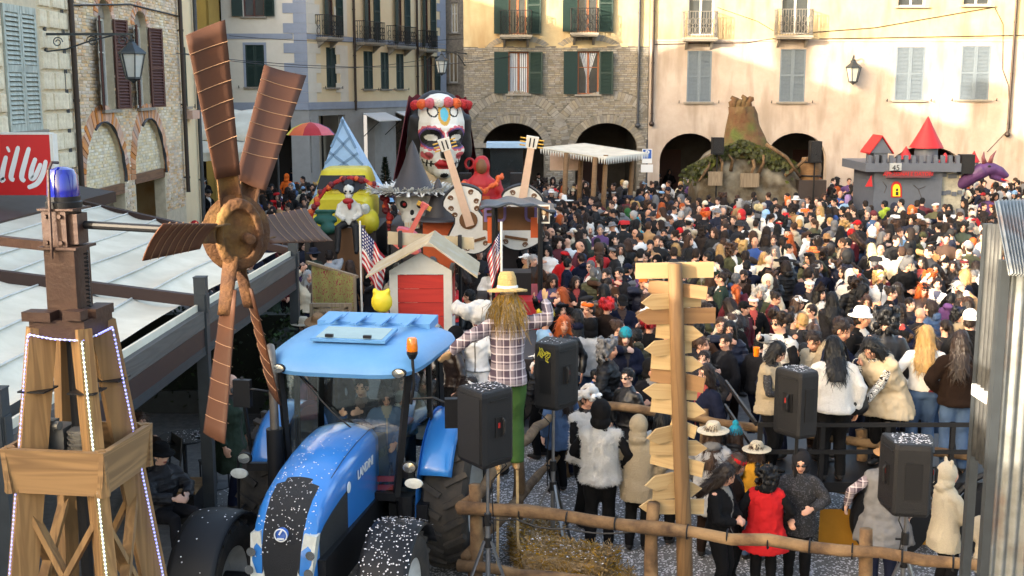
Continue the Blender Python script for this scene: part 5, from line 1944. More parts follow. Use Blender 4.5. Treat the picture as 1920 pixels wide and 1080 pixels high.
tt(MB().box((cxr+0.28, 0.0, 2.602), (0.42, 0.7, 0.016), (0, R(4), 0)), 'hatch_glass', pmat('hatch_glass', lin((104, 128, 122)), 0.1, ns=3, na=0.5, spec=0.9), rf)
for y in(-0.2, 0.2):
 tt(MB().box((cxr+0.5, y, 2.620), (0.04, 0.08, 0.03)), 'hinge', M_BLKP, rf)
for y in(-0.62, 0.62):
 w_=tt(MB().lathe([(0.001, 0.03), (0.07, 0.02), (0.075, 0.0), (0.06, -0.06), (0.001, -0.07)], (cxr+0.84, y, 2.34), 16, rot=ry(R(85)), sx=0.65), 'work_light', M_BLKP, rf, smooth=True)
 tt(MB().lathe([(0.001, 0.034), (0.062, 0.026)], (cxr+0.845, y, 2.34), 16, rot=ry(R(85)), sx=0.65), 'lamp', M_CHROME, w_, smooth=True)
CB={'fl':((0.92, 0.55, 1.05), (0.82, 0.68, 2.39)), 'fr':((0.92, -0.55, 1.05), (0.82, -0.68, 2.39)), 'bl':((-0.45, 0.7, 1.2), (-0.42, 0.68, 2.39)), 'br':((-0.45, -0.7, 1.2), (-0.42, -0.68, 2.39)), 'ml':((0.2, 0.75, 0.75), (0.2, 0.72, 2.39)), 'mr':((0.2, -0.75, 0.75), (0.2, -0.72, 2.39))}
for k, (a, b_)in CB.items():
 tt(MB().beam(a, b_, 0.06 if k[0]!='m' else 0.05, 0.06 if k[0]!='m' else 0.05), 'cab_pillar', M_BLKP)
tt(MB().beam((0.92, -0.55, 1.05), (0.92, 0.55, 1.05), 0.07, 0.08).beam(CB['fl'][0], CB['ml'][0], 0.06, 0.08).beam(CB['fr'][0], CB['mr'][0], 0.06, 0.08).beam(CB['ml'][0], CB['bl'][0], 0.06, 0.08).beam(CB['mr'][0], CB['br'][0], 0.06, 0.08).beam(CB['bl'][0], CB['br'][0], 0.06, 0.08), 'cab_sill', M_BLKP)
tt(MB().beam((0.82, -0.68, 2.38), (0.82, 0.68, 2.38), 0.06, 0.07).beam((-0.42, -0.68, 2.38), (-0.42, 0.68, 2.38), 0.06, 0.07).beam((0.82, 0.68, 2.38), (-0.42, 0.68, 2.38), 0.06, 0.07).beam((0.82, -0.68, 2.38), (-0.42, -0.68, 2.38), 0.06, 0.07), 'roof_rail', M_BLKP)
def pane(a, b_, c, d, name='window'):
 tt(MB().quad(a, b_, c, d), name, M_CABG, fix=False)
pane((0.925, -0.54, 1.07), (0.925, 0.54, 1.07), (0.825, 0.66, 2.36), (0.825, -0.66, 2.36), 'windscreen')
for s, n_ in((1, 'l'), (-1, 'r')):
 a, b_, c=CB['f'+n_], CB['m'+n_], CB['b'+n_]
 pane(a[0], b_[0], b_[1], a[1], 'door_glass')
 pane(b_[0], c[0], c[1], b_[1], 'side_window')
pane(CB['bl'][0], CB['br'][0], CB['br'][1], CB['bl'][1], 'rear_window')
tt(MB().bb((-0.5, -0.7, 0.72), (0.92, 0.7, 0.78)), 'cab_floor', M_BLKP)
tt(MB().prism([(0.9, -0.3, 1.05), (0.9, -0.3, 1.66), (0.62, -0.24, 1.62), (0.55, -0.2, 1.05)], (0, 0.6, 0)), 'dashboard', pmat('dash_grey', lin((70, 80, 76)), 0.6))
cs=V((0.48, 0, 1.62))
M3=ry(R(-38))
tt(MB().tube([cs+M3@V((0.19*math.cos(t), 0.19*math.sin(t), 0))for t in[2*PI*k/24 for k in range(24)]], 0.016, 7, closed=True).cyl(cs, cs+M3@V((0, 0, -0.3)), 0.025).beam(cs-V((0, 0.18, 0)), cs+V((0, 0.18, 0)), 0.03, 0.02), 'steering_wheel', M_BLKP, smooth=True)
tt(MB().box((-0.05, 0, 1.1), (0.46, 0.5, 0.12)).box((-0.28, 0, 1.4), (0.12, 0.48, 0.62), (0, R(-8), 0)), 'seat', M_BLKP)
tt(MB().tube([(0.84, -0.5, 2.28), (0.93, -0.1, 1.9), (0.94, 0.1, 1.75)], 0.009, 5), 'wiper', M_BLKP)
tt(MB().tube([(0.86, 0.7, 2.0), (0.88, 0.74, 2.2), (0.86, 0.72, 2.5)], 0.016, 7).lathe([(0.03, 0), (0.055, 0.05), (0.055, 0.08), (0.001, 0.08)], (0.86, 0.72, 2.46), 14), 'beacon_stalk', M_BLKP)
tt(MB().lathe([(0.055, 0.0), (0.058, 0.03), (0.05, 0.12), (0.04, 0.135), (0.001, 0.14)], (0.86, 0.72, 2.54), 16), 'amber_beacon', M_AMBER, smooth=True)
tt(MB().tube([(0.86, 0.7, 2.05), (0.95, 0.95, 2.1), (0.92, 1.12, 2.02)], 0.013, 6), 'mirror_arm', M_BLKP)
mi_=tt(MB().box((0.92, 1.16, 1.95), (0.07, 0.2, 0.3), (0, R(4), R(15))), 'mirror', M_BLKP)
tt(MB().tube([(0.86, -0.7, 2.05), (0.95, -0.9, 2.1), (0.92, -1.0, 2.1)], 0.013, 6), 'mirror_arm', M_BLKP)
tt(MB().box((0.92, -1.04, 2.05), (0.07, 0.18, 0.28)), 'mirror', M_BLKP)
for y in(0.72, -1.0):
 tt(MB().beam((0.85, math.copysign(0.6, y), 1.28), (0.98, y, 1.3), 0.06, 0.08), 'lamp_bracket', M_BLKP)
 l_=tt(MB().lathe([(0.001, 0.03), (0.075, 0.02), (0.08, 0), (0.06, -0.05), (0.001, -0.06)], (1.02, y, 1.4), 16, rot=ry(R(85)), sx=0.8), 'work_light', M_BLKP, smooth=True)
 tt(MB().lathe([(0.001, 0.034), (0.064, 0.027)], (1.022, y, 1.4), 16, rot=ry(R(85)), sx=0.8), 'lamp', M_CHROME, l_, smooth=True)
 tt(MB().lathe([(0.001, 0.03), (0.09, 0.02), (0.095, 0), (0.001, -0.03)], (1.03, y*1.06, 1.24), 16, rot=ry(R(88)), sx=0.55), 'indicator', M_LAMPG, smooth=True)
tt(MB().tube([(0.5, -1.1, 0.85), (0.62, -1.18, 2.1), (0.9, -1.05, 2.2)], 0.02, 6).tube([(0.5, -1.1, 0.85), (0.95, -1.12, 0.8), (1.0, -1.08, 1.4)], 0.016, 6), 'door_frame', M_BLKP)
ex=tt(MB().cyl((1.0, -0.68, 0.8), (1.0, -0.68, 1.72), 0.085, n=18), 'muffler', M_BLKP, smooth=True)
tt(MB().tube([(1.0, -0.68, 1.7), (1.0, -0.68, 2.28), (0.98, -0.69, 2.4), (0.92, -0.72, 2.48), (0.84, -0.76, 2.52)], 0.045, 14), 'exhaust_pipe', M_EXH, smooth=True)
def tyre(c, r, w, lugs, name='wheel'):
 prof=[(r*0.56, -w*0.42), (r*0.7, -w*0.5), (r*0.9, -w*0.5), (r*0.955, -w*0.42), (r*0.965, 0), (r*0.955, w*0.42), (r*0.9, w*0.5), (r*0.7, w*0.5), (r*0.56, w*0.42)]
 rot=rx(R(90))
 o=tt(MB().lathe(prof, c, 40, rot=rot, cap=False), name, M_TYRE, smooth=True)
 q=MB()
 for k in range(lugs):
  for s in(-1, 1):
   a=2*PI*(k+(0.5 if s>0 else 0))/lugs
   p0=V(c)+V((r*0.97*math.cos(a), s*w*0.04, r*0.97*math.sin(a)))
   a2=a+0.16
   p1=V(c)+V((r*0.955*math.cos(a2), s*w*0.5, r*0.955*math.sin(a2)))
   q.beam(p0, p1, r*0.075, r*0.09, up=(math.cos(a), 0, math.sin(a)))
 tag(tt(q, 'lugs', M_TYRE, o), kind='stuff')
 for s in(-1, 1):
  tt(MB().lathe([(r*0.57, s*w*0.4), (r*0.5, s*w*0.3), (r*0.3, s*w*0.12), (r*0.16, s*w*0.16), (0.001, s*w*0.18)], c, 28, rot=rot, cap=False), 'rim', M_RIM, o, smooth=True)
 return o
for s in(-1, 1):
 tyre((0, s*0.98, 0.8), 0.8, 0.46, 22)
 tyre((2.05, s*0.86, 0.56), 0.56, 0.36, 18)
tt(MB().cyl((0, -0.9, 0.8), (0, 0.9, 0.8), 0.14).cyl((2.05, -0.8, 0.56), (2.05, 0.8, 0.56), 0.08).bb((-0.4, -0.3, 0.5), (0.8, 0.3, 0.95)), 'axle_housing', M_BLKP)
for s in(-1, 1):
 tt(MB().bb((0.35, s*0.45, 0.55), (0.85, s*0.85, 0.95)).cyl((0.85, s*0.62, 0.7), (0.85, s*0.62, 1.05), 0.09), 'fuel_tank', M_BLKP)
for s in(-1, 1):
 def fen_(u, v, s=s):
  a=R(28)+R(140)*v
  y=s*(0.72+0.36*u)
  r_=0.9-0.05*(2*u-1)**4
  return V((r_*math.cos(a)*0.98, y, 0.82+r_*math.sin(a)))
 me=MB().grid(fen_, 8, 24).mesh('rear_fender', M_BLUE, smooth='all')
 put('rear_fender', evalmesh(me, [('SOLIDIFY', dict(thickness=0.03))]), tr_)
 tt(MB().grid(lambda u, v, s=s:V(((0.3+0.6*u)*math.cos(PI*v)if True else 0, s*0.735, 0.82+(0.3+0.6*u)*math.sin(PI*v))), 4, 20), 'fender_side', M_BLUE, smooth='all')
 def mg(u, v, s=s):
  a=R(-8)+R(160)*v
  y=s*(0.64+0.46*u)
  return V((2.05+0.66*math.cos(a), y, 0.56+0.66*math.sin(a)-0.03*(2*u-1)**2))
 me=MB().grid(mg, 8, 18).mesh('mudguard', M_BLKP, smooth='all')
 g_=put('mudguard', evalmesh(me, [('SOLIDIFY', dict(thickness=0.02))]), tr_)
 def _mg(s=s):
  u, v=rng.random(), 0.12+0.75*rng.random()
  p=mg(u, v)
  return p+(p-V((2.05, p.y, 0.56))).normalized()*0.014, p-V((2.05, p.y, 0.56))
 tag(tt(confetti(_mg, 380 if s>0 else 30, 0.008), 'confetti', M_CONF, g_, fix=False), kind='stuff')
cr=thing('bottle_crate', 'red plastic crate of dark bottles inside the tractor cab', 'crate', (0, 0, 0))
cr.matrix_basis=wmat(tr_)@Matrix.Translation((0.68, 0.36, 0.98))@Matrix.Rotation(0.2, 4, 'Z')
q=MB()
for x, y, sx_, sy_ in((0, -0.13, 0.34, 0.02), (0, 0.13, 0.34, 0.02), (-0.16, 0, 0.02, 0.26), (0.16, 0, 0.02, 0.26)):
 for z in(0.04, 0.13, 0.22):
  q.box((x, y, z), (sx_, sy_, 0.055))
q.box((0, 0, 0.01), (0.34, 0.28, 0.02))
for x in(-0.16, 0.16):
 for y in(-0.13, 0.13):
  q.box((x, y, 0.13), (0.03, 0.03, 0.26))
q.obj('crate', M_REDP, cr)
M_BOT=pmat('dark_bottle', lin((30, 40, 30)), 0.15, spec=0.8)
bme=MB().lathe([(0.001, 0), (0.034, 0.0), (0.035, 0.16), (0.014, 0.22), (0.013, 0.28), (0.001, 0.28)], n=10).mesh('bottle', M_BOT, smooth=True)
for i in range(6):
 put('bottle', bme, cr, Matrix.Translation((-0.1+0.1*(i%3), -0.06+0.12*(i//3), 0.025)))
 # ------------------------------------------------------------------ scarecrow
 # ------------------------------------------------------------------ people
M_SKIN=pmat('skin', (0.6, 0.4, 0.3), 0.55, objcol=True, ns=14, na=0.25, c2=lin((190, 120, 96)))
M_EYE=pmat('eye_dark', lin((48, 34, 30)), 0.4)
M_LIP=pmat('lip', lin((160, 80, 74)), 0.5)
M_HAIR=pmat('hair', (0.05, 0.03, 0.02), 0.5, spec=0.35, objcol=True, ns=40, na=0.7, bs=45, bst=0.9, stretch=(1, 1, 0.18), bdist=0.01)
M_CLOTH=pmat('cloth', (0.1, 0.1, 0.1), 0.9, spec=0.15, objcol=True, ns=5, na=0.35, bs=9, bst=0.55, bdist=0.03)
M_PUFF=pmat('quilted', (0.1, 0.1, 0.1), 0.55, spec=0.3, objcol=True, ns=5, na=0.3, bs=26, bst=0.9, stretch=(0.25, 0.25, 1), bdist=0.03)
M_FUR=pmat('fleece', (0.7, 0.7, 0.68), 0.95, spec=0.1, objcol=True, ns=60, na=0.3, bs=120, bst=1.0, bdist=0.03)
M_SHOE=pmat('shoe', lin((36, 33, 32)), 0.5, ns=9)
M_STRAW=pmat('straw', lin((206, 178, 122)), 0.85, objcol=True, ns=30, na=0.6, bs=60, bst=0.8, stretch=(1, 1, 4))
M_GLASSES=pmat('dark_lens', lin((18, 18, 20)), 0.15, spec=0.9)
M_SHINY=pmat('leather', (0.02, 0.02, 0.02), 0.4, objcol=True, ns=8, na=0.4, bs=14, bst=0.4)
def _inner():
 m=pmat('inner_shirt', (0.3, 0.3, 0.3), 0.9)
 N, L=m.node_tree.nodes, m.node_tree.links
 oi=N.new('ShaderNodeObjectInfo')
 cr=N.new('ShaderNodeValToRGB')
 cr.color_ramp.interpolation='CONSTANT'
 for i, c in enumerate(((30, 30, 34), (190, 188, 182), (60, 64, 84), (44, 40, 40), (150, 60, 56), (120, 116, 110), (210, 206, 200), (70, 52, 44))):
  e_=cr.color_ramp.elements[i]if i<2 else cr.color_ramp.elements.new(i/8)
  e_.position, e_.color=i/8, lin(c)
 L.new(oi.outputs['Random'], cr.inputs[0])
 L.new(cr.outputs[0], N['Principled BSDF'].inputs['Base Color'])
 return m
M_INNER=_inner()
def patmat(name, kind, ca, cb, sc=1.0):
 m=bpy.data.materials.new(name)
 MATS[name]=m
 m.use_nodes=True
 N, L=m.node_tree.nodes, m.node_tree.links
 b=N['Principled BSDF']
 b.inputs['Roughness'].default_value=0.9
 tc=N.new('ShaderNodeTexCoord')
 sp=N.new('ShaderNodeSeparateXYZ')
 L.new(tc.outputs['Object'], sp.inputs[0])
 def band(sock, f, th):
  a=N.new('ShaderNodeMath');a.operation='MULTIPLY';a.inputs[1].default_value=f
  L.new(sock, a.inputs[0])
  fr=N.new('ShaderNodeMath');fr.operation='FRACT'
  L.new(a.outputs[0], fr.inputs[0])
  g=N.new('ShaderNodeMath');g.operation='LESS_THAN';g.inputs[1].default_value=th
  L.new(fr.outputs[0], g.inputs[0])
  return g.outputs[0]
 if kind=='stripe':
  fac=band(sp.outputs[2], 14*sc, 0.5)
 elif kind=='plaid':
  x1=band(sp.outputs[0], 13*sc, 0.18)
  z1_=band(sp.outputs[2], 13*sc, 0.18)
  ad=N.new('ShaderNodeMath');ad.operation='ADD'
  L.new(x1, ad.inputs[0]);L.new(z1_, ad.inputs[1])
  x2=band(sp.outputs[0], 6.5*sc, 0.4)
  z2_=band(sp.outputs[2], 6.5*sc, 0.4)
  a2_=N.new('ShaderNodeMath');a2_.operation='ADD'
  L.new(x2, a2_.inputs[0]);L.new(z2_, a2_.inputs[1])
  m2=N.new('ShaderNodeMath');m2.operation='MULTIPLY_ADD';m2.inputs[1].default_value=0.22
  L.new(a2_.outputs[0], m2.inputs[0])
  m3=N.new('ShaderNodeMath');m3.operation='MULTIPLY';m3.inputs[1].default_value=0.5
  L.new(ad.outputs[0], m3.inputs[0])
  L.new(m3.outputs[0], m2.inputs[2])
  fac=m2.outputs[0]
 else:
  nz=N.new('ShaderNodeTexNoise')
  nz.inputs['Scale'].default_value=9*sc
  nz.inputs['Detail'].default_value=1 if kind=='camo' else 0.5
  nz.inputs['Distortion'].default_value=0.3 if kind=='camo' else 3.0
  L.new(tc.outputs['Object'], nz.inputs['Vector'])
  if kind=='zebra':
   a=N.new('ShaderNodeMath');a.operation='MULTIPLY';a.inputs[1].default_value=50
   L.new(nz.outputs[0], a.inputs[0])
   s_=N.new('ShaderNodeMath');s_.operation='SINE'
   L.new(a.outputs[0], s_.inputs[0])
   src=s_.outputs[0]
   th=0.0
  else:
   src=nz.outputs[0]
   th=0.5 if kind=='camo' else 0.6
  g=N.new('ShaderNodeMath');g.operation='GREATER_THAN';g.inputs[1].default_value=th
  L.new(src, g.inputs[0])
  fac=g.outputs[0]
 mx=N.new('ShaderNodeMix');mx.data_type='RGBA'
 mx.inputs[6].default_value=ca
 mx.inputs[7].default_value=cb
 L.new(fac, mx.inputs[0])
 L.new(mx.outputs[2], b.inputs['Base Color'])
 return m
M_STRIPE=patmat('striped_jersey', 'stripe', lin((220, 218, 212)), lin((34, 36, 50)))
M_SERAPE=patmat('striped_knit', 'stripe', lin((170, 74, 52)), lin((70, 96, 72)), 0.55)
M_PLAIDB=patmat('blue_plaid', 'plaid', lin((44, 62, 90)), lin((190, 196, 205)))
M_PLAIDV=patmat('violet_plaid', 'plaid', lin((72, 58, 70)), lin((196, 184, 186)), 1.1)
M_CAMO=patmat('camouflage', 'camo', lin((74, 70, 52)), lin((40, 42, 34)), 0.8)
M_ZEBRA=patmat('zebra_print', 'zebra', lin((225, 222, 215)), lin((24, 22, 24)), 0.8)
M_SPOT=patmat('spotted_black', 'spot', lin((30, 30, 33)), lin((64, 64, 70)), 2.2)
CN={'black':(17, 17, 19), 'charcoal':(36, 36, 40), 'grey':(112, 112, 114), 'light grey':(165, 166, 168), 'white':(228, 226, 222), 'cream':(214, 202, 178), 'beige':(186, 170, 144), 'brown':(66, 46, 35), 'dark brown':(38, 27, 22), 'tan':(160, 122, 84), 'mustard':(190, 138, 44), 'yellow':(226, 196, 50), 'orange':(224, 104, 40), 'red':(186, 34, 38), 'burgundy':(92, 34, 42), 'pink':(214, 130, 148), 'purple':(86, 58, 104), 'lilac':(176, 150, 206), 'navy':(22, 27, 46), 'blue':(46, 78, 140), 'light blue':(140, 178, 212), 'denim':(70, 92, 124), 'teal':(30, 130, 148), 'green':(60, 112, 66), 'olive':(78, 78, 54), 'dark green':(44, 56, 46), 'lime':(160, 182, 70), 'camel':(168, 130, 88), 'rust':(136, 72, 44), 'turquoise':(44, 160, 190), 'ginger':(178, 84, 34), 'blond':(186, 150, 96), 'light blond':(222, 206, 160), 'silver':(178, 176, 174)}
SKINS=[(218, 172, 148), (206, 156, 130), (226, 184, 162), (196, 144, 116), (212, 164, 138)]
def C(n):
 return lin(CN[n]if isinstance(n, str)else n)
def ik(S, T, a, b, hint):
 S, T=V(S), V(T)
 d=T-S
 L=min(d.length, (a+b)*0.995)
 d.normalize()
 T=S+d*L
 x=(a*a-b*b+L*L)/(2*L)
 h=math.sqrt(max(0, a*a-x*x))
 hn=V(hint)
 hn=hn-d*hn.dot(d)
 if hn.length<1e-4:
  hn=V((0, -1, 0))
 hn.normalize()
 return S+d*x+hn*h, T
def skel(lean=0, side=0, twist=0, hy=0, hp=0, hr=0, lh=None, rh=None, step=0.0, seat=False, crouch=0.0, arms='down', wide=0.0, lhint=(-1, -0.6, -0.2), rhint=(1, -0.6, -0.2)):
 """joints of one person, 1.72 m, facing +y. angles in degrees; hand targets in person space (x right)"""
 s={}
 P=V((0, 0, 0.93-crouch))if not seat else V((0, 0, 0.5))
 Rt=rzm(R(twist))@ry(R(side))@rx(R(-lean))
 s['R']=Rt
 s['pel']=P
 for k, z in(('waist', 0.13), ('chest', 0.33), ('up', 0.46), ('neck', 0.53)):
  s[k]=P+Rt@V((0, 0.02 if k=='chest' else 0, z))
 Rh=rzm(R(twist))@rx(R(-lean*0.55))@rzm(R(hy))@rx(R(-hp))@ry(R(hr))
 s['Rh']=Rh
 s['head']=s['neck']+Rt@V((0, 0.015, 0.05))+Rh@V((0, 0.015, 0.10))
 for n, sg in(('l', -1), ('r', 1)):
  S=P+Rt@V((sg*0.168, 0, 0.445))
  s['sh'+n]=S
  T=lh if n=='l' else rh
  if T is None:
   T=P+Rt@V((sg*0.27, 0.05, -0.05))if not seat else P+V((sg*0.14, 0.32, 0.12))
  hint=lhint if n=='l' else rhint
  e, w=ik(S, T, 0.285, 0.255, hint)
  s['el'+n], s['wr'+n]=e, w
  Hp=P+V((sg*0.09, 0, -0.03))
  s['hip'+n]=Hp
  if seat:
   K=Hp+V((sg*(0.06+wide), 0.42, 0.03))
   A=V((K.x, K.y+0.02, 0.08))
   s['kn'+n], s['an'+n]=K, A
  else:
   A=V((sg*(0.1+wide), sg*step, 0.08))
   K, A=ik(Hp, A, 0.43, 0.41, (0, 1, 0))
   s['kn'+n], s['an'+n]=K, A
 return s
def ering(c, M3, rx_, ry_, n=14):
 return[c+M3@V((rx_*math.cos(2*PI*k/n), ry_*math.sin(2*PI*k/n), 0))for k in range(n)]
def hand_geo(mb, w, d, side, curl=0.5, up=None):
 """palm, four fingers and a thumb from wrist w along direction d"""
 d=V(d).normalized()
 u=V(up)if up is not None else V((0, 1, 0))
 u=u-d*u.dot(d)
 if u.length<0.05:
  u=V((1, 0, 0))-d*d.x
 u.normalize()
 x=d.cross(u)
 M3=Matrix((x, u, d)).transposed()
 mb.ell(w+d*0.05, (0.04, 0.02, 0.055), M3, 8, 6)
 for i, (ox, L)in enumerate(((-0.03, 0.066), (-0.01, 0.078), (0.011, 0.074), (0.03, 0.058))):
  b=w+d*0.092+x*ox
  p1=b+d*L*0.45-u*(0.01*curl)
  p2=p1+(d*(1-0.7*curl)-u*(0.9*curl)).normalized()*L*0.35
  p3=p2+(d*(0.6-1.0*curl)-u*(1.1*curl)).normalized()*L*0.3
  mb.tube([w+d*0.06+x*ox, b, p1, p2, p3], [0.0115, 0.0115, 0.0105, 0.0095, 0.0075], 6)
 t=w+d*0.03+x*(0.032*side)
 mb.tube([w+d*0.02, t, t+(d*0.6+x*side*0.7).normalized()*0.035, t+(d*0.9+x*side*0.35-u*0.3*curl).normalized()*0.064], [0.015, 0.014, 0.012, 0.009], 6)
def head_geo(mb, c, Rh):
 def E(p, r, rot=None):
  mb.ell(c+Rh@V(p), r, Rh if rot is None else Rh@rot, 12, 9)
 E((0, -0.012, 0.03), (0.077, 0.096, 0.092))
 E((0, 0.012, -0.035), (0.062, 0.078, 0.082))
 E((0, 0.05, -0.088), (0.03, 0.032, 0.026))
 E((0, 0.094, -0.028), (0.014, 0.02, 0.03))
 E((0, 0.09, 0.004), (0.01, 0.012, 0.02))
 E((0, 0.083, -0.064), (0.026, 0.012, 0.012))
 E((0, 0.076, 0.03), (0.05, 0.016, 0.012))
 for s in(-1, 1):
  E((s*0.078, -0.008, -0.012), (0.012, 0.022, 0.032))
  E((s*0.038, 0.066, -0.03), (0.022, 0.018, 0.02))
def body_mesh(s, vox=0.013, curl=0.5, name='person', hands=True):
 mb=MB()
 Rt=s['R']
 p=s['pel']
 mb.rings([ering(p+V((0, 0, -0.07)), Matrix.Identity(3), 0.15, 0.1), ering(p, Rt, 0.165, 0.115), ering(s['waist'], Rt, 0.14, 0.1), ering(s['chest'], Rt, 0.165, 0.118), ering(s['up'], Rt, 0.145, 0.085), ering(s['neck']+Rt@V((0, 0, -0.015)), Rt, 0.07, 0.062)])
 mb.tube([s['neck']-Rt@V((0, 0, 0.04)), s['head']+s['Rh']@V((0, -0.012, -0.05))], [0.06, 0.054], 12)
 head_geo(mb, s['head'], s['Rh'])
 for n, sg in(('l', -1), ('r', 1)):
  mb.ell(s['sh'+n], 0.052)
  mb.tube([s['sh'+n], s['sh'+n].lerp(s['el'+n], 0.5), s['el'+n], s['el'+n].lerp(s['wr'+n], 0.35), s['wr'+n]], [0.05, 0.046, 0.037, 0.038, 0.027], 10)
  mb.tube([s['hip'+n], s['hip'+n].lerp(s['kn'+n], 0.5), s['kn'+n], s['kn'+n].lerp(s['an'+n], 0.35), s['an'+n]], [0.092, 0.078, 0.056, 0.056, 0.038], 10)
  mb.ell(s['an'+n]+V((0, 0.07, -0.04)), (0.042, 0.13, 0.038))
  if hands:
   d=s['wr'+n]-s['el'+n]
   hand_geo(mb, s['wr'+n], d, -sg if True else sg, curl, up=(sg*0.3, 0.9, 0.3)if abs(d.normalized().z)<0.8 else(sg, 0.2, 0))
 me=blob(mb, vox, [M_SKIN, M_EYE, M_LIP], 2, name)
 n=len(me.polygons)
 ce=np.empty(n*3, 'f')
 me.polygons.foreach_get('center', ce)
 q=(ce.reshape(-1, 3)-np.array(s['head']))@np.array(s['Rh'])
 mi=np.zeros(n, 'i')
 ax=np.abs(q[:, 0])
 mi[(q[:, 1]>0.05)&(ax>0.022)&(ax<0.045)&(np.abs(q[:, 2]-0.004)<0.0062)]=1
 mi[(q[:, 1]>0.05)&(ax>0.018)&(ax<0.052)&(np.abs(q[:, 2]-0.03)<0.0045)]=1
 mi[(q[:, 1]>0.06)&(ax<0.026)&(np.abs(q[:, 2]+0.066)<0.01)]=2
 me.polygons.foreach_set('material_index', mi)
 return me
def top_mesh(s, mat, length=0.0, infl=0.028, vox=0.02, sleeves=1.0, flare=0.0, collar=True, hood=False, wr=0.012, seed=1.0, name='jacket', puff=0.0):
 """jacket, coat, jumper or vest over the torso; length: metres below the hip joint"""
 mb=MB()
 Rt=s['R']
 p=s['pel']
 I=Matrix.Identity(3)
 i=infl
 rs=[]
 if length>0:
  mid=(s['knl']+s['knr'])/2 if length>0.3 else None
  nseg=3
  for k in range(nseg, 0, -1):
   t=k/nseg
   c=p+V((0, 0, -length*t))
   rs.append(ering(c, I, 0.19+i+flare*t, 0.15+i+flare*t*0.8))
  rs.append(ering(p, I, 0.168+i, 0.122+i))
 else:
  rs.append(ering(p+Rt@V((0, 0, -length+0.0)), Rt, 0.166+i, 0.12+i))
 rs+=[ering(s['waist'], Rt, 0.15+i, 0.112+i), ering(s['chest'], Rt, 0.168+i, 0.124+i), ering(s['up']-Rt@V((0, 0, 0.02)), Rt, 0.158+i*0.7, 0.096+i), ering(s['up']+Rt@V((0, 0, 0.035)), Rt, 0.11+i*0.4, 0.08+i*0.6), ering(s['neck']+Rt@V((0, 0, 0.0)), Rt, 0.078, 0.074)]
 if collar:
  rs.append(ering(s['neck']+Rt@V((0, 0.005, 0.035)), Rt, 0.072, 0.074))
 mb.rings(rs)
 for n, sg in(('l', -1), ('r', 1)):
  mb.ell(s['sh'+n]+Rt@V((-sg*0.012, 0, -0.012)), 0.055+i*0.6)
  if sleeves>0:
   S, E, Wp=s['sh'+n], s['el'+n], s['wr'+n]
   if sleeves>=1:
    pts=[S, S.lerp(E, 0.5), E, E.lerp(Wp, 0.5), E.lerp(Wp, 0.97)]
    rr=[0.05+i*.8, 0.047+i*.85, 0.041+i*.85, 0.038+i*.8, 0.033+i*0.65]
   else:
    pts=[S, S.lerp(E, 0.5*sleeves*2), ]
    rr=[0.055+i, 0.052+i]
   mb.tube(pts, rr, 10)
 if hood:
  mb.ell(s['neck']+Rt@V((0, -0.09, 0.02)), (0.12, 0.075, 0.07), Rt)
 me=blob(mb, vox, mat, 3, name)
 if collar and sleeves:
  me.materials.append(M_INNER)
  n=len(me.polygons)
  ce=np.empty(n*3, 'f')
  me.polygons.foreach_get('center', ce)
  lc=(ce.reshape(-1, 3)-np.array(p))@np.array(Rt)
  ax_=np.abs(lc[:, 0])
  me.polygons.foreach_set('material_index', ((lc[:, 1]>0.04)&(ax_<0.016+np.clip(lc[:, 2]-0.36, 0, 1)*0.42)&(lc[:, 2]>-0.1)).astype('i'))
 displace(me, wr, 9, seed)
 displace(me, wr*0.55, 21, seed+5)
 if puff:
  n=len(me.vertices)
  co=np.empty(n*3, 'f');me.vertices.foreach_get('co', co)
  no=np.empty(n*3, 'f');me.vertices.foreach_get('normal', no)
  co, no=co.reshape(-1, 3), no.reshape(-1, 3)
  co+=no*(puff*np.abs(np.sin(co[:, 2:3]*38))-puff)
  me.vertices.foreach_set('co', co.reshape(-1));me.update()
 return me
def legs_mesh(s, mats, infl=0.016, vox=0.02, skirt=None, name='trousers', shoes=True):
 mb=MB()
 p=s['pel']
 mb.rings([ering(p+V((0, 0, -0.09)), Matrix.Identity(3), 0.16, 0.118), ering(p+V((0, 0, 0)), Matrix.Identity(3), 0.172, 0.126), ering(p+s['R']@V((0, 0, 0.1)), s['R'], 0.155, 0.115)])
 for n, sg in(('l', -1), ('r', 1)):
  i=infl
  A=s['an'+n]
  mb.tube([s['hip'+n], s['hip'+n].lerp(s['kn'+n], 0.5), s['kn'+n], s['kn'+n].lerp(A, 0.4), A+V((0, 0, 0.0))], [0.094+i, 0.082+i, 0.06+i, 0.06+i, 0.046+i], 10)
  if shoes:
   mb.ell(A+V((0, 0.07, -0.035)), (0.052, 0.145, 0.046))
   mb.ell(A+V((0, 0.0, -0.02)), (0.052, 0.07, 0.05))
 if skirt:
  mb.rings([ering(p+V((0, 0, -skirt)), Matrix.Identity(3), 0.26, 0.24), ering(p+V((0, 0, -skirt*0.5)), Matrix.Identity(3), 0.21, 0.18), ering(p, Matrix.Identity(3), 0.172, 0.126)])
 me=blob(mb, vox, mats, 3, name)
 displace(me, 0.008, 8, 3.3)
 n=len(me.polygons)
 ce=np.empty(n*3, 'f')
 me.polygons.foreach_get('center', ce)
 ce=ce.reshape(-1, 3)
 zmin=min(s['anl'].z, s['anr'].z)
 mi=(ce[:, 2]<zmin+0.005).astype('i')
 me.polygons.foreach_set('material_index', mi)
 return me
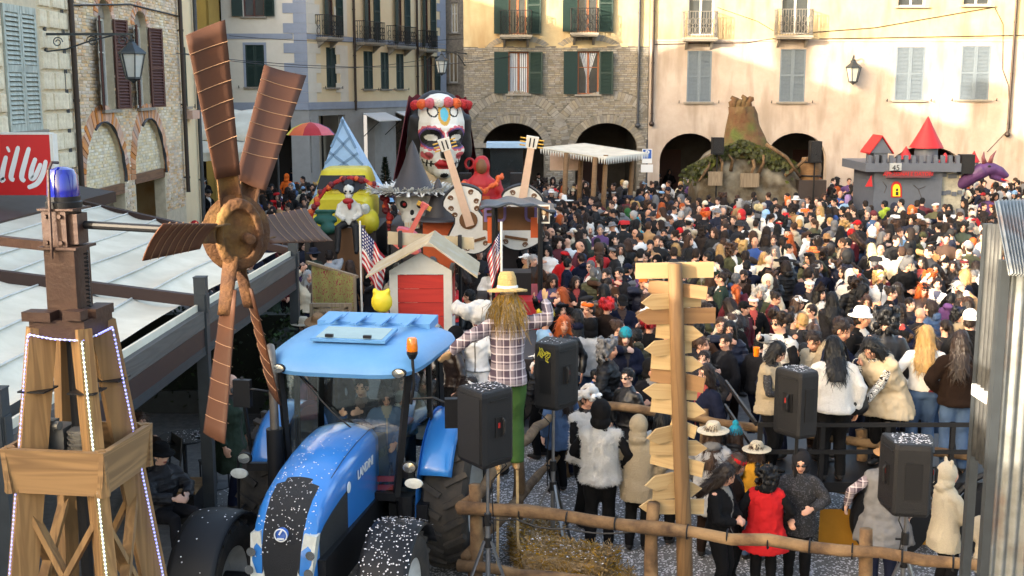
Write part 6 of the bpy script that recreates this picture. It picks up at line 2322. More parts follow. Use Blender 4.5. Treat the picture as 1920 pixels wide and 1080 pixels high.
 # ---- hair and headgear in head space (face +y)
HEADM={}
def hm(name, fn, mat, vox=0.012, sm=2, amp=0.006, sc=22):
 mb=MB()
 fn(mb)
 me=blob(mb, vox, mat, sm, name)
 if amp:
  displace(me, amp, sc, 2.0)
 HEADM[name]=me
def cut_face(me, y0, z0, z1, xw=0.06):
 return me
def _short(m):
 m.ell((0, -0.02, 0.045), (0.085, 0.098, 0.094), None, 14, 10)
 m.ell((0, -0.035, -0.0), (0.083, 0.075, 0.08), None, 14, 10)
def _long(m):
 m.ell((0, -0.022, 0.042), (0.092, 0.102, 0.1), None, 14, 10)
 m.rings([[V((x, y, 0.02))for x, y in((-0.095, 0.035), (0.095, 0.035), (0.1, -0.06), (0.05, -0.125), (-0.05, -0.125), (-0.1, -0.06))], [V((x, y, -0.12))for x, y in((-0.105, 0.03), (0.105, 0.03), (0.115, -0.08), (0.06, -0.13), (-0.06, -0.13), (-0.115, -0.08))], [V((x, y, -0.3))for x, y in((-0.12, -0.08), (0.12, -0.08), (0.12, -0.16), (0.06, -0.205), (-0.06, -0.205), (-0.12, -0.16))], [V((x, y, -0.42))for x, y in((-0.08, -0.13), (0.08, -0.13), (0.08, -0.18), (0.04, -0.215), (-0.04, -0.215), (-0.08, -0.18))]])
def _bob(m):
 m.ell((0, -0.022, 0.042), (0.094, 0.104, 0.1), None, 14, 10)
 m.rings([[V((x, y, 0.03))for x, y in((-0.1, 0.035), (0.1, 0.035), (0.105, -0.06), (0.05, -0.12), (-0.05, -0.12), (-0.105, -0.06))], [V((x, y, -0.13))for x, y in((-0.11, 0.03), (0.11, 0.03), (0.11, -0.06), (0.055, -0.11), (-0.055, -0.11), (-0.11, -0.06))]])
def _tail(m):
 m.ell((0, -0.02, 0.04), (0.084, 0.098, 0.094), None, 14, 10)
 m.tube([(0, -0.1, 0.06), (0, -0.16, 0.05), (0, -0.18, -0.06), (0, -0.16, -0.2)], [0.03, 0.042, 0.04, 0.012], 8)
def _bun(m):
 m.ell((0, -0.02, 0.04), (0.084, 0.098, 0.094), None, 14, 10)
 m.ell((0, -0.1, 0.09), 0.05)
def _curly(m):
 r0=random.Random(5)
 m.ell((0, -0.03, 0.04), (0.11, 0.11, 0.11), None, 14, 10)
 for k in range(70):
  a, z=r0.uniform(0, 2*PI), r0.uniform(-0.14, 0.15)
  p=V((0.125*math.cos(a), -0.045+0.115*math.sin(a), z))
  if p.y>0.0 and z<0.06:
   p.y=0.0
  m.ell(p, r0.uniform(0.025, 0.04), None, 6, 5)
def _beanie(m):
 m.ell((0, -0.015, 0.055), (0.094, 0.108, 0.105), None, 14, 10)
 m.lathe([(0.097, 0.02), (0.101, 0.03), (0.101, 0.06), (0.097, 0.07)], (0, -0.012, 0), 16, sy=1.12)
def _pom(m):
 _beanie(m)
 m.ell((0, -0.02, 0.18), 0.045)
def _cap(m):
 m.ell((0, -0.015, 0.05), (0.09, 0.106, 0.09), None, 14, 10)
 m.box((0, 0.125, 0.055), (0.15, 0.1, 0.012), (R(-10), 0, 0))
def _capback(m):
 m.ell((0, -0.015, 0.05), (0.09, 0.106, 0.09), None, 14, 10)
 m.box((0, -0.145, 0.04), (0.15, 0.1, 0.012), (R(14), 0, 0))
def _brim(rc, hc, rb, droop=0.02, curl=0.0):
 def fn(m):
  n=20
  prof=[(0.001, hc), (rc*0.7, hc*0.98), (rc*0.92, hc*0.75), (rc, 0.06)]
  m.lathe(prof+[(rc+0.01, 0.05), (rb, 0.05-droop), (rb+0.006, 0.043-droop), (rb, 0.036-droop), (rc-0.01, 0.036), (0.001, 0.036)], (0, -0.01, 0), n, sy=1.12)
 return fn
def _beret(m):
 m.ell((0.01, -0.02, 0.09), (0.12, 0.13, 0.05), ry(R(12)), 14, 8)
def _hood(m):
 m.ell((0, -0.045, 0.03), (0.118, 0.125, 0.14), None, 14, 10)
 m.ell((0, -0.06, -0.09), (0.12, 0.11, 0.09), None, 14, 8)
def _tricorn(m):
 m.ell((0, -0.01, 0.08), (0.09, 0.1, 0.07), None, 14, 8)
 for k in range(3):
  a=PI/2+2*PI*k/3
  m.box((0.1*math.cos(a+PI/3), -0.01+0.1*math.sin(a+PI/3), 0.085), (0.26, 0.02, 0.1), (R(15), 0, a+PI/3-PI/2))
def _band(m):
 m.lathe([(0.09, 0.03), (0.096, 0.035), (0.096, 0.075), (0.088, 0.08)], (0, -0.012, 0), 16, sy=1.14)
def _crown(m):
 m.lathe([(0.09, 0.05), (0.098, 0.05), (0.098, 0.075), (0.09, 0.075)], (0, -0.012, 0), 16, sy=1.1)
 for k in range(9):
  a=PI/2+(k-4)*0.33
  h=0.09-abs(k-4)*0.014
  m.prism([(0.095*math.cos(a)-0.016, -0.012+0.104*math.sin(a), 0.07), (0.095*math.cos(a)+0.016, -0.012+0.104*math.sin(a), 0.07), (0.095*math.cos(a), -0.012+0.104*math.sin(a), 0.07+h)], (0, 0.014, 0))
def _flowers(m):
 r0=random.Random(3)
 for k in range(11):
  a=PI/2+(k-5)*0.3
  m.ell((0.095*math.cos(a), -0.01+0.1*math.sin(a), 0.085+0.01*r0.random()), r0.uniform(0.026, 0.04), None, 7, 5)
def _flames(m):
 r0=random.Random(4)
 for k in range(26):
  a=r0.uniform(0, 2*PI)
  b=r0.uniform(0.2, 1.1)
  d=V((math.cos(a)*math.sin(b), math.sin(a)*math.sin(b), math.cos(b)))
  m.tube([d*0.07+V((0, -0.02, 0.03)), d*0.15+V((0, -0.02, 0.05)), d*0.24+V((0, -0.02, 0.09))], [0.035, 0.024, 0.004], 6)
def _wool(m):
 r0=random.Random(9)
 for k in range(26):
  a, z=r0.uniform(0, 2*PI), r0.uniform(0.04, 0.15)
  rr=0.11*math.sqrt(max(0.05, 1-(z-0.03)**2/0.018))
  m.ell((rr*math.cos(a), -0.02+rr*math.sin(a), z), 0.04, None, 7, 6)
 for s in(-1, 1):
  m.ell((s*0.14, -0.01, 0.03), (0.055, 0.02, 0.03), ry(R(20*s)), 8, 6)
def _mop(m):
 r0=random.Random(8)
 m.ell((0, -0.02, 0.04), (0.095, 0.105, 0.1), None, 12, 8)
 for k in range(46):
  a, z=r0.uniform(0, 2*PI), r0.uniform(-0.02, 0.16)
  rr=0.12
  p=V((rr*math.cos(a), -0.03+rr*math.sin(a), z))
  if p.y>0.02 and z<0.07:
   continue
  m.ell(p, 0.034, None, 6, 5)
def _pirate(m):
 m.ell((0, -0.01, 0.07), (0.092, 0.104, 0.085), None, 14, 8)
 m.prism([(-0.19, -0.01, 0.06), (0.19, -0.01, 0.06), (0.15, -0.01, 0.1), (0.0, -0.01, 0.23), (-0.15, -0.01, 0.1)], (0, 0.03, 0))
 m.prism([(-0.19, 0.02, 0.06), (0.19, 0.02, 0.06), (0.1, 0.1, 0.07), (-0.1, 0.1, 0.07)], (0, 0, 0.018))
def _ears(m):
 _hood(m)
 for s in(-1, 1):
  m.ell((s*0.07, -0.03, 0.17), (0.035, 0.02, 0.045), None, 8, 6)
def _bearhood(m):
 _ears(m)
def strands(name, L, n):
 me=HEADM[name]
 r0=random.Random(len(name))
 q=MB()
 q.v=[tuple(v.co)for v in me.vertices]
 q.f=[tuple(p.vertices)for p in me.polygons]
 q.m=[0]*len(q.f)
 P=list(me.polygons)
 for _ in range(n):
  pl=P[r0.randrange(len(P))]
  c, nn=V(pl.center), V(pl.normal)
  d=V((0, -0.25, -1))+V((r0.gauss(0, 0.35), r0.gauss(0, 0.35), r0.gauss(0, 0.25)))
  d=(d-nn*d.dot(nn)).normalized()
  s_=d.cross(nn).normalized()*0.0035
  l=L*r0.uniform(0.5, 1.2)
  m_=c+d*l*0.5+nn*r0.uniform(0.004, 0.014)
  e_=c+d*l+nn*r0.uniform(-0.004, 0.016)
  q.quad(c-s_, c+s_, m_+s_, m_-s_).quad(m_-s_, m_+s_, e_+s_*0.2, e_-s_*0.2)
 HEADM[name]=q.mesh(name, M_HAIR, smooth='all', fix=False)
HAIRS={'short':_short, 'long':_long, 'bob':_bob, 'tail':_tail, 'bun':_bun, 'curly':_curly, 'mop':_mop}
for k, fn in HAIRS.items():
 hm('hair_'+k, fn, M_HAIR, 0.012, 1, 0.007 if k!='curly' else 0.012, 26)
 strands('hair_'+k, {'long':0.14, 'bob':0.1, 'tail':0.06, 'curly':0.04, 'mop':0.05}.get(k, 0.035), 520)
HATS={'beanie':(_beanie, M_CLOTH), 'pompom':(_pom, M_FUR), 'cap':(_cap, M_CLOTH), 'capback':(_capback, M_CLOTH), 'straw':(_brim(0.098, 0.15, 0.2, 0.01), M_STRAW), 'fedora':(_brim(0.096, 0.15, 0.155, 0.015), M_CLOTH), 'wide':(_brim(0.1, 0.13, 0.24, 0.0), M_CLOTH), 'sombrero':(_brim(0.1, 0.26, 0.33, -0.02), M_CLOTH), 'beret':(_beret, M_CLOTH), 'hood':(_hood, M_CLOTH), 'furhood':(_hood, M_FUR), 'tricorn':(_tricorn, M_CLOTH), 'headband':(_band, M_CLOTH), 'crown':(_crown, M_CLOTH), 'flowers':(_flowers, M_CLOTH), 'flames':(_flames, M_CLOTH), 'wool':(_wool, M_FUR), 'pirate':(_pirate, M_CLOTH), 'earhood':(_ears, M_FUR)}
HATWORD={'beanie':'beanie', 'pompom':'pompom beanie', 'cap':'cap', 'capback':'backward cap', 'straw':'straw hat', 'fedora':'fedora', 'wide':'wide brimmed hat', 'sombrero':'sombrero', 'beret':'beret', 'hood':'hood', 'furhood':'fleece hood', 'tricorn':'tricorn hat', 'headband':'headband', 'crown':'toy crown', 'flowers':'flower headdress', 'flames':'spiky flame wig', 'wool':'woolly sheep cap', 'pirate':'pirate hat', 'earhood':'eared fleece hood'}
for k, (fn, mt)in HATS.items():
 hm('hat_'+k, fn, mt, 0.012 if k not in('straw', 'fedora', 'wide', 'sombrero', 'tricorn', 'cap', 'capback', 'pirate')else 0.008, 1, 0.003, 20)
_g=MB()
for sgn in(-1, 1):
 _g.ell((sgn*0.034, 0.094, 0.004), (0.026, 0.008, 0.02), None, 8, 6)
 _g.beam((sgn*0.055, 0.09, 0.008), (sgn*0.084, 0.0, 0.008), 0.005, 0.005)
_g.beam((-0.012, 0.1, 0.008), (0.012, 0.1, 0.008), 0.005, 0.005)
HEADM['glasses']=_g.mesh('sunglasses', M_GLASSES, smooth='all')
_g=MB()
_g.ell((0, 0.06, -0.088), (0.05, 0.045, 0.045), None, 10, 8)
_g.ell((0, 0.09, -0.052), (0.03, 0.012, 0.008), None, 8, 6)
for sgn in(-1, 1):
 _g.ell((sgn*0.055, 0.035, -0.07), (0.016, 0.035, 0.045), None, 8, 6)
HEADM['beard']=blob(_g, 0.01, M_HAIR, 1, 'beard')
# ---- shared poses of the crowd
POSES={}
def make_pose(key, kw, vox=0.014, **o):
 s=skel(**kw)
 POSES[key]=dict(s=s, body=body_mesh(s, vox), kw=kw, top={}, leg={})
 return POSES[key]
POSE_KW={'stand':dict(hy=8, step=0.03), 'pocket':dict(lh=(-0.2, 0.1, 0.98), rh=(0.2, 0.1, 0.98), hy=-12), 'phone':dict(rh=(0.08, 0.26, 1.34), lh=(-0.1, 0.22, 1.1), hp=14, hy=4), 'cup':dict(rh=(0.16, 0.28, 1.2), hy=16, step=-0.04), 'cross':dict(rh=(-0.08, 0.2, 1.18), lh=(0.08, 0.21, 1.14), hp=2), 'mouth':dict(rh=(0.03, 0.17, 1.44), lh=(-0.06, 0.2, 1.12), hp=6, hy=-8), 'turn':dict(twist=14, hy=38, lh=(-0.2, 0.16, 1.02), step=0.05), 'look':dict(hp=26, rh=(0.08, 0.22, 1.08), lh=(-0.08, 0.22, 1.08)), 'raise':dict(rh=(0.2, 0.22, 1.78), hy=6, hp=-8), }
for k, kw in POSE_KW.items():
 make_pose(k, kw)
TOPS={'vest':dict(length=0.1, infl=0.055, sleeves=0, mat=M_FUR, collar=False, wr=0.02), 'poncho':dict(length=0.3, infl=0.07, flare=0.08, sleeves=0, mat=M_CLOTH, collar=False, wr=0.02), 'jacket':dict(length=0.06, infl=0.03, mat=M_CLOTH), 'coat':dict(length=0.42, infl=0.03, flare=0.03, mat=M_CLOTH), 'puffer':dict(length=0.02, infl=0.05, mat=M_PUFF, puff=0.012, hood=True), 'jumper':dict(length=0.0, infl=0.02, mat=M_CLOTH, collar=False), 'hoodie':dict(length=0.02, infl=0.028, mat=M_CLOTH, hood=True), 'parka':dict(length=0.25, infl=0.04, mat=M_CLOTH, hood=True), 'leather':dict(length=0.02, infl=0.026, mat=M_SHINY), 'fleece':dict(length=0.08, infl=0.045, mat=M_FUR), 'shirt':dict(length=0.04, infl=0.016, mat=M_CLOTH)}
TOPWORD={'jacket':'jacket', 'coat':'long coat', 'puffer':'puffer jacket', 'jumper':'jumper', 'hoodie':'hoodie', 'parka':'hooded parka', 'leather':'leather jacket', 'fleece':'fleece', 'shirt':'shirt', 'vest':'fleece vest', 'dress':'dress'}
def pose_top(pk, tk, mat=None):
 P=POSES[pk]
 if tk not in P['top']:
  kw=dict(TOPS[tk])
  mt=kw.pop('mat')
  P['top'][tk]=top_mesh(P['s'], mt, seed=len(P['top'])*3.1+len(pk), vox=0.022, name='jacket', **kw)
 me=P['top'][tk]
 if mat is not None:
  key=tk+mat.name
  if key not in P['top']:
   c=me.copy()
   c.materials.clear()
   c.materials.append(mat)
   P['top'][key]=c
  me=P['top'][key]
 return me
def pose_leg(pk, skirt=None):
 P=POSES[pk]
 k='skirt' if skirt else 'tr'
 if k not in P['leg']:
  P['leg'][k]=legs_mesh(P['s'], [M_CLOTH, M_SHOE], skirt=skirt, vox=0.024)
 return P['leg'][k]
def headmat(s):
 return Matrix.Translation(s['head'])@s['Rh'].to_4x4()
def dress(o, s, top=None, topc='black', leg=None, legc='navy', hair='short', hairc='dark brown', hat=None, hatc='black', glasses=False, beard=False, topname='jacket', hs=1.0):
 H_=headmat(s)
 if top is not None:
  put(topname, top, o).color=C(topc)
 if leg is not None:
  put('trousers', leg, o).color=C(legc)
 if hair and hair!='bald' and hat not in('hood', 'furhood', 'earhood'):
  Mx=H_
  if hat and hair in('short', 'curly', 'mop', 'bun'):
   Mx=H_@Matrix.Translation((0, -0.004, -0.02))@Matrix.Scale(0.97, 4)
  put('hair', HEADM['hair_'+hair], o, Mx).color=C(hairc)
 if hat:
  put({'hood':'hood', 'furhood':'hood', 'earhood':'hood', 'crown':'crown', 'headband':'headband', 'flowers':'headdress', 'flames':'wig'}.get(hat, 'hat'), HEADM['hat_'+hat], o, H_@Matrix.Scale(hs, 4)).color=C(hatc)
 if glasses:
  put('sunglasses', HEADM['glasses'], o, H_)
 if beard:
  put('beard', HEADM['beard'], o, H_).color=C(hairc if hairc not in('bald', )else 'brown')
def person(px, py, label, pose='stand', face=0, h=1.72, z=0.0, top='jacket', topc='black', topm=None, legc=None, hair='short', hairc='dark brown', hat=None, hatc='black', glasses=False, beard=False, skirt=None, group='people in the carnival crowd', Y=None, sk=None, pos=None, r=rng, over=None, tuft=0):
 """head centre at pixel px,py standing on height z (or at depth Y)"""
 if isinstance(pose, dict):
  kw, pose=pose, 'own%d'%len(POSES)
  make_pose(pose, kw, 0.012)
 P=POSES[pose]
 sc=h/1.72
 hz=P['s']['head'].z*sc
 if pos is None:
  p=gnd(px, py, z+hz)
  if Y:
   p=at(px, py, Y)
  pos=(p.x, p.y, z)
 o=put('person', P['body'])
 a=PI+R(face)
 hp=P['s']['head']
 off=rzm(a)@V((hp.x, hp.y, 0))*sc
 o.matrix_basis=Matrix.Translation((pos[0]-off.x, pos[1]-off.y, pos[2]))@Matrix.Rotation(a, 4, 'Z')@Matrix.Scale(sc, 4)
 o.color=lin(sk or r.choice(SKINS))
 tag(o, label, 'person', group)
 dress(o, P['s'], pose_top(pose, top, topm)if top else None, topc, pose_leg(pose, skirt), legc or r.choice(['black', 'navy', 'denim', 'charcoal', 'dark brown']), hair, hairc, hat, hatc, glasses, beard)
 if over:
  me=pose_top(pose, over[0])
  v_=put(over[0], me, o)
  v_.color=C(over[1])
  if tuft:
   q=MB()
   ps=me.polygons
   for k in range(tuft):
    pl=ps[r.randrange(len(ps))]
    c, n=pl.center, pl.normal
    d=(n*0.6+V((r.gauss(0, 0.5), r.gauss(0, 0.5), -0.5+r.gauss(0, 0.3)))).normalized()*r.uniform(0.02, 0.045)
    s_=d.cross(n+V((0.1, 0, 0.2))).normalized()*0.004
    q.add([c-s_, c+s_, c+d], [(0, 1, 2)])
   t_=tag(q.obj('fur', M_FUR, v_, fix=False), kind='stuff')
   t_.color=C(over[1])
 return o
 # ------------------------------------------------------------------ carnival floats
def pbox(x0, y0, x1, y1, Y, d):
 """box whose front fills a pixel rectangle at depth Y"""
 a, b_=at(x0, y1, Y), at(x1, y0, Y)
 return MB().bb((a.x, Y, a.z), (b_.x, Y+d, b_.z))
def wobj(mb, name, mat, parent, **k):
 return mb.obj(name, mat, parent, world=True, **k)
def wput(name, me, parent):
 o=put(name, me, parent)
 o.matrix_parent_inverse=wmat(parent).inverted()
 return o
def flt(name, label, cat, px, Y, **k):
 return thing(name, label, cat, (at(px, 400, Y).x, Y, 0), **k)
M_PAPER=lambda n, c, **k:pmat('painted_'+n, lin(c), k.pop('rough', 0.6), ns=6, na=0.3, bs=12, bst=0.25, **k)
M_WHITE=M_PAPER('white', (226, 222, 212))
M_BLACK=M_PAPER('black', (26, 25, 27))
M_PURP=M_PAPER('purple', (92, 66, 120))
M_ROSE=M_PAPER('rose', (206, 96, 104))
M_CRED=M_PAPER('crimson', (176, 30, 34))
M_TURQ=M_PAPER('turquoise', (90, 184, 208))
M_GOLD=M_PAPER('gold', (206, 160, 64))
M_FLESH=M_PAPER('flesh', (222, 196, 160))
M_ORNG=M_PAPER('orange', (222, 98, 44))
M_VEIL=M_PAPER('burgundy', (110, 24, 36))
M_DECK=M_PAPER('deck', (60, 50, 46))
M_YEL=M_PAPER('yellow', (232, 208, 46), coat=0.2)
M_SKYB=M_PAPER('pale_blue', (168, 200, 228))
M_STEELB=M_PAPER('lattice_blue', (120, 150, 178))
M_GREY=M_PAPER('castle_grey', (86, 92, 104))
M_TEALG=M_PAPER('teal_green', (36, 96, 84))
M_PEACH=M_PAPER('peach', (218, 184, 158))
M_SALM=M_PAPER('salmon', (226, 112, 98))
M_BROWNP=M_PAPER('brown', (116, 78, 46))
# ---- giant painted head
CY=31.0
cat_=flt('giant_head_float', 'giant painted skull-face head with a crown of roses', 'float', 820, CY)
S_=9.3
hc=at(824, 256, CY)
Rh=rzm(PI+R(14))@rx(R(-4))
q=MB()
mb0=MB()
head_geo(mb0, V((0, 0, 0)), Matrix.Identity(3))
q.v, q.f, q.m=[tuple(hc+Rh@(V((p[0]*0.98, p[1], p[2]))*S_))for p in mb0.v], mb0.f, mb0.m
me=blob(q, 0.026, [M_WHITE, M_BLACK, M_PURP, M_ROSE, M_CRED, M_TURQ, M_GOLD], 3, 'face')
n_=len(me.polygons)
ce=np.empty(n_*3, 'f')
me.polygons.foreach_get('center', ce)
p_=((ce.reshape(-1, 3)-np.array(hc))@np.array(Rh))/S_
X, Yv, Z=p_[:, 0]/0.98, p_[:, 1], p_[:, 2]
ax_=np.abs(X)
fr_=Yv>0.02
mi=np.zeros(n_, 'i')
ey=((ax_-0.036)/0.034)**2+((Z-0.004)/0.032)**2
sc_=1+0.1*np.cos(np.arctan2(Z-0.004, ax_-0.036)*14)
mi[fr_&(ey<1.15*sc_)]=3
mi[fr_&(ey<0.85)]=2
mi[fr_&(ey<0.6)]=1
mi[fr_&(((ax_-0.036)/0.022)**2+((Z-0.0)/0.014)**2<1)]=1
mi[fr_&(((ax_-0.036)/0.017)**2+((Z-0.004)/0.009)**2<1)]=0
mi[(Yv>0.085)&(ax_<0.016)&(Z<-0.015)&(Z>-0.05)]=1
mi[(Yv>0.06)&(ax_<0.03-np.abs(Z+0.068)*0.9)&(np.abs(Z+0.068)<0.014)]=4
mi[fr_&(np.abs(Z+0.068)<0.002)&(ax_>0.028)]=1
for kx in(0.036, 0.046, 0.056):
 mi[fr_&(np.abs(ax_-kx)<0.0022)&(np.abs(Z+0.068)<0.009)]=1
je=(X/0.016)**2+((Z-0.068)/0.026)**2
mi[fr_&(je<1.3)]=6
mi[fr_&(je<0.5)]=5
mi[fr_&(((ax_-0.046)/0.014)**2+((Z+0.045)/0.012)**2<1)]=3
cu_=np.abs(np.hypot(ax_-0.03, Z-0.075)-0.013)
mi[fr_&(cu_<0.0022)]=1
mi[fr_&(((X)/0.012)**2+((Z+0.1)/0.007)**2<1)]=1
me.polygons.foreach_set('material_index', mi)
wput('face', me, cat_)
def hq(p):
 return hc+Rh@(V(p)*S_)
q=MB()
q.ell(hq((0, -0.035, 0.02)), tuple(v*S_ for v in(0.088, 0.09, 0.108)), Rh, 16, 12)
for s in(-1, 1):
 q.tube([hq((s*0.062, 0.01, 0.06)), hq((s*0.072, -0.005, -0.04)), hq((s*0.066, -0.03, -0.15))], [0.24, 0.22, 0.18], 10)
me=blob(q, 0.06, M_BLACK, 3, 'hair')
displace(me, 0.03, 3)
wput('hair', me, cat_)
q=MB().tube([hq((0, -0.01, -0.06)), hq((0, -0.01, -0.16))], [0.45, 0.5], 18)
wobj(q, 'neck', M_FLESH, cat_, smooth='all')
vq=MB().grid(lambda u, v:hq((0.11*math.cos(PI*(0.98+1.04*u))*(0.75+0.4*v), -0.03+0.11*math.sin(PI*(0.98+1.04*u))-0.01*v, 0.105-0.24*v+0.004*math.sin(u*40))), 40, 14)
wobj(vq, 'veil', M_VEIL, cat_, smooth='all')
rose=MB()
r0=random.Random(6)
for L in range(4):
 for k in range(5):
  a=2*PI*k/5+L*0.7
  rr_=0.17-0.04*L
  rose.ell((rr_*0.6*math.cos(a), rr_*0.6*math.sin(a), 0.03*L), (rr_*0.62, rr_*0.62, 0.05), rzm(a)@ry(R(50-8*L)), 8, 5)
ROSE={m_.name:rose.mesh('rose', m_, smooth='all')for m_ in(M_CRED, M_ORNG, M_ROSE, M_WHITE)}
for k, m_ in enumerate((M_VEIL, M_CRED, M_ORNG, M_ROSE, M_WHITE, M_ROSE, M_ORNG, M_CRED)):
 a=PI/2+(3.5-k)*0.3
 p=hq((0.088*math.cos(a), 0.07*math.sin(a)-0.005, 0.104-0.012*abs(k-3.5)/3.5))
 d=(Rh@V((math.cos(a)*0.7, math.sin(a), 0.35))).normalized()
 o=put('rose', ROSE.get(m_.name)or ROSE[M_CRED.name], cat_)
 o.matrix_parent_inverse=wmat(cat_).inverted()
 o.matrix_basis=Matrix.Translation(p)@d.to_track_quat('Z', 'Y').to_matrix().to_4x4()@Matrix.Rotation(k, 4, 'Z')@Matrix.Scale(0.82, 4)
for s in(-1, 1):
 wobj(MB().tube([hq((s*0.083+0.012*math.cos(t), 0.02, -0.075+0.014*math.sin(t)))for t in[2*PI*k/16 for k in range(16)]], 0.035, 6, closed=True), 'earring', M_CRED, cat_)
zb=hq((0, 0, -0.15)).z
wobj(MB().bb((hc.x-0.9, CY-0.7, zb-0.9), (hc.x+0.9, CY+0.9, zb)), 'bust', M_BLACK, cat_)
wobj(MB().bb((hc.x-1.3, CY-1.2, 0.55), (hc.x+2.6, CY+1.6, zb-0.85)), 'trailer_body', M_DECK, cat_)
for x in(-0.9, 1.9):
 wobj(MB().lathe([(0.001, -0.12), (0.4, -0.12), (0.45, 0), (0.4, 0.12), (0.001, 0.12)], (hc.x+x, CY-1.1, 0.45), 20, rot=rx(PI/2)), 'wheel', M_TYRE, cat_)
 # ---- big guitars
def guitar(label, bot, top, Y, w, body_frac=0.5, mats=None, hole=True, lean=0.12, full=True):
 mats=mats or(M_WHITE, M_BLACK, M_PEACH)
 A, B_=at(bot[0], bot[1], Y), at(top[0], top[1], Y)
 t=thing('giant_guitar', label, 'guitar', (A.x, A.y, A.z))
 L=(B_-A).length
 th=math.atan2(B_.x-A.x, B_.z-A.z)
 t.rotation_euler=(lean, th, 0)
 bl_=L*body_frac
 def outl(s, n=40):
  pts=[]
  for k in range(n):
   a=2*PI*k/n
   z=bl_/2-math.cos(a)*bl_/2
   f_=z/bl_
   ww_=w/2*(1.0*math.exp(-((f_-0.27)/0.26)**2)+0.74*math.exp(-((f_-0.8)/0.2)**2))*1.03
   x=math.copysign(ww_*min(1, abs(math.sin(a))*2.0)**0.6, math.sin(a))if abs(math.sin(a))>1e-6 else 0
   c0=V((0, 0, bl_/2))
   pts.append(V((x*s, 0, bl_/2+(z-bl_/2)*(1-(1-s)*0.6))))
  return pts
 MB().prism([p+V((0, 0.0, 0))for p in outl(1.0)], (0, 0.22, 0)).obj('side', mats[1], t)
 bd_=MB().prism([p+V((0, -0.02, 0))for p in outl(0.93)], (0, 0.018, 0)).obj('soundboard', mats[0], t)
 nk=MB().beam((0, -0.06, bl_*0.42), (0, -0.06, L*0.9), 0.14*w/0.9, 0.05, up=(0, 1, 0), w2=0.11*w/0.9)
 nk.obj('neck', mats[2], t)
 MB().beam((0, -0.06, L*0.9), (0, -0.07, L), 0.17*w/0.9, 0.06, up=(0, 1, 0), w2=0.2*w/0.9).obj('headstock', mats[0], t)
 for s in(-1, 1):
  MB().beam((s*0.045, -0.095, L*0.91), (s*0.045, -0.1, L*0.985), 0.03, 0.02, up=(0, 1, 0)).obj('slot', mats[1], t)
  for k in range(3):
   MB().cyl((s*0.1*w/0.9, -0.07, L*(0.915+0.03*k)), (s*0.19*w/0.9, -0.07, L*(0.915+0.03*k)), 0.018, n=6).obj('tuning_peg', M_GOLD, t)
 if hole:
  MB().lathe([(0.001, 0.002), (w*0.15, 0.002), (w*0.17, 0)], (0, -0.042, bl_*0.5), 20, rot=rx(PI/2)).obj('sound_hole', M_BROWNP, t)
  MB().box((0, -0.04, bl_*0.2), (w*0.42, 0.03, 0.06)).obj('bridge', M_BROWNP, t)
  for s in(-1, 1):
   for fz, fx in((0.12, 0.22), (0.3, 0.38), (0.72, 0.3), (0.86, 0.24), (0.62, 0.26)):
    q=MB()
    scroll(q, (s*w*fx*0.8, -0.03, bl_*fz), 0.05*w, (s, 0, 0), (0, 0, 1), t=0.014)
    q.obj('scroll_ornament', M_BROWNP, t)
 return t
guitar('giant white guitar leaning before the painted head', (898, 476), (832, 256), 26.0, 1.2, 0.6)
guitar('giant upright white guitar behind the black canopy', (964, 470), (999, 252), 27.5, 1.3, 0.58)
guitar('giant salmon guitar half hidden behind the plywood sign', (752, 470), (800, 378), 24.5, 0.75, 0.4, (M_SALM, M_ROSE, M_SALM), hole=False)
# ---- skull with witch hat
sk=flt('skull_prop', 'giant skull with red eyes under a feathered witch hat', 'prop', 772, 27.0)
c=at(775, 385, 27.0)
q=MB()
q.ell(c+V((0, 0, 0.1)), (0.42, 0.42, 0.4)).ell(c+V((0, -0.15, -0.25)), (0.28, 0.28, 0.22)).box(c+V((0, -0.3, -0.42)), (0.36, 0.2, 0.16))
me=blob(q, 0.04, M_WHITE, 2, 'skull')
wput('skull', me, sk)
for s in(-1, 1):
 wobj(MB().ell(c+V((s*0.17, -0.32, 0.06)), (0.11, 0.08, 0.1)), 'eye_socket', M_BLACK, sk, smooth='all')
 wobj(MB().ell(c+V((s*0.17, -0.4, 0.06)), 0.04), 'eye', M_CRED, sk)
wobj(MB().ell(c+V((0, -0.36, -0.14)), (0.05, 0.06, 0.08)), 'nose_hole', M_BLACK, sk)
for k in range(6):
 wobj(MB().box(c+V((-0.14+0.056*k, -0.405, -0.4)), (0.04, 0.02, 0.1)), 'tooth', M_FLESH, sk)
M_CHAR=M_PAPER('charcoal', (66, 62, 64))
wobj(MB().lathe([(0.95, 0), (0.93, 0.05), (0.5, 0.1), (0.44, 0.14), (0.22, 0.65), (0.08, 1.05), (0.001, 1.2)], c+V((0, 0, 0.3)), 24), 'hat', M_CHAR, sk, smooth=True)
q=MB()
for k in range(900):
 a=r0.uniform(0, 2*PI)
 p=c+V((0, 0, 0.38))+V((math.cos(a), math.sin(a), 0))*r0.uniform(0.55, 1.0)
 d=V((math.cos(a+r0.uniform(-1, 1)), math.sin(a+r0.uniform(-1, 1)), r0.uniform(-0.6, 0.7)))*r0.uniform(0.08, 0.2)
 s_=d.cross(V((0, 0, 1))).normalized()*0.02
 q.quad(p-s_, p+s_, p+d+s_, p+d-s_)
tag(wobj(q, 'feathers', M_WHITE, sk, fix=False), kind='stuff')
wobj(MB().bb((c.x-0.5, 26.7, 0.4), (c.x+0.5, 27.5, c.z-0.45)), 'stand', M_DECK, sk)
wh=flt('witch_hat_prop', 'charcoal pointed witch hat prop beside the white guitar', 'prop', 820, 26.6)
c=at(822, 412, 26.6)
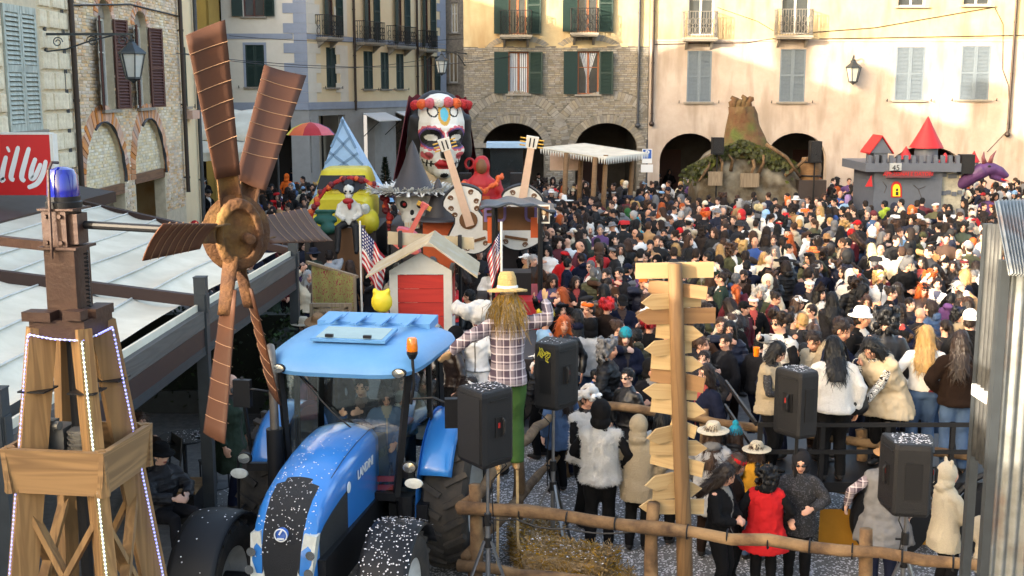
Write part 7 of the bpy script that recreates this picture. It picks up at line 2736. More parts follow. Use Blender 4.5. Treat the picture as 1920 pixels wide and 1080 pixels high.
wobj(MB().lathe([(0.62, 0), (0.6, 0.04), (0.32, 0.08), (0.18, 0.5), (0.05, 0.9), (0.001, 0.95)], c, 20), 'hat', M_CHAR, wh, smooth=True)
wobj(MB().bb((c.x-0.35, 26.5, 0.3), (c.x+0.35, 27.0, c.z)), 'box', M_ORNG, wh)
# ---- red hooded dummy with an orange garland
rd=flt('hooded_dummy', 'dummy in a red hooded coat holding an orange garland', 'dummy', 905, 28.5)
c=at(903, 310, 28.5)
def coat(par, c, m_, s=1.0):
 q=MB()
 q.ell(c, (0.2*s, 0.2*s, 0.24*s)).rings([ering(c+V((0, 0, z*s)), Matrix.Identity(3), a*s, b2*s)for z, a, b2 in((-1.3, 0.4, 0.3), (-0.8, 0.38, 0.27), (-0.4, 0.4, 0.24), (-0.24, 0.2, 0.16), (-0.1, 0.16, 0.15))])
 for s2 in(-1, 1):
  q.tube([c+V((s2*0.33, 0, -0.36))*s, c+V((s2*0.48, -0.15, -0.75))*s, c+V((s2*0.2, -0.35, -0.85))*s], [0.12*s, 0.11*s, 0.09*s], 8)
 me=blob(q, 0.035, m_, 2, 'coat')
 displace(me, 0.02, 5)
 return wput('coat', me, par)
def ering(c, M3, rx_, ry_, n=14):
 return[c+M3@V((rx_*math.cos(2*PI*k/n), ry_*math.sin(2*PI*k/n), 0))for k in range(n)]
coat(rd, c, M_CRED, 1.05)
wobj(MB().ell(c+V((0, -0.1, -0.02)), (0.15, 0.14, 0.2)), 'face', M_BROWNP, rd, smooth='all')
gr_=[at(872, 346, 28.0), at(890, 358, 27.9), at(910, 356, 27.9), at(928, 344, 28.0), at(942, 326, 28.2)]
def garland(name, pts, par, mats, r=0.06, step=0.07):
 P_=[V(p)for p in pts]
 o=wobj(MB().tube(P_, r*0.5, 6), name, mats[0], par)
 for mi_, m_ in enumerate(mats):
  q=MB()
  for i in range(len(P_)-1):
   n=max(1, int((P_[i+1]-P_[i]).length/step))
   for k in range(n):
    if(k+i)%len(mats)==mi_:
     q.ell(P_[i].lerp(P_[i+1], k/n)+V((r0.uniform(-1, 1), r0.uniform(-1, 1), r0.uniform(-1, 1)))*r*0.5, r*r0.uniform(0.6, 1.1), None, 6, 5)
  tag(wobj(q, 'blossoms', m_, o, fix=False), kind='stuff')
 return o
garland('garland', gr_, rd, (M_ORNG, ), 0.07)
wobj(pbox(884, 368, 918, 374, 28.2, 0.3), 'flower_box', M_ORNG, rd)
wobj(MB().bb((c.x-0.8, 28.2, 0.4), (c.x+0.9, 29.4, c.z-1.3)), 'stand', M_DECK, rd)
for x, lb in((872, 'small black loudspeaker beside the red hooded dummy'), (968, 'small black loudspeaker behind the upright white guitar')):
 t=flt('float_speaker', lb, 'loudspeaker', x, 28.8)
 a, b_=at(x-11, 366, 28.8), at(x+11, 325, 28.8)
 wobj(MB().bb((a.x, 28.8, a.z), (b_.x, 29.1, b_.z)), 'cabinet', M_SPK, t)
 wobj(MB().bb((a.x+0.02, 28.78, a.z+0.03), (b_.x-0.02, 28.799, b_.z-0.03)), 'grille', M_SPKG, t)
 wobj(MB().cyl(((a.x+b_.x)/2, 28.95, 0), ((a.x+b_.x)/2, 28.95, a.z), 0.03), 'pole', M_BLKP, t)
 # ---- little tractor with a black canopy, portrait and letter sign
bt_=flt('canopy_tractor', 'small tractor under a flat black canopy with a framed portrait', 'tractor', 970, 23.5)
a, b_=at(900, 386, 23.5), at(1040, 386, 23.5)
q=MB().grid(lambda u, v:(a.x+(b_.x-a.x)*u, 22.9+1.5*v, a.z+0.1-0.5*(u-0.45)**2+0.025*math.sin(u*19+v*7)), 24, 8)
me=q.mesh('canopy', pmat('canopy_vinyl', lin((52, 58, 66)), 0.35, ns=3, na=0.6), smooth='all')
wput('canopy', evalmesh(me, [('SOLIDIFY', dict(thickness=0.04))]), bt_)
for x, y in((925, 22.95), (1012, 22.95), (930, 24.2), (1015, 24.2)):
 t_=at(x, 390, y)
 wobj(MB().cyl((t_.x, y, 0.6), (t_.x, y, a.z+0.02), 0.035, n=8), 'canopy_post', M_BLKP, bt_)
c=at(968, 470, 23.5)
wobj(MB().bb((c.x-0.45, 22.5, 0.5), (c.x+0.45, 24.6, 1.3)), 'body', M_CRED, bt_)
wobj(MB().bb((c.x-0.3, 23.2, 1.3), (c.x+0.3, 23.8, 1.75)), 'seat', M_BLKP, bt_)
for x in(-0.7, 0.7):
 for y, r_ in((24.3, 0.6), (22.6, 0.4)):
  wobj(MB().lathe([(0.001, -0.15), (r_*0.8, -0.15), (r_, -0.1), (r_, 0.1), (r_*0.8, 0.15), (0.001, 0.15)], (c.x+x, y, r_), 24, rot=ry(PI/2)), 'wheel', M_TYRE, bt_, smooth=True)
fr_o=wobj(pbox(1008, 384, 1031, 419, 23.0, 0.03), 'portrait_frame', M_WHITE, bt_)
wobj(pbox(1010, 387, 1029, 416, 22.99, 0.005), 'portrait_ground', M_BROWNP, fr_o)
p=at(1019.5, 397, 22.97)
wobj(MB().ell(p, (0.045, 0.012, 0.06)), 'portrait_face', M_FLESH, fr_o)
wobj(MB().prism([p+V((x, 0, z))for x, z in((-0.09, -0.19), (0.09, -0.19), (0.06, -0.08), (-0.06, -0.08))], (0, 0.008, 0)), 'portrait_suit', M_BLACK, fr_o)
wobj(MB().prism([p+V((x, -0.004, z))for x, z in((-0.03, -0.07), (0.03, -0.07), (0, -0.16))], (0, 0.003, 0)), 'portrait_collar', M_WHITE, fr_o)
sb=wobj(pbox(905, 388, 1008, 432, 24.6, 0.06), 'sign_board', M_BROWNP, bt_)
p=at(957, 404, 24.55)
o=lettering('EU   U', 0.42, M_PAPER('violet_letter', (120, 104, 160)), sb, Matrix.Translation(p)@Matrix.Rotation(PI/2, 4, 'X'), bold=True, depth=0.02)
wobj(pbox(914, 408, 926, 456, 24.5, 0.05), 'orange_panel', M_ORNG, bt_)
wobj(pbox(995, 408, 1009, 446, 24.5, 0.05), 'orange_panel', M_ORNG, bt_)
# ---- yellow car float, pyramid, garland arch and seated skeleton
yc=flt('yellow_car', 'bright yellow rounded car front on a float', 'car', 632, 30)
YY=29.6
c0=at(634, 430, YY)
sc_=1/ppm(YY)
def yv(px, py, y=0.0):
 p=at(px, py, YY)
 return V((p.x, YY+y, p.z))
q=MB()
rings_=[]
for y, x0, x1, zt_, zb_ in((0.0, 580, 692, 374, 436), (0.25, 576, 695, 368, 440), (0.9, 578, 693, 362, 440), (2.4, 580, 690, 362, 440)):
 ring=[]
 A, B_=yv(x0, zb_, y), yv(x1, zt_, y)
 A.y=B_.y=YY+y
 for k in range(28):
  a=2*PI*k/28
  cx_, cz_=(A.x+B_.x)/2, (A.z+B_.z)/2
  e=0.55
  ring.append(V((cx_+(B_.x-A.x)/2*math.copysign(abs(math.cos(a))**e, math.cos(a)), YY+y, cz_+(B_.z-A.z)/2*math.copysign(abs(math.sin(a))**e, math.sin(a)))))
 rings_.append(ring)
wobj(q.rings(rings_), 'body', M_YEL, yc, smooth=True)
q=MB()
rings_=[]
for z, x0, x1, y0, y1 in((372, 583, 690, 0.5, 2.3), (345, 584, 689, 0.55, 2.2), (325, 590, 682, 0.75, 2.1), (320, 598, 676, 0.9, 2.0)):
 a, b_=yv(x0, z), yv(x1, z)
 ring=[]
 for k in range(28):
  t=2*PI*k/28
  e=0.4
  ring.append(V(((a.x+b_.x)/2+(b_.x-a.x)/2*math.copysign(abs(math.cos(t))**e, math.cos(t)), YY+(y0+y1)/2+(y1-y0)/2*math.copysign(abs(math.sin(t))**e, math.sin(t)), a.z)))
 rings_.append(ring)
wobj(q.rings(rings_), 'cabin', M_YEL, yc, smooth=True)
a, b_, c, d=yv(588, 358, 0.42), yv(684, 358, 0.42), yv(679, 332, 0.58), yv(594, 332, 0.58)
wobj(MB().prism([a, b_, c, d], (0, 0.05, 0)), 'windscreen', pmat('dark_glass', lin((22, 24, 26)), 0.35, spec=0.3), yc)
for x in(588, 684):
 h_=wobj(MB().lathe([(0.001, 0.1), (0.13, 0.06), (0.14, 0)], yv(x, 392, 0.0), 16, rot=rx(PI/2)), 'headlight', M_LAMPG, yc, smooth=True)
for x0, x1 in((566, 600), (676, 702)):
 p=yv((x0+x1)/2, 418, 0.3)
 wobj(MB().ell(p, (0.27, 0.5, 0.34)), 'wing', M_YEL, yc, smooth='all')
wobj(pbox(588, 425, 684, 434, YY-0.1, 0.1), 'bumper', M_ALU, yc)
wobj(MB().bb((c0.x-1.0, YY+0.05, 0.5), (c0.x+0.95, YY+3.2, yv(630, 434).z)), 'trailer_body', M_DECK, yc)
for x in(-0.8, 0.75):
 wobj(MB().lathe([(0.001, -0.12), (0.4, -0.12), (0.45, 0), (0.4, 0.12), (0.001, 0.12)], (c0.x+x, YY+1.5, 0.45), 20, rot=ry(PI/2)), 'wheel', M_TYRE, yc)
py_=flt('lattice_pyramid', 'tall pale blue cloth pyramid with a grey lattice behind the yellow car', 'prop', 640, 33)
ap=at(642, 218, 33.4)
B0=[at(588, 372, 32.6), at(710, 376, 32.6)]
b1=[V((B0[0].x, 32.4, B0[0].z)), V((B0[1].x, 32.4, B0[1].z)), V((B0[1].x, 34.8, B0[0].z)), V((B0[0].x, 34.8, B0[0].z))]
wobj(MB().add(b1+[ap], [(0, 1, 4), (1, 2, 4), (2, 3, 4), (3, 0, 4), (0, 3, 2, 1)]), 'cloth', M_SKYB, py_)
L0, R0=b1[0], b1[1]
nf=(R0-L0).cross(ap-L0).normalized()
if nf.y>0:
 nf=-nf
for k in range(4):
 for s in(0, 1):
  E0, E1=(L0, R0)if s==0 else(R0, L0)
  p0=E0.lerp(ap, 0.2*k+0.02)
  p1=E1.lerp(ap, min(0.97, 0.2*k+0.36))
  wobj(MB().beam(p0+nf*0.012, p1+nf*0.012, 0.07, 0.012, up=nf), 'lattice_band', M_STEELB, py_)
wobj(MB().bb((b1[0].x, 32.4, 0.3), (b1[1].x, 34.8, b1[0].z)), 'base', M_DECK, py_)
ga=flt('garland_arch', 'red and orange flower garland arch over the seated skeleton', 'garland', 655, 27.2)
P_=[at(x, y, 27.2)for x, y in((583, 440), (582, 410), (592, 380), (610, 355), (632, 340), (658, 333), (685, 338), (706, 352), (722, 378), (730, 405), (730, 432))]
Q_=[]
for i in range(len(P_)-1):
 Q_+=[P_[i].lerp(P_[i+1], k/3)for k in range(3)]
garland('garland', Q_+[P_[-1]], ga, (M_CRED, M_ORNG, M_VEIL), 0.09, 0.07)
for x in(583, 730):
 p=at(x, 440, 27.2)
 wobj(MB().cyl((p.x, 27.2, 0), p, 0.03), 'pole', M_BLKP, ga)
q=MB()
sn=flt('seated_skeleton', 'skeleton dummy in white shirt, black hat and red scarf under the garland arch', 'dummy', 654, 27)
c=at(654, 358, 27.0)
I3=Matrix.Identity(3)
q.rings([ering(c+V((0, 0, z)), I3, a, b2)for z, a, b2 in((-0.78, 0.17, 0.14), (-0.45, 0.19, 0.14), (-0.26, 0.2, 0.11), (-0.16, 0.07, 0.07))])
for s in(-1, 1):
 q.tube([c+V((s*0.2, 0, -0.3)), c+V((s*0.28, -0.05, -0.55)), c+V((s*0.1, -0.25, -0.64))], [0.07, 0.06, 0.05], 8)
me=blob(q, 0.03, M_WHITE, 2, 'shirt');displace(me, 0.015, 6)
wput('shirt', me, sn)
q=MB()
for s in(-1, 1):
 q.tube([c+V((s*0.1, 0, -0.76)), c+V((s*0.2, -0.45, -0.8)), c+V((s*0.22, -0.5, -1.3)), c+V((s*0.22, -0.62, -1.36))], [0.11, 0.09, 0.07, 0.05], 8)
wput('trousers', blob(q, 0.03, M_BLACK, 2, 'trousers'), sn)
q=MB();q.ell(c, (0.13, 0.15, 0.17)).ell(c+V((0, -0.05, -0.12)), (0.09, 0.1, 0.08))
wput('skull', blob(q, 0.02, M_WHITE, 2, 'skull'), sn)
for s in(-1, 1):
 wobj(MB().ell(c+V((s*0.05, -0.15, 0.0)), (0.026, 0.02, 0.026)), 'eye_socket', M_BLACK, sn)
wobj(MB().lathe([(0.001, 0.16), (0.11, 0.15), (0.13, 0.05), (0.27, 0.04), (0.27, 0.02), (0.001, 0.02)], c+V((0, 0.1, 0.08)), 20, rot=rx(R(38))), 'hat', M_BLACK, sn, smooth=True)
wobj(MB().ell(c+V((0, -0.16, -0.22)), (0.13, 0.07, 0.07)).ell(c+V((0.03, -0.17, -0.32)), (0.05, 0.05, 0.1)), 'scarf', M_CRED, sn, smooth='all')
wobj(MB().bb((c.x-0.3, 27.0, 0.3), (c.x+0.3, 27.5, c.z-0.85)), 'seat', M_BROWNP, sn)
mo=flt('green_motor', 'dark green motorcycle beside the seated skeleton', 'motorcycle', 615, 28)
c=at(610, 412, 28.0)
me=blob(MB().ell(c, (0.3, 0.25, 0.13)).ell(c+V((0.1, -0.2, -0.2)), (0.2, 0.2, 0.14)).tube([c+V((-0.4, 0, 0.2)), c+V((0, -0.1, 0.22)), c+V((0.45, 0, 0.2))], 0.05), 0.04, M_TEALG, 2, 'tank')
wput('tank', me, mo)
for x in(-0.35, 0.4):
 wobj(MB().tube([c+V((x, 0.46*math.cos(t), -0.75+0.46*math.sin(t)))for t in[2*PI*k/20 for k in range(20)]], 0.09, 8, closed=True), 'wheel', M_TYRE, mo, smooth='all')
wobj(MB().bb((c.x-0.4, 27.8, 0.2), (c.x+0.45, 28.4, c.z-0.2)), 'frame', M_DECK, mo)
# ---- market awning, umbrella, potted conifer
ma=flt('market_awning', 'white vaulted market awning by the ochre house', 'awning', 430, 38)
MY=38.0
A, B_=at(352, 290, MY), at(492, 290, MY)
zt_, zb_=at(420, 211, MY).z, at(420, 265, MY).z
q=MB().grid(lambda u, v:(A.x-2+(B_.x-A.x+2)*u+(0.35*(v>0.6)*(v-0.6)if u>0.9 else 0), MY+3.2-3.2*math.sin(v*PI/2), zb_+(zt_-zb_)*math.cos(v*PI/2)+0.05*abs(math.sin(u*18))), 36, 14)
wobj(q, 'vault', M_AWN, ma, smooth='all')
wobj(MB().prism([(B_.x, MY+3.2, zb_), (B_.x, MY+3.2, zt_)]+[(B_.x, MY+3.2-3.2*math.sin(v), zb_+(zt_-zb_)*math.cos(v))for v in(0.3, 0.6, 0.9, 1.2, 1.57)], (0.03, 0, 0)), 'end_panel', M_AWN, ma)
wobj(MB().grid(lambda u, v:(A.x-2+(B_.x-A.x+2.2)*u, MY-0.02-0.7*v, zb_-(zb_-A.z)*v*0.75+0.02*math.sin(u*60)), 60, 4), 'flap', M_AWN, ma, smooth='all')
wobj(MB().grid(lambda u, v:(A.x-2+(B_.x-A.x+2.2)*u, MY-0.73-0.02*math.sin(u*80), zb_-(zb_-A.z)*0.75-0.25*v-0.03*abs(math.sin(u*50))*v), 90, 2), 'valance', M_AWN, ma, smooth='all')
for x in(A.x+0.3, B_.x-0.1):
 for y in(MY-0.6, MY+3):
  wobj(MB().cyl((x, y, 0), (x, y, zb_), 0.04), 'post', M_PIPE, ma)
um=flt('rainbow_umbrella', 'open umbrella with rainbow coloured panels', 'umbrella', 582, 40)
c=at(582, 229, 40.0)
for k, m_ in enumerate((M_YEL, M_ORNG, M_CRED, M_ROSE, M_PURP, M_SBLUE, M_TURQ, M_GOLD)):
 a0, a1=PI*0.95+2*PI*k/8, PI*0.95+2*PI*(k+1)/8
 wobj(MB().lathe([(0.001, 0.0), (0.3, -0.05), (0.62, -0.2), (0.82, -0.42)], c, 4, a0=a0, a1=a1), 'panel', m_, um, smooth='all')
wobj(MB().cyl(c-V((0, 0, 1.7)), c+V((0, 0, 0.08)), 0.02), 'shaft', M_ALU, um)
cf=flt('potted_conifer', 'small clipped conifer in a pot by the shop front', 'tree', 722, 50)
c=at(722, 296, 50)
q=MB()
for k in range(1500):
 t=r0.random()
 a, rr_=r0.uniform(0, 2*PI), 0.42*(1-t)*math.sqrt(r0.random())+0.03
 p=V((c.x+rr_*math.cos(a), 50+rr_*math.sin(a), 0.6+t*1.9))
 d=V((math.cos(a), math.sin(a), 0.5)).normalized()*0.09
 s_=d.cross(V((0, 0, 1))).normalized()*0.03
 q.quad(p-s_, p+s_, p+d+s_*0.3, p+d-s_*0.3)
tag(wobj(q, 'crown', M_HEDGE, cf, fix=False), kind='stuff')
wobj(MB().cyl((c.x, 50, 0.3), (c.x, 50, 2.3), 0.05, 0.01), 'trunk', M_BROWNP, cf)
wobj(MB().lathe([(0.001, 0), (0.22, 0), (0.3, 0.45), (0.001, 0.45)], (c.x, 50, 0), 16), 'pot', M_BRICKO, cf)
# ---- white canopy stall on log posts
st_=flt('canopy_stall', 'long stall with scalloped white canopy on log posts', 'stall', 1110, 42)
SYY=42.0
cs4=[at(1012, 276, SYY), at(1136, 296, SYY-1.5), at(1216, 286, SYY), at(1096, 268, SYY+2)]
q=MB().grid(lambda u, v:cs4[0].lerp(cs4[1], u).lerp(cs4[3].lerp(cs4[2], u), v)+V((0, 0, -0.08*math.sin(u*PI)*math.sin(v*PI))), 20, 10)
wput('canopy', evalmesh(q.mesh('canopy', M_AWN, smooth='all'), [('SOLIDIFY', dict(thickness=0.05))]), st_)
q=MB()
for A, B_ in((cs4[0], cs4[1]), (cs4[1], cs4[2])):
 n=26
 for k in range(n):
  p, p2=A.lerp(B_, k/n), A.lerp(B_, (k+0.92)/n)
  q.prism([p, p2, (p+p2)/2+V((0, 0, -0.24))], (0.01, 0.02, 0))
tag(wobj(q, 'fringe', M_WHITE, st_), kind='stuff')
for(x, y, Yp)in((1062, 292, 41.2), (1116, 300, 40.7), (1136, 296, 41.0), (1186, 294, 42.5), (1090, 290, 43.2)):
 p=at(x, y, Yp)
 wobj(MB().tube([(p.x-0.12, Yp, 0), (p.x, Yp, p.z+0.1)], [0.1, 0.085], 10), 'log_post', M_SIGND, st_, smooth='all')
a, b_=at(1032, 306, 42.6), at(1095, 288, 42.6)
wobj(MB().bb((a.x, 43.2, a.z-0.3), (b_.x, 43.25, b_.z)), 'back_board', M_PEACH, st_)
wobj(MB().bb((a.x, 41.6, 0.9), (b_.x+2, 42.4, 1.0)).bb((a.x, 41.65, 0), (b_.x+2, 41.75, 0.9)), 'counter', M_SIGND, st_)
tc_=flt('cab_tractor', 'dark tractor with pale blue roof parked in the brick arch', 'tractor', 955, 47)
a, b_=at(912, 277, 46.5), at(988, 268, 46.5)
wobj(MB().bb((a.x, 46.3, a.z), (b_.x, 48, b_.z)), 'roof', M_SKYB, tc_)
wobj(MB().bb((a.x+0.15, 46.5, 1.3), (b_.x-0.15, 47.9, a.z)), 'cab', pmat('dark_glass2', lin((40, 46, 48)), 0.1, spec=0.9), tc_)
wobj(MB().bb((a.x+0.3, 45.2, 0.7), (b_.x-0.3, 46.5, 1.5)), 'bonnet', M_BLKP, tc_)
for x in(a.x+0.1, b_.x-0.1):
 wobj(MB().lathe([(0.001, -0.2), (0.6, -0.2), (0.75, -0.1), (0.75, 0.1), (0.6, 0.2), (0.001, 0.2)], (x, 47.4, 0.75), 24, rot=ry(PI/2)), 'wheel', M_TYRE, tc_)
 # ---- root hill with a stump tower
rt=flt('stump_float', 'ivy-grown earth mound float with a tall hollow stump', 'float', 1395, 44)
RY_=44.0
q=MB()
M_MOSS=pmat('moss_bark', lin((104, 84, 50)), 0.9, c2=lin((92, 50, 32)), ns=2.0, na=0.9, bs=5, bst=0.9, c3=lin((76, 92, 36)), n3=1.2, bdist=0.08)
M_EARTH=pmat('earth_mound', lin((98, 84, 62)), 0.95, c2=lin((66, 56, 44)), ns=2, na=0.9, bs=4, bst=0.8, c3=lin((150, 144, 128)), n3=0.9, bdist=0.08)
def rp(px, py, y=0.0):
 p=at(px, py, RY_+y)
 return V((p.x, RY_+y, p.z))
prof=[(1300, 340), (1308, 300), (1345, 272), (1392, 262), (1430, 272), (1468, 300), (1500, 345)]
for i in range(len(prof)-1):
 pass
q.rings([[V((p.x, RY_+y, max(0.6, p.z*f_)))for p in([rp(*a)for a in prof]+[rp(1490, 400), rp(1310, 400)])]for y, f_ in((-1.3, 0.72), (-0.7, 0.92), (0, 1.0), (0.9, 0.95), (1.6, 0.7))])
me=blob(q, 0.12, M_EARTH, 4, 'mound');displace(me, 0.16, 1.1)
wput('mound', me, rt)
c=rp(1392, 262)
q=MB().tube([rp(1396, 292), rp(1394, 262), rp(1392, 236), rp(1391, 214), rp(1391, 200)], [1.15, 0.78, 0.6, 0.5, 0.48], 20, wob=0.35)
wobj(q, 'stump', M_MOSS, rt, smooth='all')
for k, (x, y0, y1)in enumerate(((1376, 202, 182), (1386, 203, 186), (1396, 203, 180), (1406, 203, 181), (1401, 205, 190))):
 wobj(MB().tube([rp(x, y0+6), rp(x-3, (y0+y1)/2), rp(x+2, y1+4), rp(x+(3 if k%2 else-5), y1)], [0.16, 0.13, 0.12, 0.07], 8, wob=0.4), 'broken_branch', M_MOSS, rt, smooth='all')
for(x0, y0, x1, y1)in((1436, 270, 1500, 330), (1370, 320, 1366, 290), (1420, 330, 1432, 290), (1412, 300, 1405, 335), (1345, 290, 1352, 330), (1472, 330, 1530, 285), (1330, 305, 1310, 340)):
 A, B_=rp(x0, y0, -1.35), rp(x1, y1, -1.5)
 wobj(MB().tube([A, A.lerp(B_, 0.5)+V((0.1, -0.05, 0.1)), B_], [0.07, 0.06, 0.04], 7, wob=0.3), 'root', M_LOG, rt, smooth='all')
q=MB()
for k in range(2600):
 x=r0.choice((r0.gauss(1320, 16), r0.gauss(1395, 34), r0.gauss(1445, 18)))
 y=262+abs(x-1392)*0.42+abs(r0.gauss(0, 12))+(8 if x<1340 else 0)
 p=rp(x, y, r0.uniform(-1.5, -0.6))
 d=V((r0.gauss(0, 1), r0.gauss(0, 0.6), r0.gauss(0, 1))).normalized()*0.1
 s_=d.cross(V((r0.random(), 1, 0.2))).normalized()*0.06
 q.quad(p-d, p-s_, p+d, p+s_)
tag(wobj(q, 'ivy', pmat('ivy_leaf', lin((62, 70, 40)), 0.8, c2=lin((96, 92, 58)), ns=5, island=0.35, spec=0.2), rt, fix=False), kind='stuff')
for x0, x1, y0 in((1328, 1355, 322), (1388, 1424, 325)):
 wobj(pbox(x0, y0, x1, y0+26, RY_-1.75, 0.1), 'hatch', M_WEATH, rt)
wobj(MB().bb((rp(1310, 380).x, RY_-1.2, 0.1), (rp(1495, 380).x, RY_+1.6, 1.0)), 'trailer_body', M_DECK, rt)
for x, y0, y1, lb in((1347, 258, 290, 'black loudspeaker on the ivy-grown mound'), (1531, 265, 305, 'black loudspeaker beside the barrel and the mound')):
 t=flt('mound_speaker', lb, 'loudspeaker', x, RY_-2)
 a, b_=at(x-11, y1, RY_-1.9), at(x+11, y0, RY_-1.9)
 wobj(MB().bb((a.x, a.y, a.z), (b_.x, a.y+0.4, b_.z)), 'cabinet', M_SPK, t)
 wobj(MB().bb((a.x+0.03, a.y-0.02, a.z+0.04), (b_.x-0.03, a.y-0.002, b_.z-0.04)), 'grille', M_SPKG, t)
 wobj(MB().cyl(((a.x+b_.x)/2, a.y+0.2, 0), ((a.x+b_.x)/2, a.y+0.2, a.z), 0.03), 'pole', M_BLKP, t)
ba=flt('wooden_barrel', 'wooden barrel beside the earth mound', 'barrel', 1520, 43)
c=at(1520, 316, 43)
wobj(MB().lathe([(0.001, 0), (0.33, 0), (0.4, 0.4), (0.33, 0.8), (0.001, 0.8)], (c.x, 43, c.z-0.4), 18), 'staves', M_SIGND, ba, smooth=True)
for z in(-0.25, 0.25):
 wobj(MB().lathe([(0.39, -0.03), (0.405, 0), (0.39, 0.03)], (c.x, 43, c.z+z), 18, cap=False), 'hoop', M_IRON, ba)
wobj(MB().bb((c.x-0.5, 42.6, 0), (c.x+0.5, 43.4, c.z-0.4)), 'stand', M_DECK, ba)
# ---- castle float with dragon
ca=flt('castle_float', 'grey cardboard castle float with red pointed roofs', 'float', 1715, 40)
KY=39.5
def kp(px, py, y=0.0):
 p=at(px, py, KY+y)
 return V((p.x, KY+y, p.z))
a, b_=kp(1636, 400), kp(1768, 322)
wobj(MB().bb((a.x, KY, 0.3), (b_.x, KY+2.4, b_.z)), 'wall', M_GREY, ca)
M_STONEP=pmat('painted_stone', lin((170, 166, 150)), 0.85, c2=lin((120, 118, 110)), ns=5, na=0.8)
a2_=kp(1768, 400)
wobj(MB().bb((b_.x, KY+0.2, 0.3), (b_.x+0.75, KY+2.2, b_.z-0.05)), 'gate_wall', M_STONEP, ca)
for k in range(16):
 wobj(MB().box((b_.x+0.1+0.18*(k%4)+0.05*r0.random(), KY+0.18, 0.6+0.62*(k//4)+0.1*r0.random()), (0.15, 0.05, 0.14)), 'stone', M_GREY, ca)
w0, w1=kp(1622, 322, -0.2), kp(1802, 306, -0.2)
wobj(MB().bb((w0.x, KY-0.25, w0.z), (w1.x, KY+2.6, w1.z)), 'parapet', M_GREY, ca)
n=13
for k in range(n):
 x=w0.x+(w1.x-w0.x)*(k+0.25)/n
 wobj(MB().bb((x, KY-0.25, w1.z), (x+(w1.x-w0.x)*0.5/n, KY-0.1, w1.z+0.26)), 'merlon', M_GREY, ca)
def tower(px, y0, y1, ytip, r, y, conic=1.35):
 p0, p1, p2=kp(px, y0, y), kp(px, y1, y), kp(px, ytip, y)
 t=wobj(MB().cyl((p0.x, KY+y, p0.z), (p0.x, KY+y, p1.z), r, n=20), 'tower', M_GREY, ca, smooth=True)
 wobj(MB().lathe([(r*conic, 0), (r*conic*0.5, (p2.z-p1.z)*0.48), (0.01, p2.z-p1.z)], (p0.x, KY+y, p1.z), 20), 'spire', M_CRED, t, smooth=True)
tower(1735, 310, 277, 218, 0.38, 0.9, 1.5)
tower(1697, 312, 298, 274, 0.2, 0.5)
tower(1771, 312, 309, 286, 0.18, 0.3, 1.5)
tower(1825, 312, 304, 283, 0.16, 1.4)
h0, h1=kp(1636, 316, 0.1), kp(1664, 285, 0.1)
hs_=wobj(MB().bb((h0.x, KY+0.05, h0.z), (h1.x, KY+0.9, h1.z)), 'gatehouse', M_GREY, ca)
wobj(pbox(1642, 291, 1658, 312, KY+0.03, 0.015), 'gatehouse_opening', M_BLACK, hs_)
ri=kp(1654, 258, 0.1)
wobj(MB().prism([V((h0.x-0.12, KY, h1.z-0.03)), V((h1.x+0.12, KY, h1.z-0.03)), V(((h0.x+h1.x)/2, KY, ri.z))], (0, 0.95, 0)), 'gable', M_GREY, hs_)
mid=(h0.x+h1.x)/2
for s in(-1, 1):
 ex_=h0.x-0.17 if s<0 else h1.x+0.17
 wobj(MB().prism([V((mid, KY-0.06, ri.z+0.03)), V((ex_, KY-0.06, h1.z-0.06)), V((ex_, KY-0.06, h1.z-0.01)), V((mid, KY-0.06, ri.z+0.08))], (0, 1.08, 0)), 'roof_slope', M_CRED, hs_)
pl=wobj(pbox(1668, 306, 1691, 325, KY-0.3, 0.04), 'number_plate', pmat('plate_clear', lin((170, 176, 180)), 0.3), ca)
o=lettering('45', 0.26, M_BLACK, pl, Matrix.Translation(kp(1680, 315, -0.32))@Matrix.Rotation(PI/2, 4, 'X'))
bn=wobj(pbox(1660, 320, 1746, 333, KY-0.3, 0.03), 'banner', M_PAPER('banner', (104, 60, 66)), ca)
o=lettering('APP.ZONAI E DATORI', 0.17, M_CRED, bn, Matrix.Translation(kp(1703, 326.5, -0.32))@Matrix.Rotation(PI/2, 4, 'X'), bold=True)
def lance(cx, y0, y1, w, y, m_, d):
 pts=[]
 for k in range(13):
  a=PI*k/12
  pts.append(kp(cx-w*math.cos(a), y1+(y0-y1)*0.55*(1-math.sin(a)**0.7), y))
 wobj(MB().prism([kp(cx-w, y0, y)]+pts+[kp(cx+w, y0, y)], (0, d, 0)), 'window', m_, ca)
lance(1681, 370, 340, 10, -0.03, M_CRED, 0.02)
lance(1681, 368, 345, 7, -0.05, M_YEL, 0.02)
wobj(MB().ell(kp(1682, 356, -0.055), (0.04, 0.012, 0.05)).box(kp(1682, 363, -0.055), (0.09, 0.015, 0.12)), 'silhouette', M_BLACK, ca)
wobj(MB().tube([kp(1713, 347, -0.01), kp(1722, 355, -0.01), kp(1735, 350, -0.01)], 0.012, 4).tube([kp(1722, 355, -0.01), kp(1728, 372, -0.01)], 0.012, 4).tube([kp(1655, 340, -0.01), kp(1662, 350, -0.01), kp(1658, 362, -0.01)], 0.012, 4), 'painted_crack', M_CHAR, ca)
bnr=wobj(MB().prism([kp(1622, 350, -0.2), kp(1634, 328, -0.2), kp(1636, 350, -0.2)], (0, 0.02, 0)), 'pennant', M_CRED, ca)
wobj(pbox(1802, 290, 1829, 326, KY-0.2, 0.4), 'loudspeaker_box', M_SPK, ca)
wobj(MB().bb((w1.x-0.1, KY, 0.3), (w1.x+0.3, KY+2, 0.9)), 'trailer_body', M_DECK, ca)
dr=flt('dragon_prop', 'purple dragon head prop on the castle float', 'dragon', 1850, KY)
q=MB()
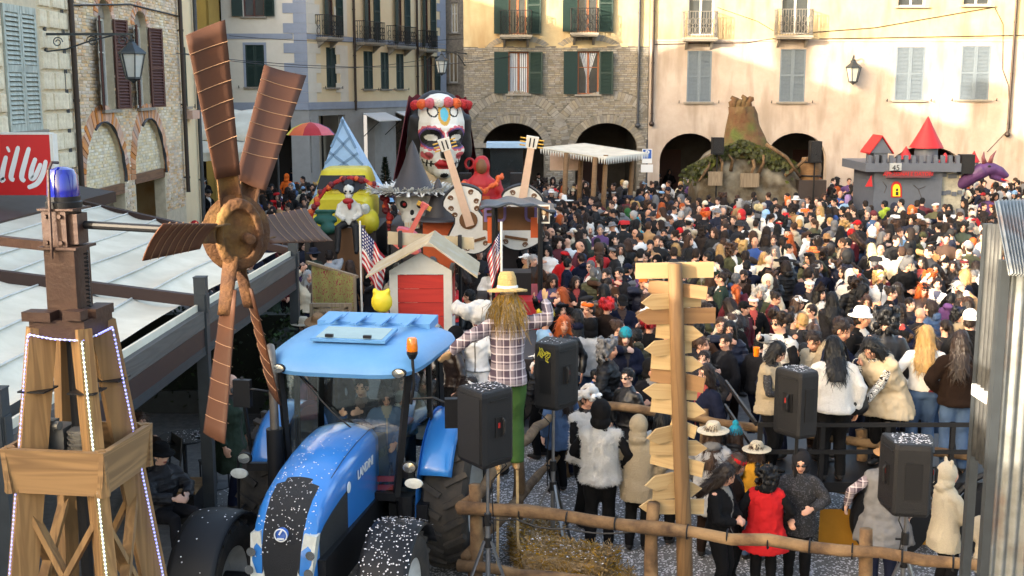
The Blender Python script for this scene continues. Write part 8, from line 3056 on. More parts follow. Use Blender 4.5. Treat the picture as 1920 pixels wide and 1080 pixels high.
def dp_(px, py, y=0.0):
 return kp(px, py, y)
q.tube([dp_(1796, 348, 0.4), dp_(1812, 338, 0.2), dp_(1828, 326, 0.0), dp_(1845, 318, -0.1)], [0.2, 0.24, 0.26, 0.27], 12)
q.ell(dp_(1852, 317, -0.1), (0.34, 0.26, 0.22)).tube([dp_(1858, 316, -0.1), dp_(1876, 322, -0.1), dp_(1890, 331, -0.1)], [0.22, 0.17, 0.08], 10)
q.tube([dp_(1858, 328, -0.1), dp_(1874, 336, -0.1), dp_(1886, 342, -0.1)], [0.14, 0.09, 0.04], 8)
me=blob(q, 0.035, pmat('dragon_hide', lin((84, 50, 100)), 0.6, c2=lin((56, 32, 70)), ns=5, na=0.8, bs=8, bst=0.6), 3, 'head')
wput('head', me, dr)
for x0, y0, x1, y1 in((1846, 306, 1845, 284), (1856, 306, 1868, 282)):
 wobj(MB().tube([dp_(x0, y0, -0.1), dp_((x0+x1)/2-2, (y0+y1)/2, -0.1), dp_(x1, y1, -0.1)], [0.09, 0.06, 0.008], 8), 'horn', M_PAPER('horn', (110, 60, 66)), dr, smooth='all')
wobj(MB().ell(dp_(1855, 312, -0.32), (0.06, 0.03, 0.045)), 'eye', M_BLACK, dr)
wobj(MB().tube([dp_(1866, 332, -0.12), dp_(1880, 337, -0.14), dp_(1892, 340, -0.14)], [0.05, 0.04, 0.01], 6), 'tongue', M_CRED, dr)
for k in range(6):
 t=k/6
 wobj(MB().lathe([(0.05, 0), (0.001, 0.18)], dp_(1800+42*t, 338-24*t, 0.2-0.3*t)+V((0, 0, 0.08)), 6), 'crest_spike', M_FLESH, dr)
wobj(MB().cyl(dp_(1800, 345, 0.5)*V((1, 1, 0)), dp_(1800, 345, 0.5), 0.06), 'support', M_BLKP, dr)
# ---- red and white hut on its own float with flags
hu=flt('red_hut', 'small white hut with red plank front and plywood gable roof', 'hut', 790, 18.6)
HY=18.3
def up_(px, py, y=0.0):
 p=at(px, py, HY+y)
 return V((p.x, HY+y, p.z))
fl_, fr2_=up_(732, 640), up_(848, 640)
ze, zr=up_(735, 510).z, up_(805, 455).z
xl, xr=fl_.x, fr2_.x
D_=1.0
z0h=1.15
M_WPL=M_PAPER('white_board', (196, 194, 186))
for x in(xl, xr-0.13):
 wobj(MB().bb((x, HY, z0h), (x+0.13, HY+0.05, ze)), 'corner_board', M_WPL, hu)
wobj(MB().prism([V((xl, HY, ze-0.04)), V((xr, HY, ze-0.04)), V((xr, HY, ze+0.02)), V(((xl+xr)/2, HY, zr-0.16)), V((xl, HY, ze+0.02))], (0, 0.05, 0)), 'gable', M_WPL, hu)
M_REDW=woodmat('red_planks', lin((178, 44, 34)), lin((148, 30, 26)), 4, (0.1, 1, 1), island=0.1)
for k in range(6):
 za_=z0h+(ze-0.05-z0h)*k/6
 wobj(MB().bb((xl+0.13, HY+0.015, za_+0.004), (xr-0.13, HY+0.04, z0h+(ze-0.05-z0h)*(k+1)/6-0.004)), 'plank', M_REDW, hu)
wobj(MB().bb((xr-0.06, HY+0.05, z0h), (xr, HY+D_, ze)), 'side_wall', M_WPL, hu)
wobj(MB().bb((xr, HY+0.18, ze-0.75), (xr+0.01, HY+D_-0.15, ze-0.1)), 'side_panel', M_REDW, hu)
wobj(MB().bb((xl, HY+0.05, z0h), (xl+0.06, HY+D_, ze)), 'side_wall', M_WPL, hu)
M_PLY=pmat('plywood', lin((172, 158, 130)), 0.8, c2=lin((146, 130, 102)), ns=3, na=0.7, stretch=(1, 0.2, 1), c3=lin((176, 170, 160)), n3=2)
rA, rE, rW=up_(806, 440), up_(690, 517), up_(896, 508)
for s, E in((-1, rE), (1, rW)):
 ridge=V((rA.x, HY-0.28, zr+0.02))
 eave=V((E.x, HY-0.28, ze-0.06))
 dd=(eave-ridge)
 for k in range(2):
  A=ridge.lerp(eave, k*0.5+(0.003 if k else 0))
  B_=ridge.lerp(eave, 0.5+k*0.5)
  nn=V((0, 0, 1))
  wobj(MB().prism([A, B_, B_+V((0, D_+0.5, 0)), A+V((0, D_+0.5, 0))], (0, 0, 0.03+0.002*k)), 'roof_sheet', M_PLY, hu)
wobj(MB().bb((xl-0.1, HY-0.1, 0.95), (xr+1.4, HY+2.2, z0h)), 'deck', M_DECK, hu)
wobj(MB().bb((xl, HY+0.1, 0.5), (xr+1.2, HY+2.0, 0.95)), 'chassis', M_BLKP, hu)
for x in(xl+0.3, xr+0.9):
 wobj(MB().lathe([(0.001, -0.12), (0.4, -0.12), (0.45, 0), (0.4, 0.12), (0.001, 0.12)], (x, HY+0.1, 0.45), 20, rot=rx(PI/2)), 'wheel', M_TYRE, hu)
pg=flt('plywood_sign', 'blank plywood sign board with two black straps behind the hut', 'sign', 808, 20)
A, B_=at(727, 434, 20), at(889, 466, 20)
b2_=at(727, 456, 20)
wobj(MB().prism([A, at(889, 446, 20), at(889, 468, 20), at(727, 458, 20)], (0, 0.03, 0)), 'board', M_PLY, pg)
for x in(750, 862):
 p, p2=at(x, 432+(x-727)*0.07, 19.97), at(x, 462+(x-727)*0.06, 19.97)
 wobj(MB().beam(p, p2, 0.07, 0.02, up=(0, 1, 0)), 'strap', M_BLACK, pg)
 wobj(MB().cyl((p.x, 20.05, 0.9), (p.x, 20.05, p.z), 0.03), 'post', M_BLKP, pg)
def flagmat():
 m=bpy.data.materials.new('stars_and_stripes')
 m.use_nodes=True
 N, L=m.node_tree.nodes, m.node_tree.links
 b=N['Principled BSDF']
 b.inputs['Roughness'].default_value=0.8
 uv=N.new('ShaderNodeUVMap')
 sp=N.new('ShaderNodeSeparateXYZ')
 L.new(uv.outputs[0], sp.inputs[0])
 def math_(op, a, v=None, b2=None):
  n=N.new('ShaderNodeMath');n.operation=op
  L.new(a, n.inputs[0])
  if v is not None:
   n.inputs[1].default_value=v
  if b2 is not None:
   L.new(b2, n.inputs[1])
  return n.outputs[0]
 st=math_('LESS_THAN', math_('FRACT', math_('MULTIPLY', sp.outputs[1], 6.5)), 0.5)
 can=math_('MULTIPLY', math_('LESS_THAN', sp.outputs[0], 0.42), None, math_('GREATER_THAN', sp.outputs[1], 0.46))
 sx_=math_('ABSOLUTE', math_('SUBTRACT', math_('FRACT', math_('MULTIPLY', sp.outputs[0], 14)), 0.5))
 sy_=math_('ABSOLUTE', math_('SUBTRACT', math_('FRACT', math_('MULTIPLY', sp.outputs[1], 11)), 0.5))
 star=math_('LESS_THAN', math_('ADD', sx_, None, sy_), 0.32)
 def mix(f_, a, c2_):
  n=N.new('ShaderNodeMix');n.data_type='RGBA'
  L.new(f_, n.inputs[0])
  for s_, v in((6, a), (7, c2_)):
   if isinstance(v, tuple):
    n.inputs[s_].default_value=v
   else:
    L.new(v, n.inputs[s_])
  return n.outputs[2]
 s1=mix(st, lin((226, 222, 218)), lin((178, 34, 46)))
 s2=mix(star, lin((40, 44, 96)), lin((230, 228, 226)))
 L.new(mix(can, s1, s2), b.inputs['Base Color'])
 return m
M_FLAG=flagmat()
def flag(px, ytop, ybot, Y, dx, label, hang=1.0):
 p0=at(px, ytop, Y)
 t=thing('flag', label, 'flag', (p0.x, Y, 0))
 h=p0.z-at(px, ybot, Y).z
 MB().cyl((0, 0, 0.9), (0, 0, p0.z+0.1), 0.018, n=8).obj('pole', M_WHITE, t)
 n, m_=30, 16
 vs2, fs2, uvs=[], [], []
 for j in range(m_+1):
  for i in range(n+1):
   u, v=i/n, j/m_
   x=dx*(u**0.8)*(0.55+0.25*v)
   z=p0.z-(1-v)*h*0.52-u*h*0.46
   y=0.07*math.sin(u*14+v*2)*(0.3+u)
   vs2.append((x+0.02, y, z))
   uvs.append((u, v))
 for j in range(m_):
  for i in range(n):
   fs2.append((j*(n+1)+i, j*(n+1)+i+1, (j+1)*(n+1)+i+1, (j+1)*(n+1)+i))
 me=bpy.data.meshes.new('cloth')
 me.from_pydata(vs2, [], fs2)
 uvl=me.uv_layers.new(name='UVMap')
 for lp_ in me.loops:
  uvl.data[lp_.index].uv=uvs[lp_.vertex_index]
 me.materials.append(M_FLAG)
 me.polygons.foreach_set('use_smooth', [True]*len(me.polygons))
 put('cloth', me, t)
flag(675, 425, 565, 20.5, 0.55, 'stars and stripes flag beside the red hut and the blue beanie boy')
flag(940, 428, 545, 17.6, -0.3, 'stars and stripes flag behind the scarecrow hat')
bk=flt('patterned_blanket', 'patterned blanket of coloured skulls hung over a rail', 'blanket', 630, 22)
a, b_=at(585, 492, 22), at(664, 520, 20.5)
M_PATT=patmat('skull_print', 'spot', lin((150, 150, 90)), lin((150, 60, 70)), 1.2)if 'patmat' in globals()else M_ROSE
wobj(MB().grid(lambda u, v:a.lerp(b_, u)+V((0, 0.03*math.sin(u*20), -1.1*v)), 30, 8), 'cloth', M_PATT, bk, smooth='all')
wobj(MB().beam(a+V((-0.1, 0.05, 0)), b_+V((0.05, 0.05, 0)), 0.05, 0.05), 'rail', M_WEATH, bk)
for p in(a, b_):
 wobj(MB().cyl((p.x, p.y+0.05, 0), (p.x, p.y+0.05, p.z), 0.03), 'post', M_WEATH, bk)
 # ------------------------------------------------------------------ single people of the foreground
PV='people standing on the railed platform'
PPEN='people inside the log pen'
def who(label, px, py, **k):
 return person(px, py, label, **k)
who('bald bearded man in dark green coat standing by the terrace post', 430, 628, face=75, top='coat', topc='dark green', hair='bald', hairc='grey', beard=True, Y=14.6, h=1.78, legc='navy', group='people on the cafe terrace')
who('seated man in black hat and fur-collared puffer jacket at a cafe table', 296, 728, pose=dict(seat=True, hp=8, lh=(-0.1, 0.35, 0.72), rh=(0.1, 0.36, 0.72)), face=55, top='puffer', topc='charcoal', hat='fedora', hatc='black', hairc='grey', Y=13.2, over=None, group='people on the cafe terrace')
who('seated person in a brown coat behind the scorched derrick', 262, 770, pose=dict(seat=True, hy=20), face=20, top='jacket', topc='dark brown', hair='long', hairc='brown', Y=14.5, group='people on the cafe terrace')
TC=wmat(tr_)
def incab(label, x, y, z, rot, **k):
 p=TC@V((x, y, z))
 return who(label, 0, 0, pos=tuple(p), face=rot, group='people in the tractor cab', **k)
incab('driver in a black jacket at the tractor steering wheel', -0.08, -0.1, 0.86, -8, pose=dict(seat=True, lh=(-0.12, 0.5, 1.0), rh=(0.14, 0.48, 0.98), hp=5), top='jacket', topc='black', hair='short', h=1.6)
incab('girl in a denim jacket standing in the tractor cab', 0.48, 0.34, 0.8, 6, pose=dict(hp=22, lh=(-0.12, 0.2, 0.95)), top='jacket', topc='denim', legc='denim', hair='bob', hairc='dark brown', h=1.32)
incab('person in a white fleece beside the girl in the tractor cab', 0.15, 0.42, 0.8, 20, pose='phone', top='fleece', topc='white', hair='long', hairc='brown', h=1.42)
FG='people beside the red hut'
who('farmer in straw hat, blue plaid shirt and dark dungarees by the lattice', 594, 520, face=-20, pose=dict(hp=14, hy=20, lh=(-0.14, 0.2, 0.98), rh=(0.2, 0.1, 0.9)), topm=M_PLAIDB, top='shirt', legc='charcoal', hat='straw', hatc='straw' if 'straw' in CN else 'tan', hair='short', hairc='brown', beard=True, Y=18.2, h=1.85, group=FG, over=None)
who('person in a straw hat with red print behind the dark terrace post', 566, 524, face=40, hat='straw', hatc='cream', topm=M_PLAIDB, top='shirt', Y=18.6, group=FG)
who('clean-shaven man in a black jacket behind the straw-hatted farmer', 607, 517, face=30, top='jacket', topc='black', Y=19.2, h=1.82, group=FG)
who('bald man seen from behind in front of the straw-hatted farmer', 621, 572, face=170, top='jacket', topc='dark brown', hair='bald', Y=16.6, h=1.7, group=FG)
who('boy in a blue beanie and grey hoodie carrying a yellow backpack', 716, 530, face=110, top='hoodie', topc='grey', hat='beanie', hatc='blue', hair='short', Y=18.0, h=1.72, group=FG, z=0.35)
c=at(716, 566, 17.75)
bpk=blob(MB().ell((0, 0, 0), (0.17, 0.12, 0.18)).ell((0.1, -0.02, 0.17), 0.05).ell((-0.1, -0.02, 0.17), 0.05), 0.03, M_YEL, 2, 'backpack')
o=put('backpack', bpk)
o.location=(c.x, c.y, c.z)
tag(o, 'round yellow backpack on the boy in a blue beanie', 'backpack')
o=who('person in an all-white costume under a fluffy cotton cloud hat', 893, 512, face=-10, pose=dict(lh=(-0.3, 0.1, 0.85), rh=(0.26, 0.1, 0.9)), top='shirt', topc='white', legc='white', hair='bald', sk=(220, 214, 208), Y=17.3, h=1.9, group=FG, z=0.2)
cl=MB()
for k in range(26):
 cl.ell((rng.uniform(-0.2, 0.28), rng.uniform(-0.16, 0.16), rng.uniform(0.02, 0.2)), rng.uniform(0.06, 0.11), None, 8, 6)
cm_=blob(cl, 0.025, M_FUR, 1, 'cloud_hat')
displace(cm_, 0.02, 14)
put('cloud_hat', cm_, o, headmat(POSES[list(POSES)[-1]]['s'])).color=C('white')
who('girl in a pale pink fleece with a white hair band by the costumed figure', 884, 572, face=70, pose='look', top='fleece', topc='pink', hair='long', hairc='dark brown', hat='headband', hatc='white', legc='light grey', Y=15.6, h=1.5, group=FG)
who('girl with long brown hair and a navy waistcoat beside the pink fleece girl', 906, 585, face=-80, pose='stand', top='jumper', topc='navy', hair='long', hairc='brown', Y=15.3, h=1.48, group=FG)
BK=dict(top='shirt', topc='black', legc='black')
who('man seen from behind in white fur vest and black hood in the pen', 1127, 772, face=172, pose=dict(lh=(-0.18, 0.22, 1.02), rh=(0.24, 0.12, 0.95), step=0.08), hat='hood', hatc='black', over=('vest', 'white'), tuft=5200, h=1.8, group=PPEN, Y=13.2, **BK)
who('person with woolly sheep cap and goggle eyes facing the black-hooded man', 1103, 742, face=40, pose=dict(rh=(0.12, 0.26, 1.02), lh=(-0.14, 0.24, 1.0), hp=12), hat='wool', hatc='white', over=('vest', 'white'), tuft=3000, h=1.75, group=PPEN, Y=14.0, hair='short', hairc='black', **BK)
who('person from behind in a beige fleece coat with its hood up', 1200, 785, face=165, pose='pocket', top='parka', topm=M_FUR, topc='beige', hat='furhood', hatc='beige', legc='black', h=1.62, group=PPEN, Y=13.2)
who('person half hidden by the signpost in black with a white fur collar', 1243, 800, face=150, pose='stand', hair='long', hairc='black', over=('vest', 'white'), tuft=2000, h=1.65, group=PPEN, Y=13.4, **BK)
who('person in a grey poncho and cream straw hat behind the signpost', 1338, 785, face=165, pose='pocket', top='hoodie', topc='grey', over=('poncho', 'light grey'), hat='straw', hatc='cream', hair='long', hairc='brown', h=1.6, group=PPEN, Y=13.0)
who('child in a bright turquoise pompom beanie by the straw hats', 1379, 798, face=160, hat='pompom', hatc='turquoise', top='puffer', topc='charcoal', hair='long', hairc='brown', h=1.5, group=PPEN, Y=13.2)
who('child in a cream straw hat and mustard jacket', 1420, 825, face=140, hat='straw', hatc='cream', top='jacket', topc='mustard', hair='bob', hairc='brown', h=1.4, group=PPEN, Y=12.9)
who('girl with long brown hair and a red bow looking down', 1384, 848, face=70, pose='look', hat='headband', hatc='red', top='jacket', topc='dark brown', hair='long', hairc='brown', h=1.5, group=PPEN, Y=12.2)
who('woman with straight dark brown hair in a black jacket at the front rail', 1362, 905, face=60, pose='look', hair='long', hairc='dark brown', top='jacket', topc='black', legc='black', h=1.55, group=PPEN, Y=11.7)
who('child in a red cape and a studded black headdress', 1438, 892, face=170, pose='pocket', hair='curly', hairc='black', hat='crown', hatc='tan', top='hoodie', topc='black', over=('poncho', 'red'), legc='black', h=1.42, group=PPEN, Y=12.0)
who('child in a spotted black suit with polka-dot hood', 1503, 842, face=-15, pose=dict(lh=(-0.16, 0.26, 1.1), rh=(0.12, 0.26, 0.95), hp=10), top='parka', topm=M_SPOT, hat='hood', hatc='charcoal', legc='black', h=1.5, group=PPEN, Y=12.2, glasses=True)
who('man in a felt hat, grey poncho and plaid sleeves behind the loudspeaker', 1666, 822, face=175, pose=dict(lh=(-0.4, 0.1, 1.0)), top='shirt', topm=M_PLAIDV, over=('poncho', 'grey'), hat='fedora', hatc='tan', legc='navy', h=1.66, group=PPEN, Y=12.0)
who('person in a cream fleece with eared hood up at the pen', 1783, 872, face=100, pose=dict(rh=(0.08, 0.3, 0.98), lh=(-0.1, 0.28, 0.98)), top='parka', topm=M_FUR, topc='cream', hat='earhood', hatc='cream', legc='black', h=1.5, group=PPEN, Y=11.8)
who('child in a cream fleece with a lilac hair bobble', 1866, 925, face=160, pose='look', top='parka', topm=M_FUR, topc='cream', hair='bun', hairc='brown', hat=None, legc='navy', h=1.32, group=PPEN, Y=11.4)
def plat(label, px, py, Y=13.5, **k):
 k.setdefault('h', 1.7)
 return who(label, px, py, Y=Y, z=PZ, group=PV, **k)
plat('man in white fleece vest and mirrored sunglasses pointing with one arm', 1462, 598, Y=13.9, face=-60, pose=dict(rh=(-0.15, 0.5, 1.52), lh=(-0.2, 0.3, 1.12), hp=4, rhint=(1, 0, -0.3)), hair='mop', hairc='dark brown', glasses=True, over=('vest', 'white'), top='shirt', topc='black', h=1.8)
plat('woman with a black bob and beige fleece vest beside the platform speaker', 1458, 676, Y=13.2, face=60, pose='look', hair='bob', hairc='black', over=('vest', 'beige'), top='shirt', topm=M_SPOT, legc='black', h=1.6)
plat('woman with a dark ponytail in a white top with a black shoulder bag', 1562, 668, Y=13.2, face=178, pose=dict(lean=14, hp=8, lh=(-0.25, 0.35, 0.95)), hair='long', hairc='black', top='fleece', topc='white', legc='black', h=1.68)
plat('man with cropped hair bending over in a cream vest', 1524, 655, Y=13.8, face=-40, pose=dict(lean=24, hp=16), hair='short', hairc='dark brown', over=('vest', 'cream'), top='shirt', topc='black', h=1.66)
plat('man with short dark hair in a beige vest hugging his neighbour', 1578, 622, Y=13.7, face=60, pose=dict(lean=14, hp=14, lh=(0.1, 0.45, 1.25), rh=(0.3, 0.35, 1.2)), hair='short', hairc='dark brown', over=('vest', 'beige'), top='shirt', topc='navy', legc='black', h=1.78)
plat('person in a beige poncho with zebra-striped sleeves leaning forward', 1632, 676, Y=13.3, face=-50, pose=dict(lean=34, hp=18, lh=(0.05, 0.5, 0.75), rh=(0.3, 0.5, 0.8)), hair='long', hairc='black', over=('poncho', 'beige'), top='shirt', topm=M_ZEBRA, legc='black', h=1.75)
plat('person from behind in a black leather coat with curly black hair', 1659, 605, Y=14.2, face=175, pose='stand', top='leather', topc='charcoal', hair='curly', hairc='black', h=1.78)
plat('woman with very long blond hair in a white sports jersey', 1737, 622, Y=13.7, face=172, pose='pocket', top='jumper', topc='white', hair='long', hairc='blond', legc='denim', h=1.68)
plat('woman in blue jeans and shaggy brown coat with long curly hair', 1800, 668, Y=13.3, face=170, pose='pocket', top='fleece', topc='dark brown', hair='long', hairc='dark brown', legc='denim', h=1.7)
plat('person in a backward white cap beside the shack', 1818, 615, Y=14.4, face=150, top='jacket', topc='black', hat='capback', hatc='white', h=1.74)
plat('man in a white fedora and red scarf on the platform', 1617, 597, Y=14.6, face=50, top='jacket', topc='black', hat='fedora', hatc='white', h=1.72)
tx=at(1756, 684, 13.4)
cupo=MB().lathe([(0.001, 0), (0.032, 0), (0.042, 0.11), (0.038, 0.11), (0.03, 0.01), (0.001, 0.01)], n=14).obj('drink_cup', M_AMBER, smooth=True)
cupo.location=at(1418, 668, 13.75)
tag(cupo, 'plastic cup of orange drink in the pointing man hand', 'cup')
def on(label):
 return[o for o in col.objects if o.get('label')==label][0]
o=on('woman with very long blond hair in a white sports jersey')
lettering('23', 0.2, M_VEIL, o, Matrix.Translation((0.12, -0.19, 1.02))@Matrix.Rotation(PI/2, 4, 'X'), bold=True, depth=0.012)
o=on('person with woolly sheep cap and goggle eyes facing the black-hooded man')
for s in(-1, 1):
 e_=MB().ell((s*0.045, 0.13, 0.09), 0.036).obj('goggle_eye', M_SWHITE, o, smooth='all', M=headmat(POSES[[k for k in POSES if POSES[k]['body']==o.data][0]]['s']))
 MB().ell((s*0.045, 0.163, 0.092), 0.012).obj('pupil', M_BLACK, e_)
c=at(1602, 752, 13.05)
bg_=thing('shoulder_bag', 'black leather shoulder bag hanging from the white-topped woman', 'bag', c)
put('bag', blob(MB().ell((0, 0, 0), (0.16, 0.07, 0.17)).ell((0, 0, -0.06), (0.18, 0.08, 0.12)), 0.025, M_SHINY, 2, 'bag'), bg_).color=C('black')
MB().tube([(-0.1, 0, 0.1), (-0.13, 0.05, 0.35), (-0.1, 0.12, 0.62), (0.0, 0.14, 0.3), (0.1, 0, 0.1)], 0.012, 5).obj('strap', M_BLKP, bg_)
# ------------------------------------------------------------------ scarecrow
SCY=12.4
scp=thing('scarecrow', 'straw-haired scarecrow in plaid shirt and straw hat with arms spread', 'scarecrow', (at(952, 700, SCY).x, SCY, 0))
ss=skel(lh=(-0.62, 0.0, 1.14), rh=(0.45, 0.22, 1.55), step=0.0)
zf=at(960, 868, SCY).z
MS=Matrix.Translation((0, 0, zf-0.1))@Matrix.Rotation(R(8), 4, 'Z')@Matrix.Diagonal((1.0, 1.0, 1.2, 1))
put('body', body_mesh(ss, 0.016, 0.2), scp, MS).color=lin((170, 140, 96))
t_=top_mesh(ss, M_PLAIDV, 0.1, 0.03, name='shirt', collar=True)
put('shirt', t_, scp, MS)
put('trousers', legs_mesh(ss, [M_CLOTH, M_CLOTH], infl=0.035, shoes=False), scp, MS).color=lin((62, 92, 48))
H_=MS@headmat(ss)
put('hat', HEADM['hat_straw'], scp, H_@Matrix.Translation((0, 0, 0.02))@Matrix.Rotation(R(-8), 4, 'X')@Matrix.Diagonal((1.08, 1.08, 1.5, 1))).color=lin((196, 166, 108))
put('hat_band', HEADM['hat_headband'], scp, H_@Matrix.Translation((0, 0, 0.03))@Matrix.Scale(1.2, 4)).color=lin((225, 222, 215))
q=MB()
r1_=random.Random(12)
for k in range(620):
 a=r1_.uniform(0, 2*PI)
 p=H_@V((0.1*math.cos(a), 0.11*math.sin(a)-0.01, r1_.uniform(-0.02, 0.05)))
 L=r1_.uniform(0.15, 0.46)
 e_=p+V((0.06*math.cos(a)+r1_.gauss(0, 0.05), 0.05*math.sin(a)+r1_.gauss(0, 0.05)-0.03, -L))
 m_=p.lerp(e_, 0.5)+V((r1_.gauss(0, 0.03), -0.02+r1_.gauss(0, 0.02), 0.03))
 s_=V((0.004, 0.002, 0))
 q.quad(p-s_, p+s_, m_+s_, m_-s_).quad(m_-s_, m_+s_, e_+s_*0.3, e_-s_*0.3)
tag(q.obj('straw_hair', M_HAY, scp, fix=False), kind='stuff')
for s in(-1, 1):
 a=MS@ss['an'+('l' if s<0 else 'r')]
 MB().beam(a+V((0, 0, 0.25)), (a.x+s*0.02, a.y, 0), 0.045, 0.03).obj('stick', M_SIGNW, scp)
 # ------------------------------------------------------------------ the crowd, by head place in the square
LIST='''1058 379 170 shirt:white bald sombrero:white
1107 431 10 fleece:white long:brown earhood:white
1176 399 175 fleece:green bald furhood:green
1196 420 150 jumper:turquoise long:light_blond pompom:turquoise
1295 418 15 STRIPE:white short:brown beanie:light_grey
1274 437 -70 puffer:grey short:brown beanie:red beard
1267 466 175 coat:charcoal bob:blond
1088 429 60 SERAPE:rust short:dark_brown - beard
1131 466 0 jumper:black long:black
1164 468 5 jacket:black long:dark_brown
1178 456 -5 coat:dark_brown long:brown
1113 513 178 puffer:olive short:grey
1206 529 0 puffer:navy short:brown cap:orange
1178 505 95 coat:navy short:black cap:navy
1036 527 10 jacket:purple bob:dark_brown
1059 482 160 jacket:red short:black beret:red
1065 495 75 jacket:navy short:black
1361 393 150 jacket:black bob:brown wide:white
1322 364 175 hoodie:white bald hood:white
1322 405 140 jacket:charcoal mop:orange
1215 372 178 coat:navy bald
1153 375 5 jacket:olive bald - glasses
1134 355 150 jacket:grey short:brown beanie:mustard
1096 307 170 shirt:teal bald hood:black
1241 454 -30 leather:black curly:black
1350 468 178 jacket:dark_green long:blond
1375 468 20 parka:olive curly:brown - glasses
1361 420 15 coat:charcoal long:brown - glasses
1422 393 178 shirt:white mop:light_blond
1461 422 10 shirt:white short:black headband:red beard
1503 407 20 coat:black short:black
1564 422 170 hoodie:grey bald hood:grey
1583 425 175 jacket:navy mop:blond
1607 422 -60 jacket:charcoal short:brown cap:red
1597 440 -110 jumper:burgundy long:brown beanie:red
1658 384 -150 hoodie:lime short:black
1532 346 160 shirt:white bald flames:orange
1480 355 170 fleece:white bald pompom:lilac
1637 361 175 fleece:white bald earhood:white
1589 372 165 jumper:light_blue bob:lilac
1433 342 170 jacket:white short:brown cap:blue
1550 448 175 jacket:camel short:brown fedora:tan
1527 448 170 shirt:white long:black tricorn:black
1640 492 165 jacket:black short:grey tricorn:charcoal
1634 466 178 jacket:charcoal long:light_blond
1688 437 15 shirt:light_blue short:brown
1731 445 0 jacket:olive short:black beanie:olive glasses
1747 463 -60 coat:camel short:black beret:black
1815 463 -20 STRIPE:white long:brown beanie:white
1824 413 -70 fleece:cream bun:brown
1809 495 -10 jacket:brown short:brown headband:burgundy glasses
1744 521 0 jacket:brown curly:ginger
1731 543 10 leather:brown long:ginger cap:black glasses
1795 539 -30 jacket:black long:silver - glasses
1694 501 5 coat:black long:black
1742 492 20 jumper:red bald beanie:red child
1433 483 0 jumper:cream long:blond - beard
1471 492 20 jacket:black short:black wide:black glasses
1528 507 60 shirt:burgundy long:dark_brown crown:silver
1518 536 5 jacket:black bald headband:white
1497 568 10 jacket:beige long:brown cap:white glasses
1413 568 5 coat:black bald headband:white
1594 518 178 fleece:white bald furhood:white
1620 545 70 jacket:black bob:black - glasses
1672 550 80 shirt:black bun:dark_brown
1424 550 -5 parka:olive curly:silver
1381 524 75 parka:denim short:grey
1538 550 -10 jacket:cream long:black pirate:dark_brown
1763 405 -15 hoodie:navy short:brown - glasses
1728 422 175 jumper:burgundy long:brown wide:brown
1769 445 -60 jacket:black short:black cap:black
1025 600 120 jumper:light_blue mop:yellow
1055 582 10 jacket:black long:black flowers:black raise
1099 570 -60 jacket:black short:black beret:charcoal beard
1138 576 170 jacket:dark_brown mop:red
1167 567 5 jacket:navy short:grey cap:black
1107 613 175 VEST:black bald hood:black
1173 632 10 parka:navy long:brown beanie:teal
1195 632 175 CAMO:olive short:black
1218 610 160 jacket:black mop:crimson
1161 615 75 jacket:denim bun:brown
1138 668 10 puffer:lilac long:blond child
1117 704 20 jacket:blue short:black child
1176 708 -50 leather:black short:black - glasses
1372 603 0 jacket:black long:brown headband:white glasses
1352 610 -20 leather:charcoal short:brown
538 332 170 hoodie:orange bald hood:orange
548 320 165 jacket:navy short:black cap:navy
519 369 30 jacket:red long:black beret:red
511 395 10 jacket:charcoal bob:black
391 363 60 jacket:black short:black
383 340 10 coat:black bob:black headband:white
732 276 5 shirt:white short:grey
700 320 20 jacket:charcoal short:grey
760 350 170 hoodie:red bald hood:red
690 345 0 coat:black long:brown - glasses
545 350 -20 jacket:denim short:grey
1280 308 60 jacket:dark_green short:black
1255 322 -40 coat:black long:black
1230 318 10 shirt:light_blue short:grey
1430 350 20 jacket:burgundy long:black flowers:red
1090 395 30 coat:black short:brown fedora:black
1145 415 10 shirt:white bob:black wide:black
1010 330 10 jacket:brown short:black - beard
1000 460 175 coat:charcoal curly:black
985 470 150 jacket:black short:grey
1245 540 175 jacket:dark_brown long:brown
1455 560 60 jacket:burgundy bun:dark_brown
1560 560 175 coat:charcoal long:black
1570 500 60 jumper:navy curly:brown
1650 420 170 leather:brown short:brown
1400 500 170 parka:navy short:black'''
CN['crimson']=(150, 24, 34)
WORDH={'short':'short %s hair', 'long':'long %s hair', 'bob':'%s bobbed hair', 'tail':'%s ponytail', 'bun':'%s hair in a bun', 'curly':'curly %s hair', 'mop':'fluffy %s wig', 'bald':'shaved head'}
USED, SPOTS=set(), []
crng=random.Random(77)
def lab(top, tc_, hair, hc_, hat, hatc, gl, bd, extra=''):
 w={'STRIPE':'striped jersey', 'SERAPE':'red and green striped jumper', 'CAMO':'camouflage puffer jacket', 'VEST':'white sheep vest'}.get(top)
 s_='person in '+(w or tc_+' '+TOPWORD[top])
 if hat and hat!='-':
  s_+=' with '+hatc+' '+HATWORD[hat]
  if hair!='bald' and hat not in('hood', 'furhood', 'earhood'):
   s_+=' over '+(WORDH[hair]%hc_ if '%' in WORDH[hair]else WORDH[hair])
 else:
  s_+=' with '+(WORDH[hair]%hc_ if '%' in WORDH[hair]else WORDH[hair])
 if gl:
  s_+=' and sunglasses'
 elif bd:
  s_+=' and beard'
 return s_
PK=list(POSE_KW)
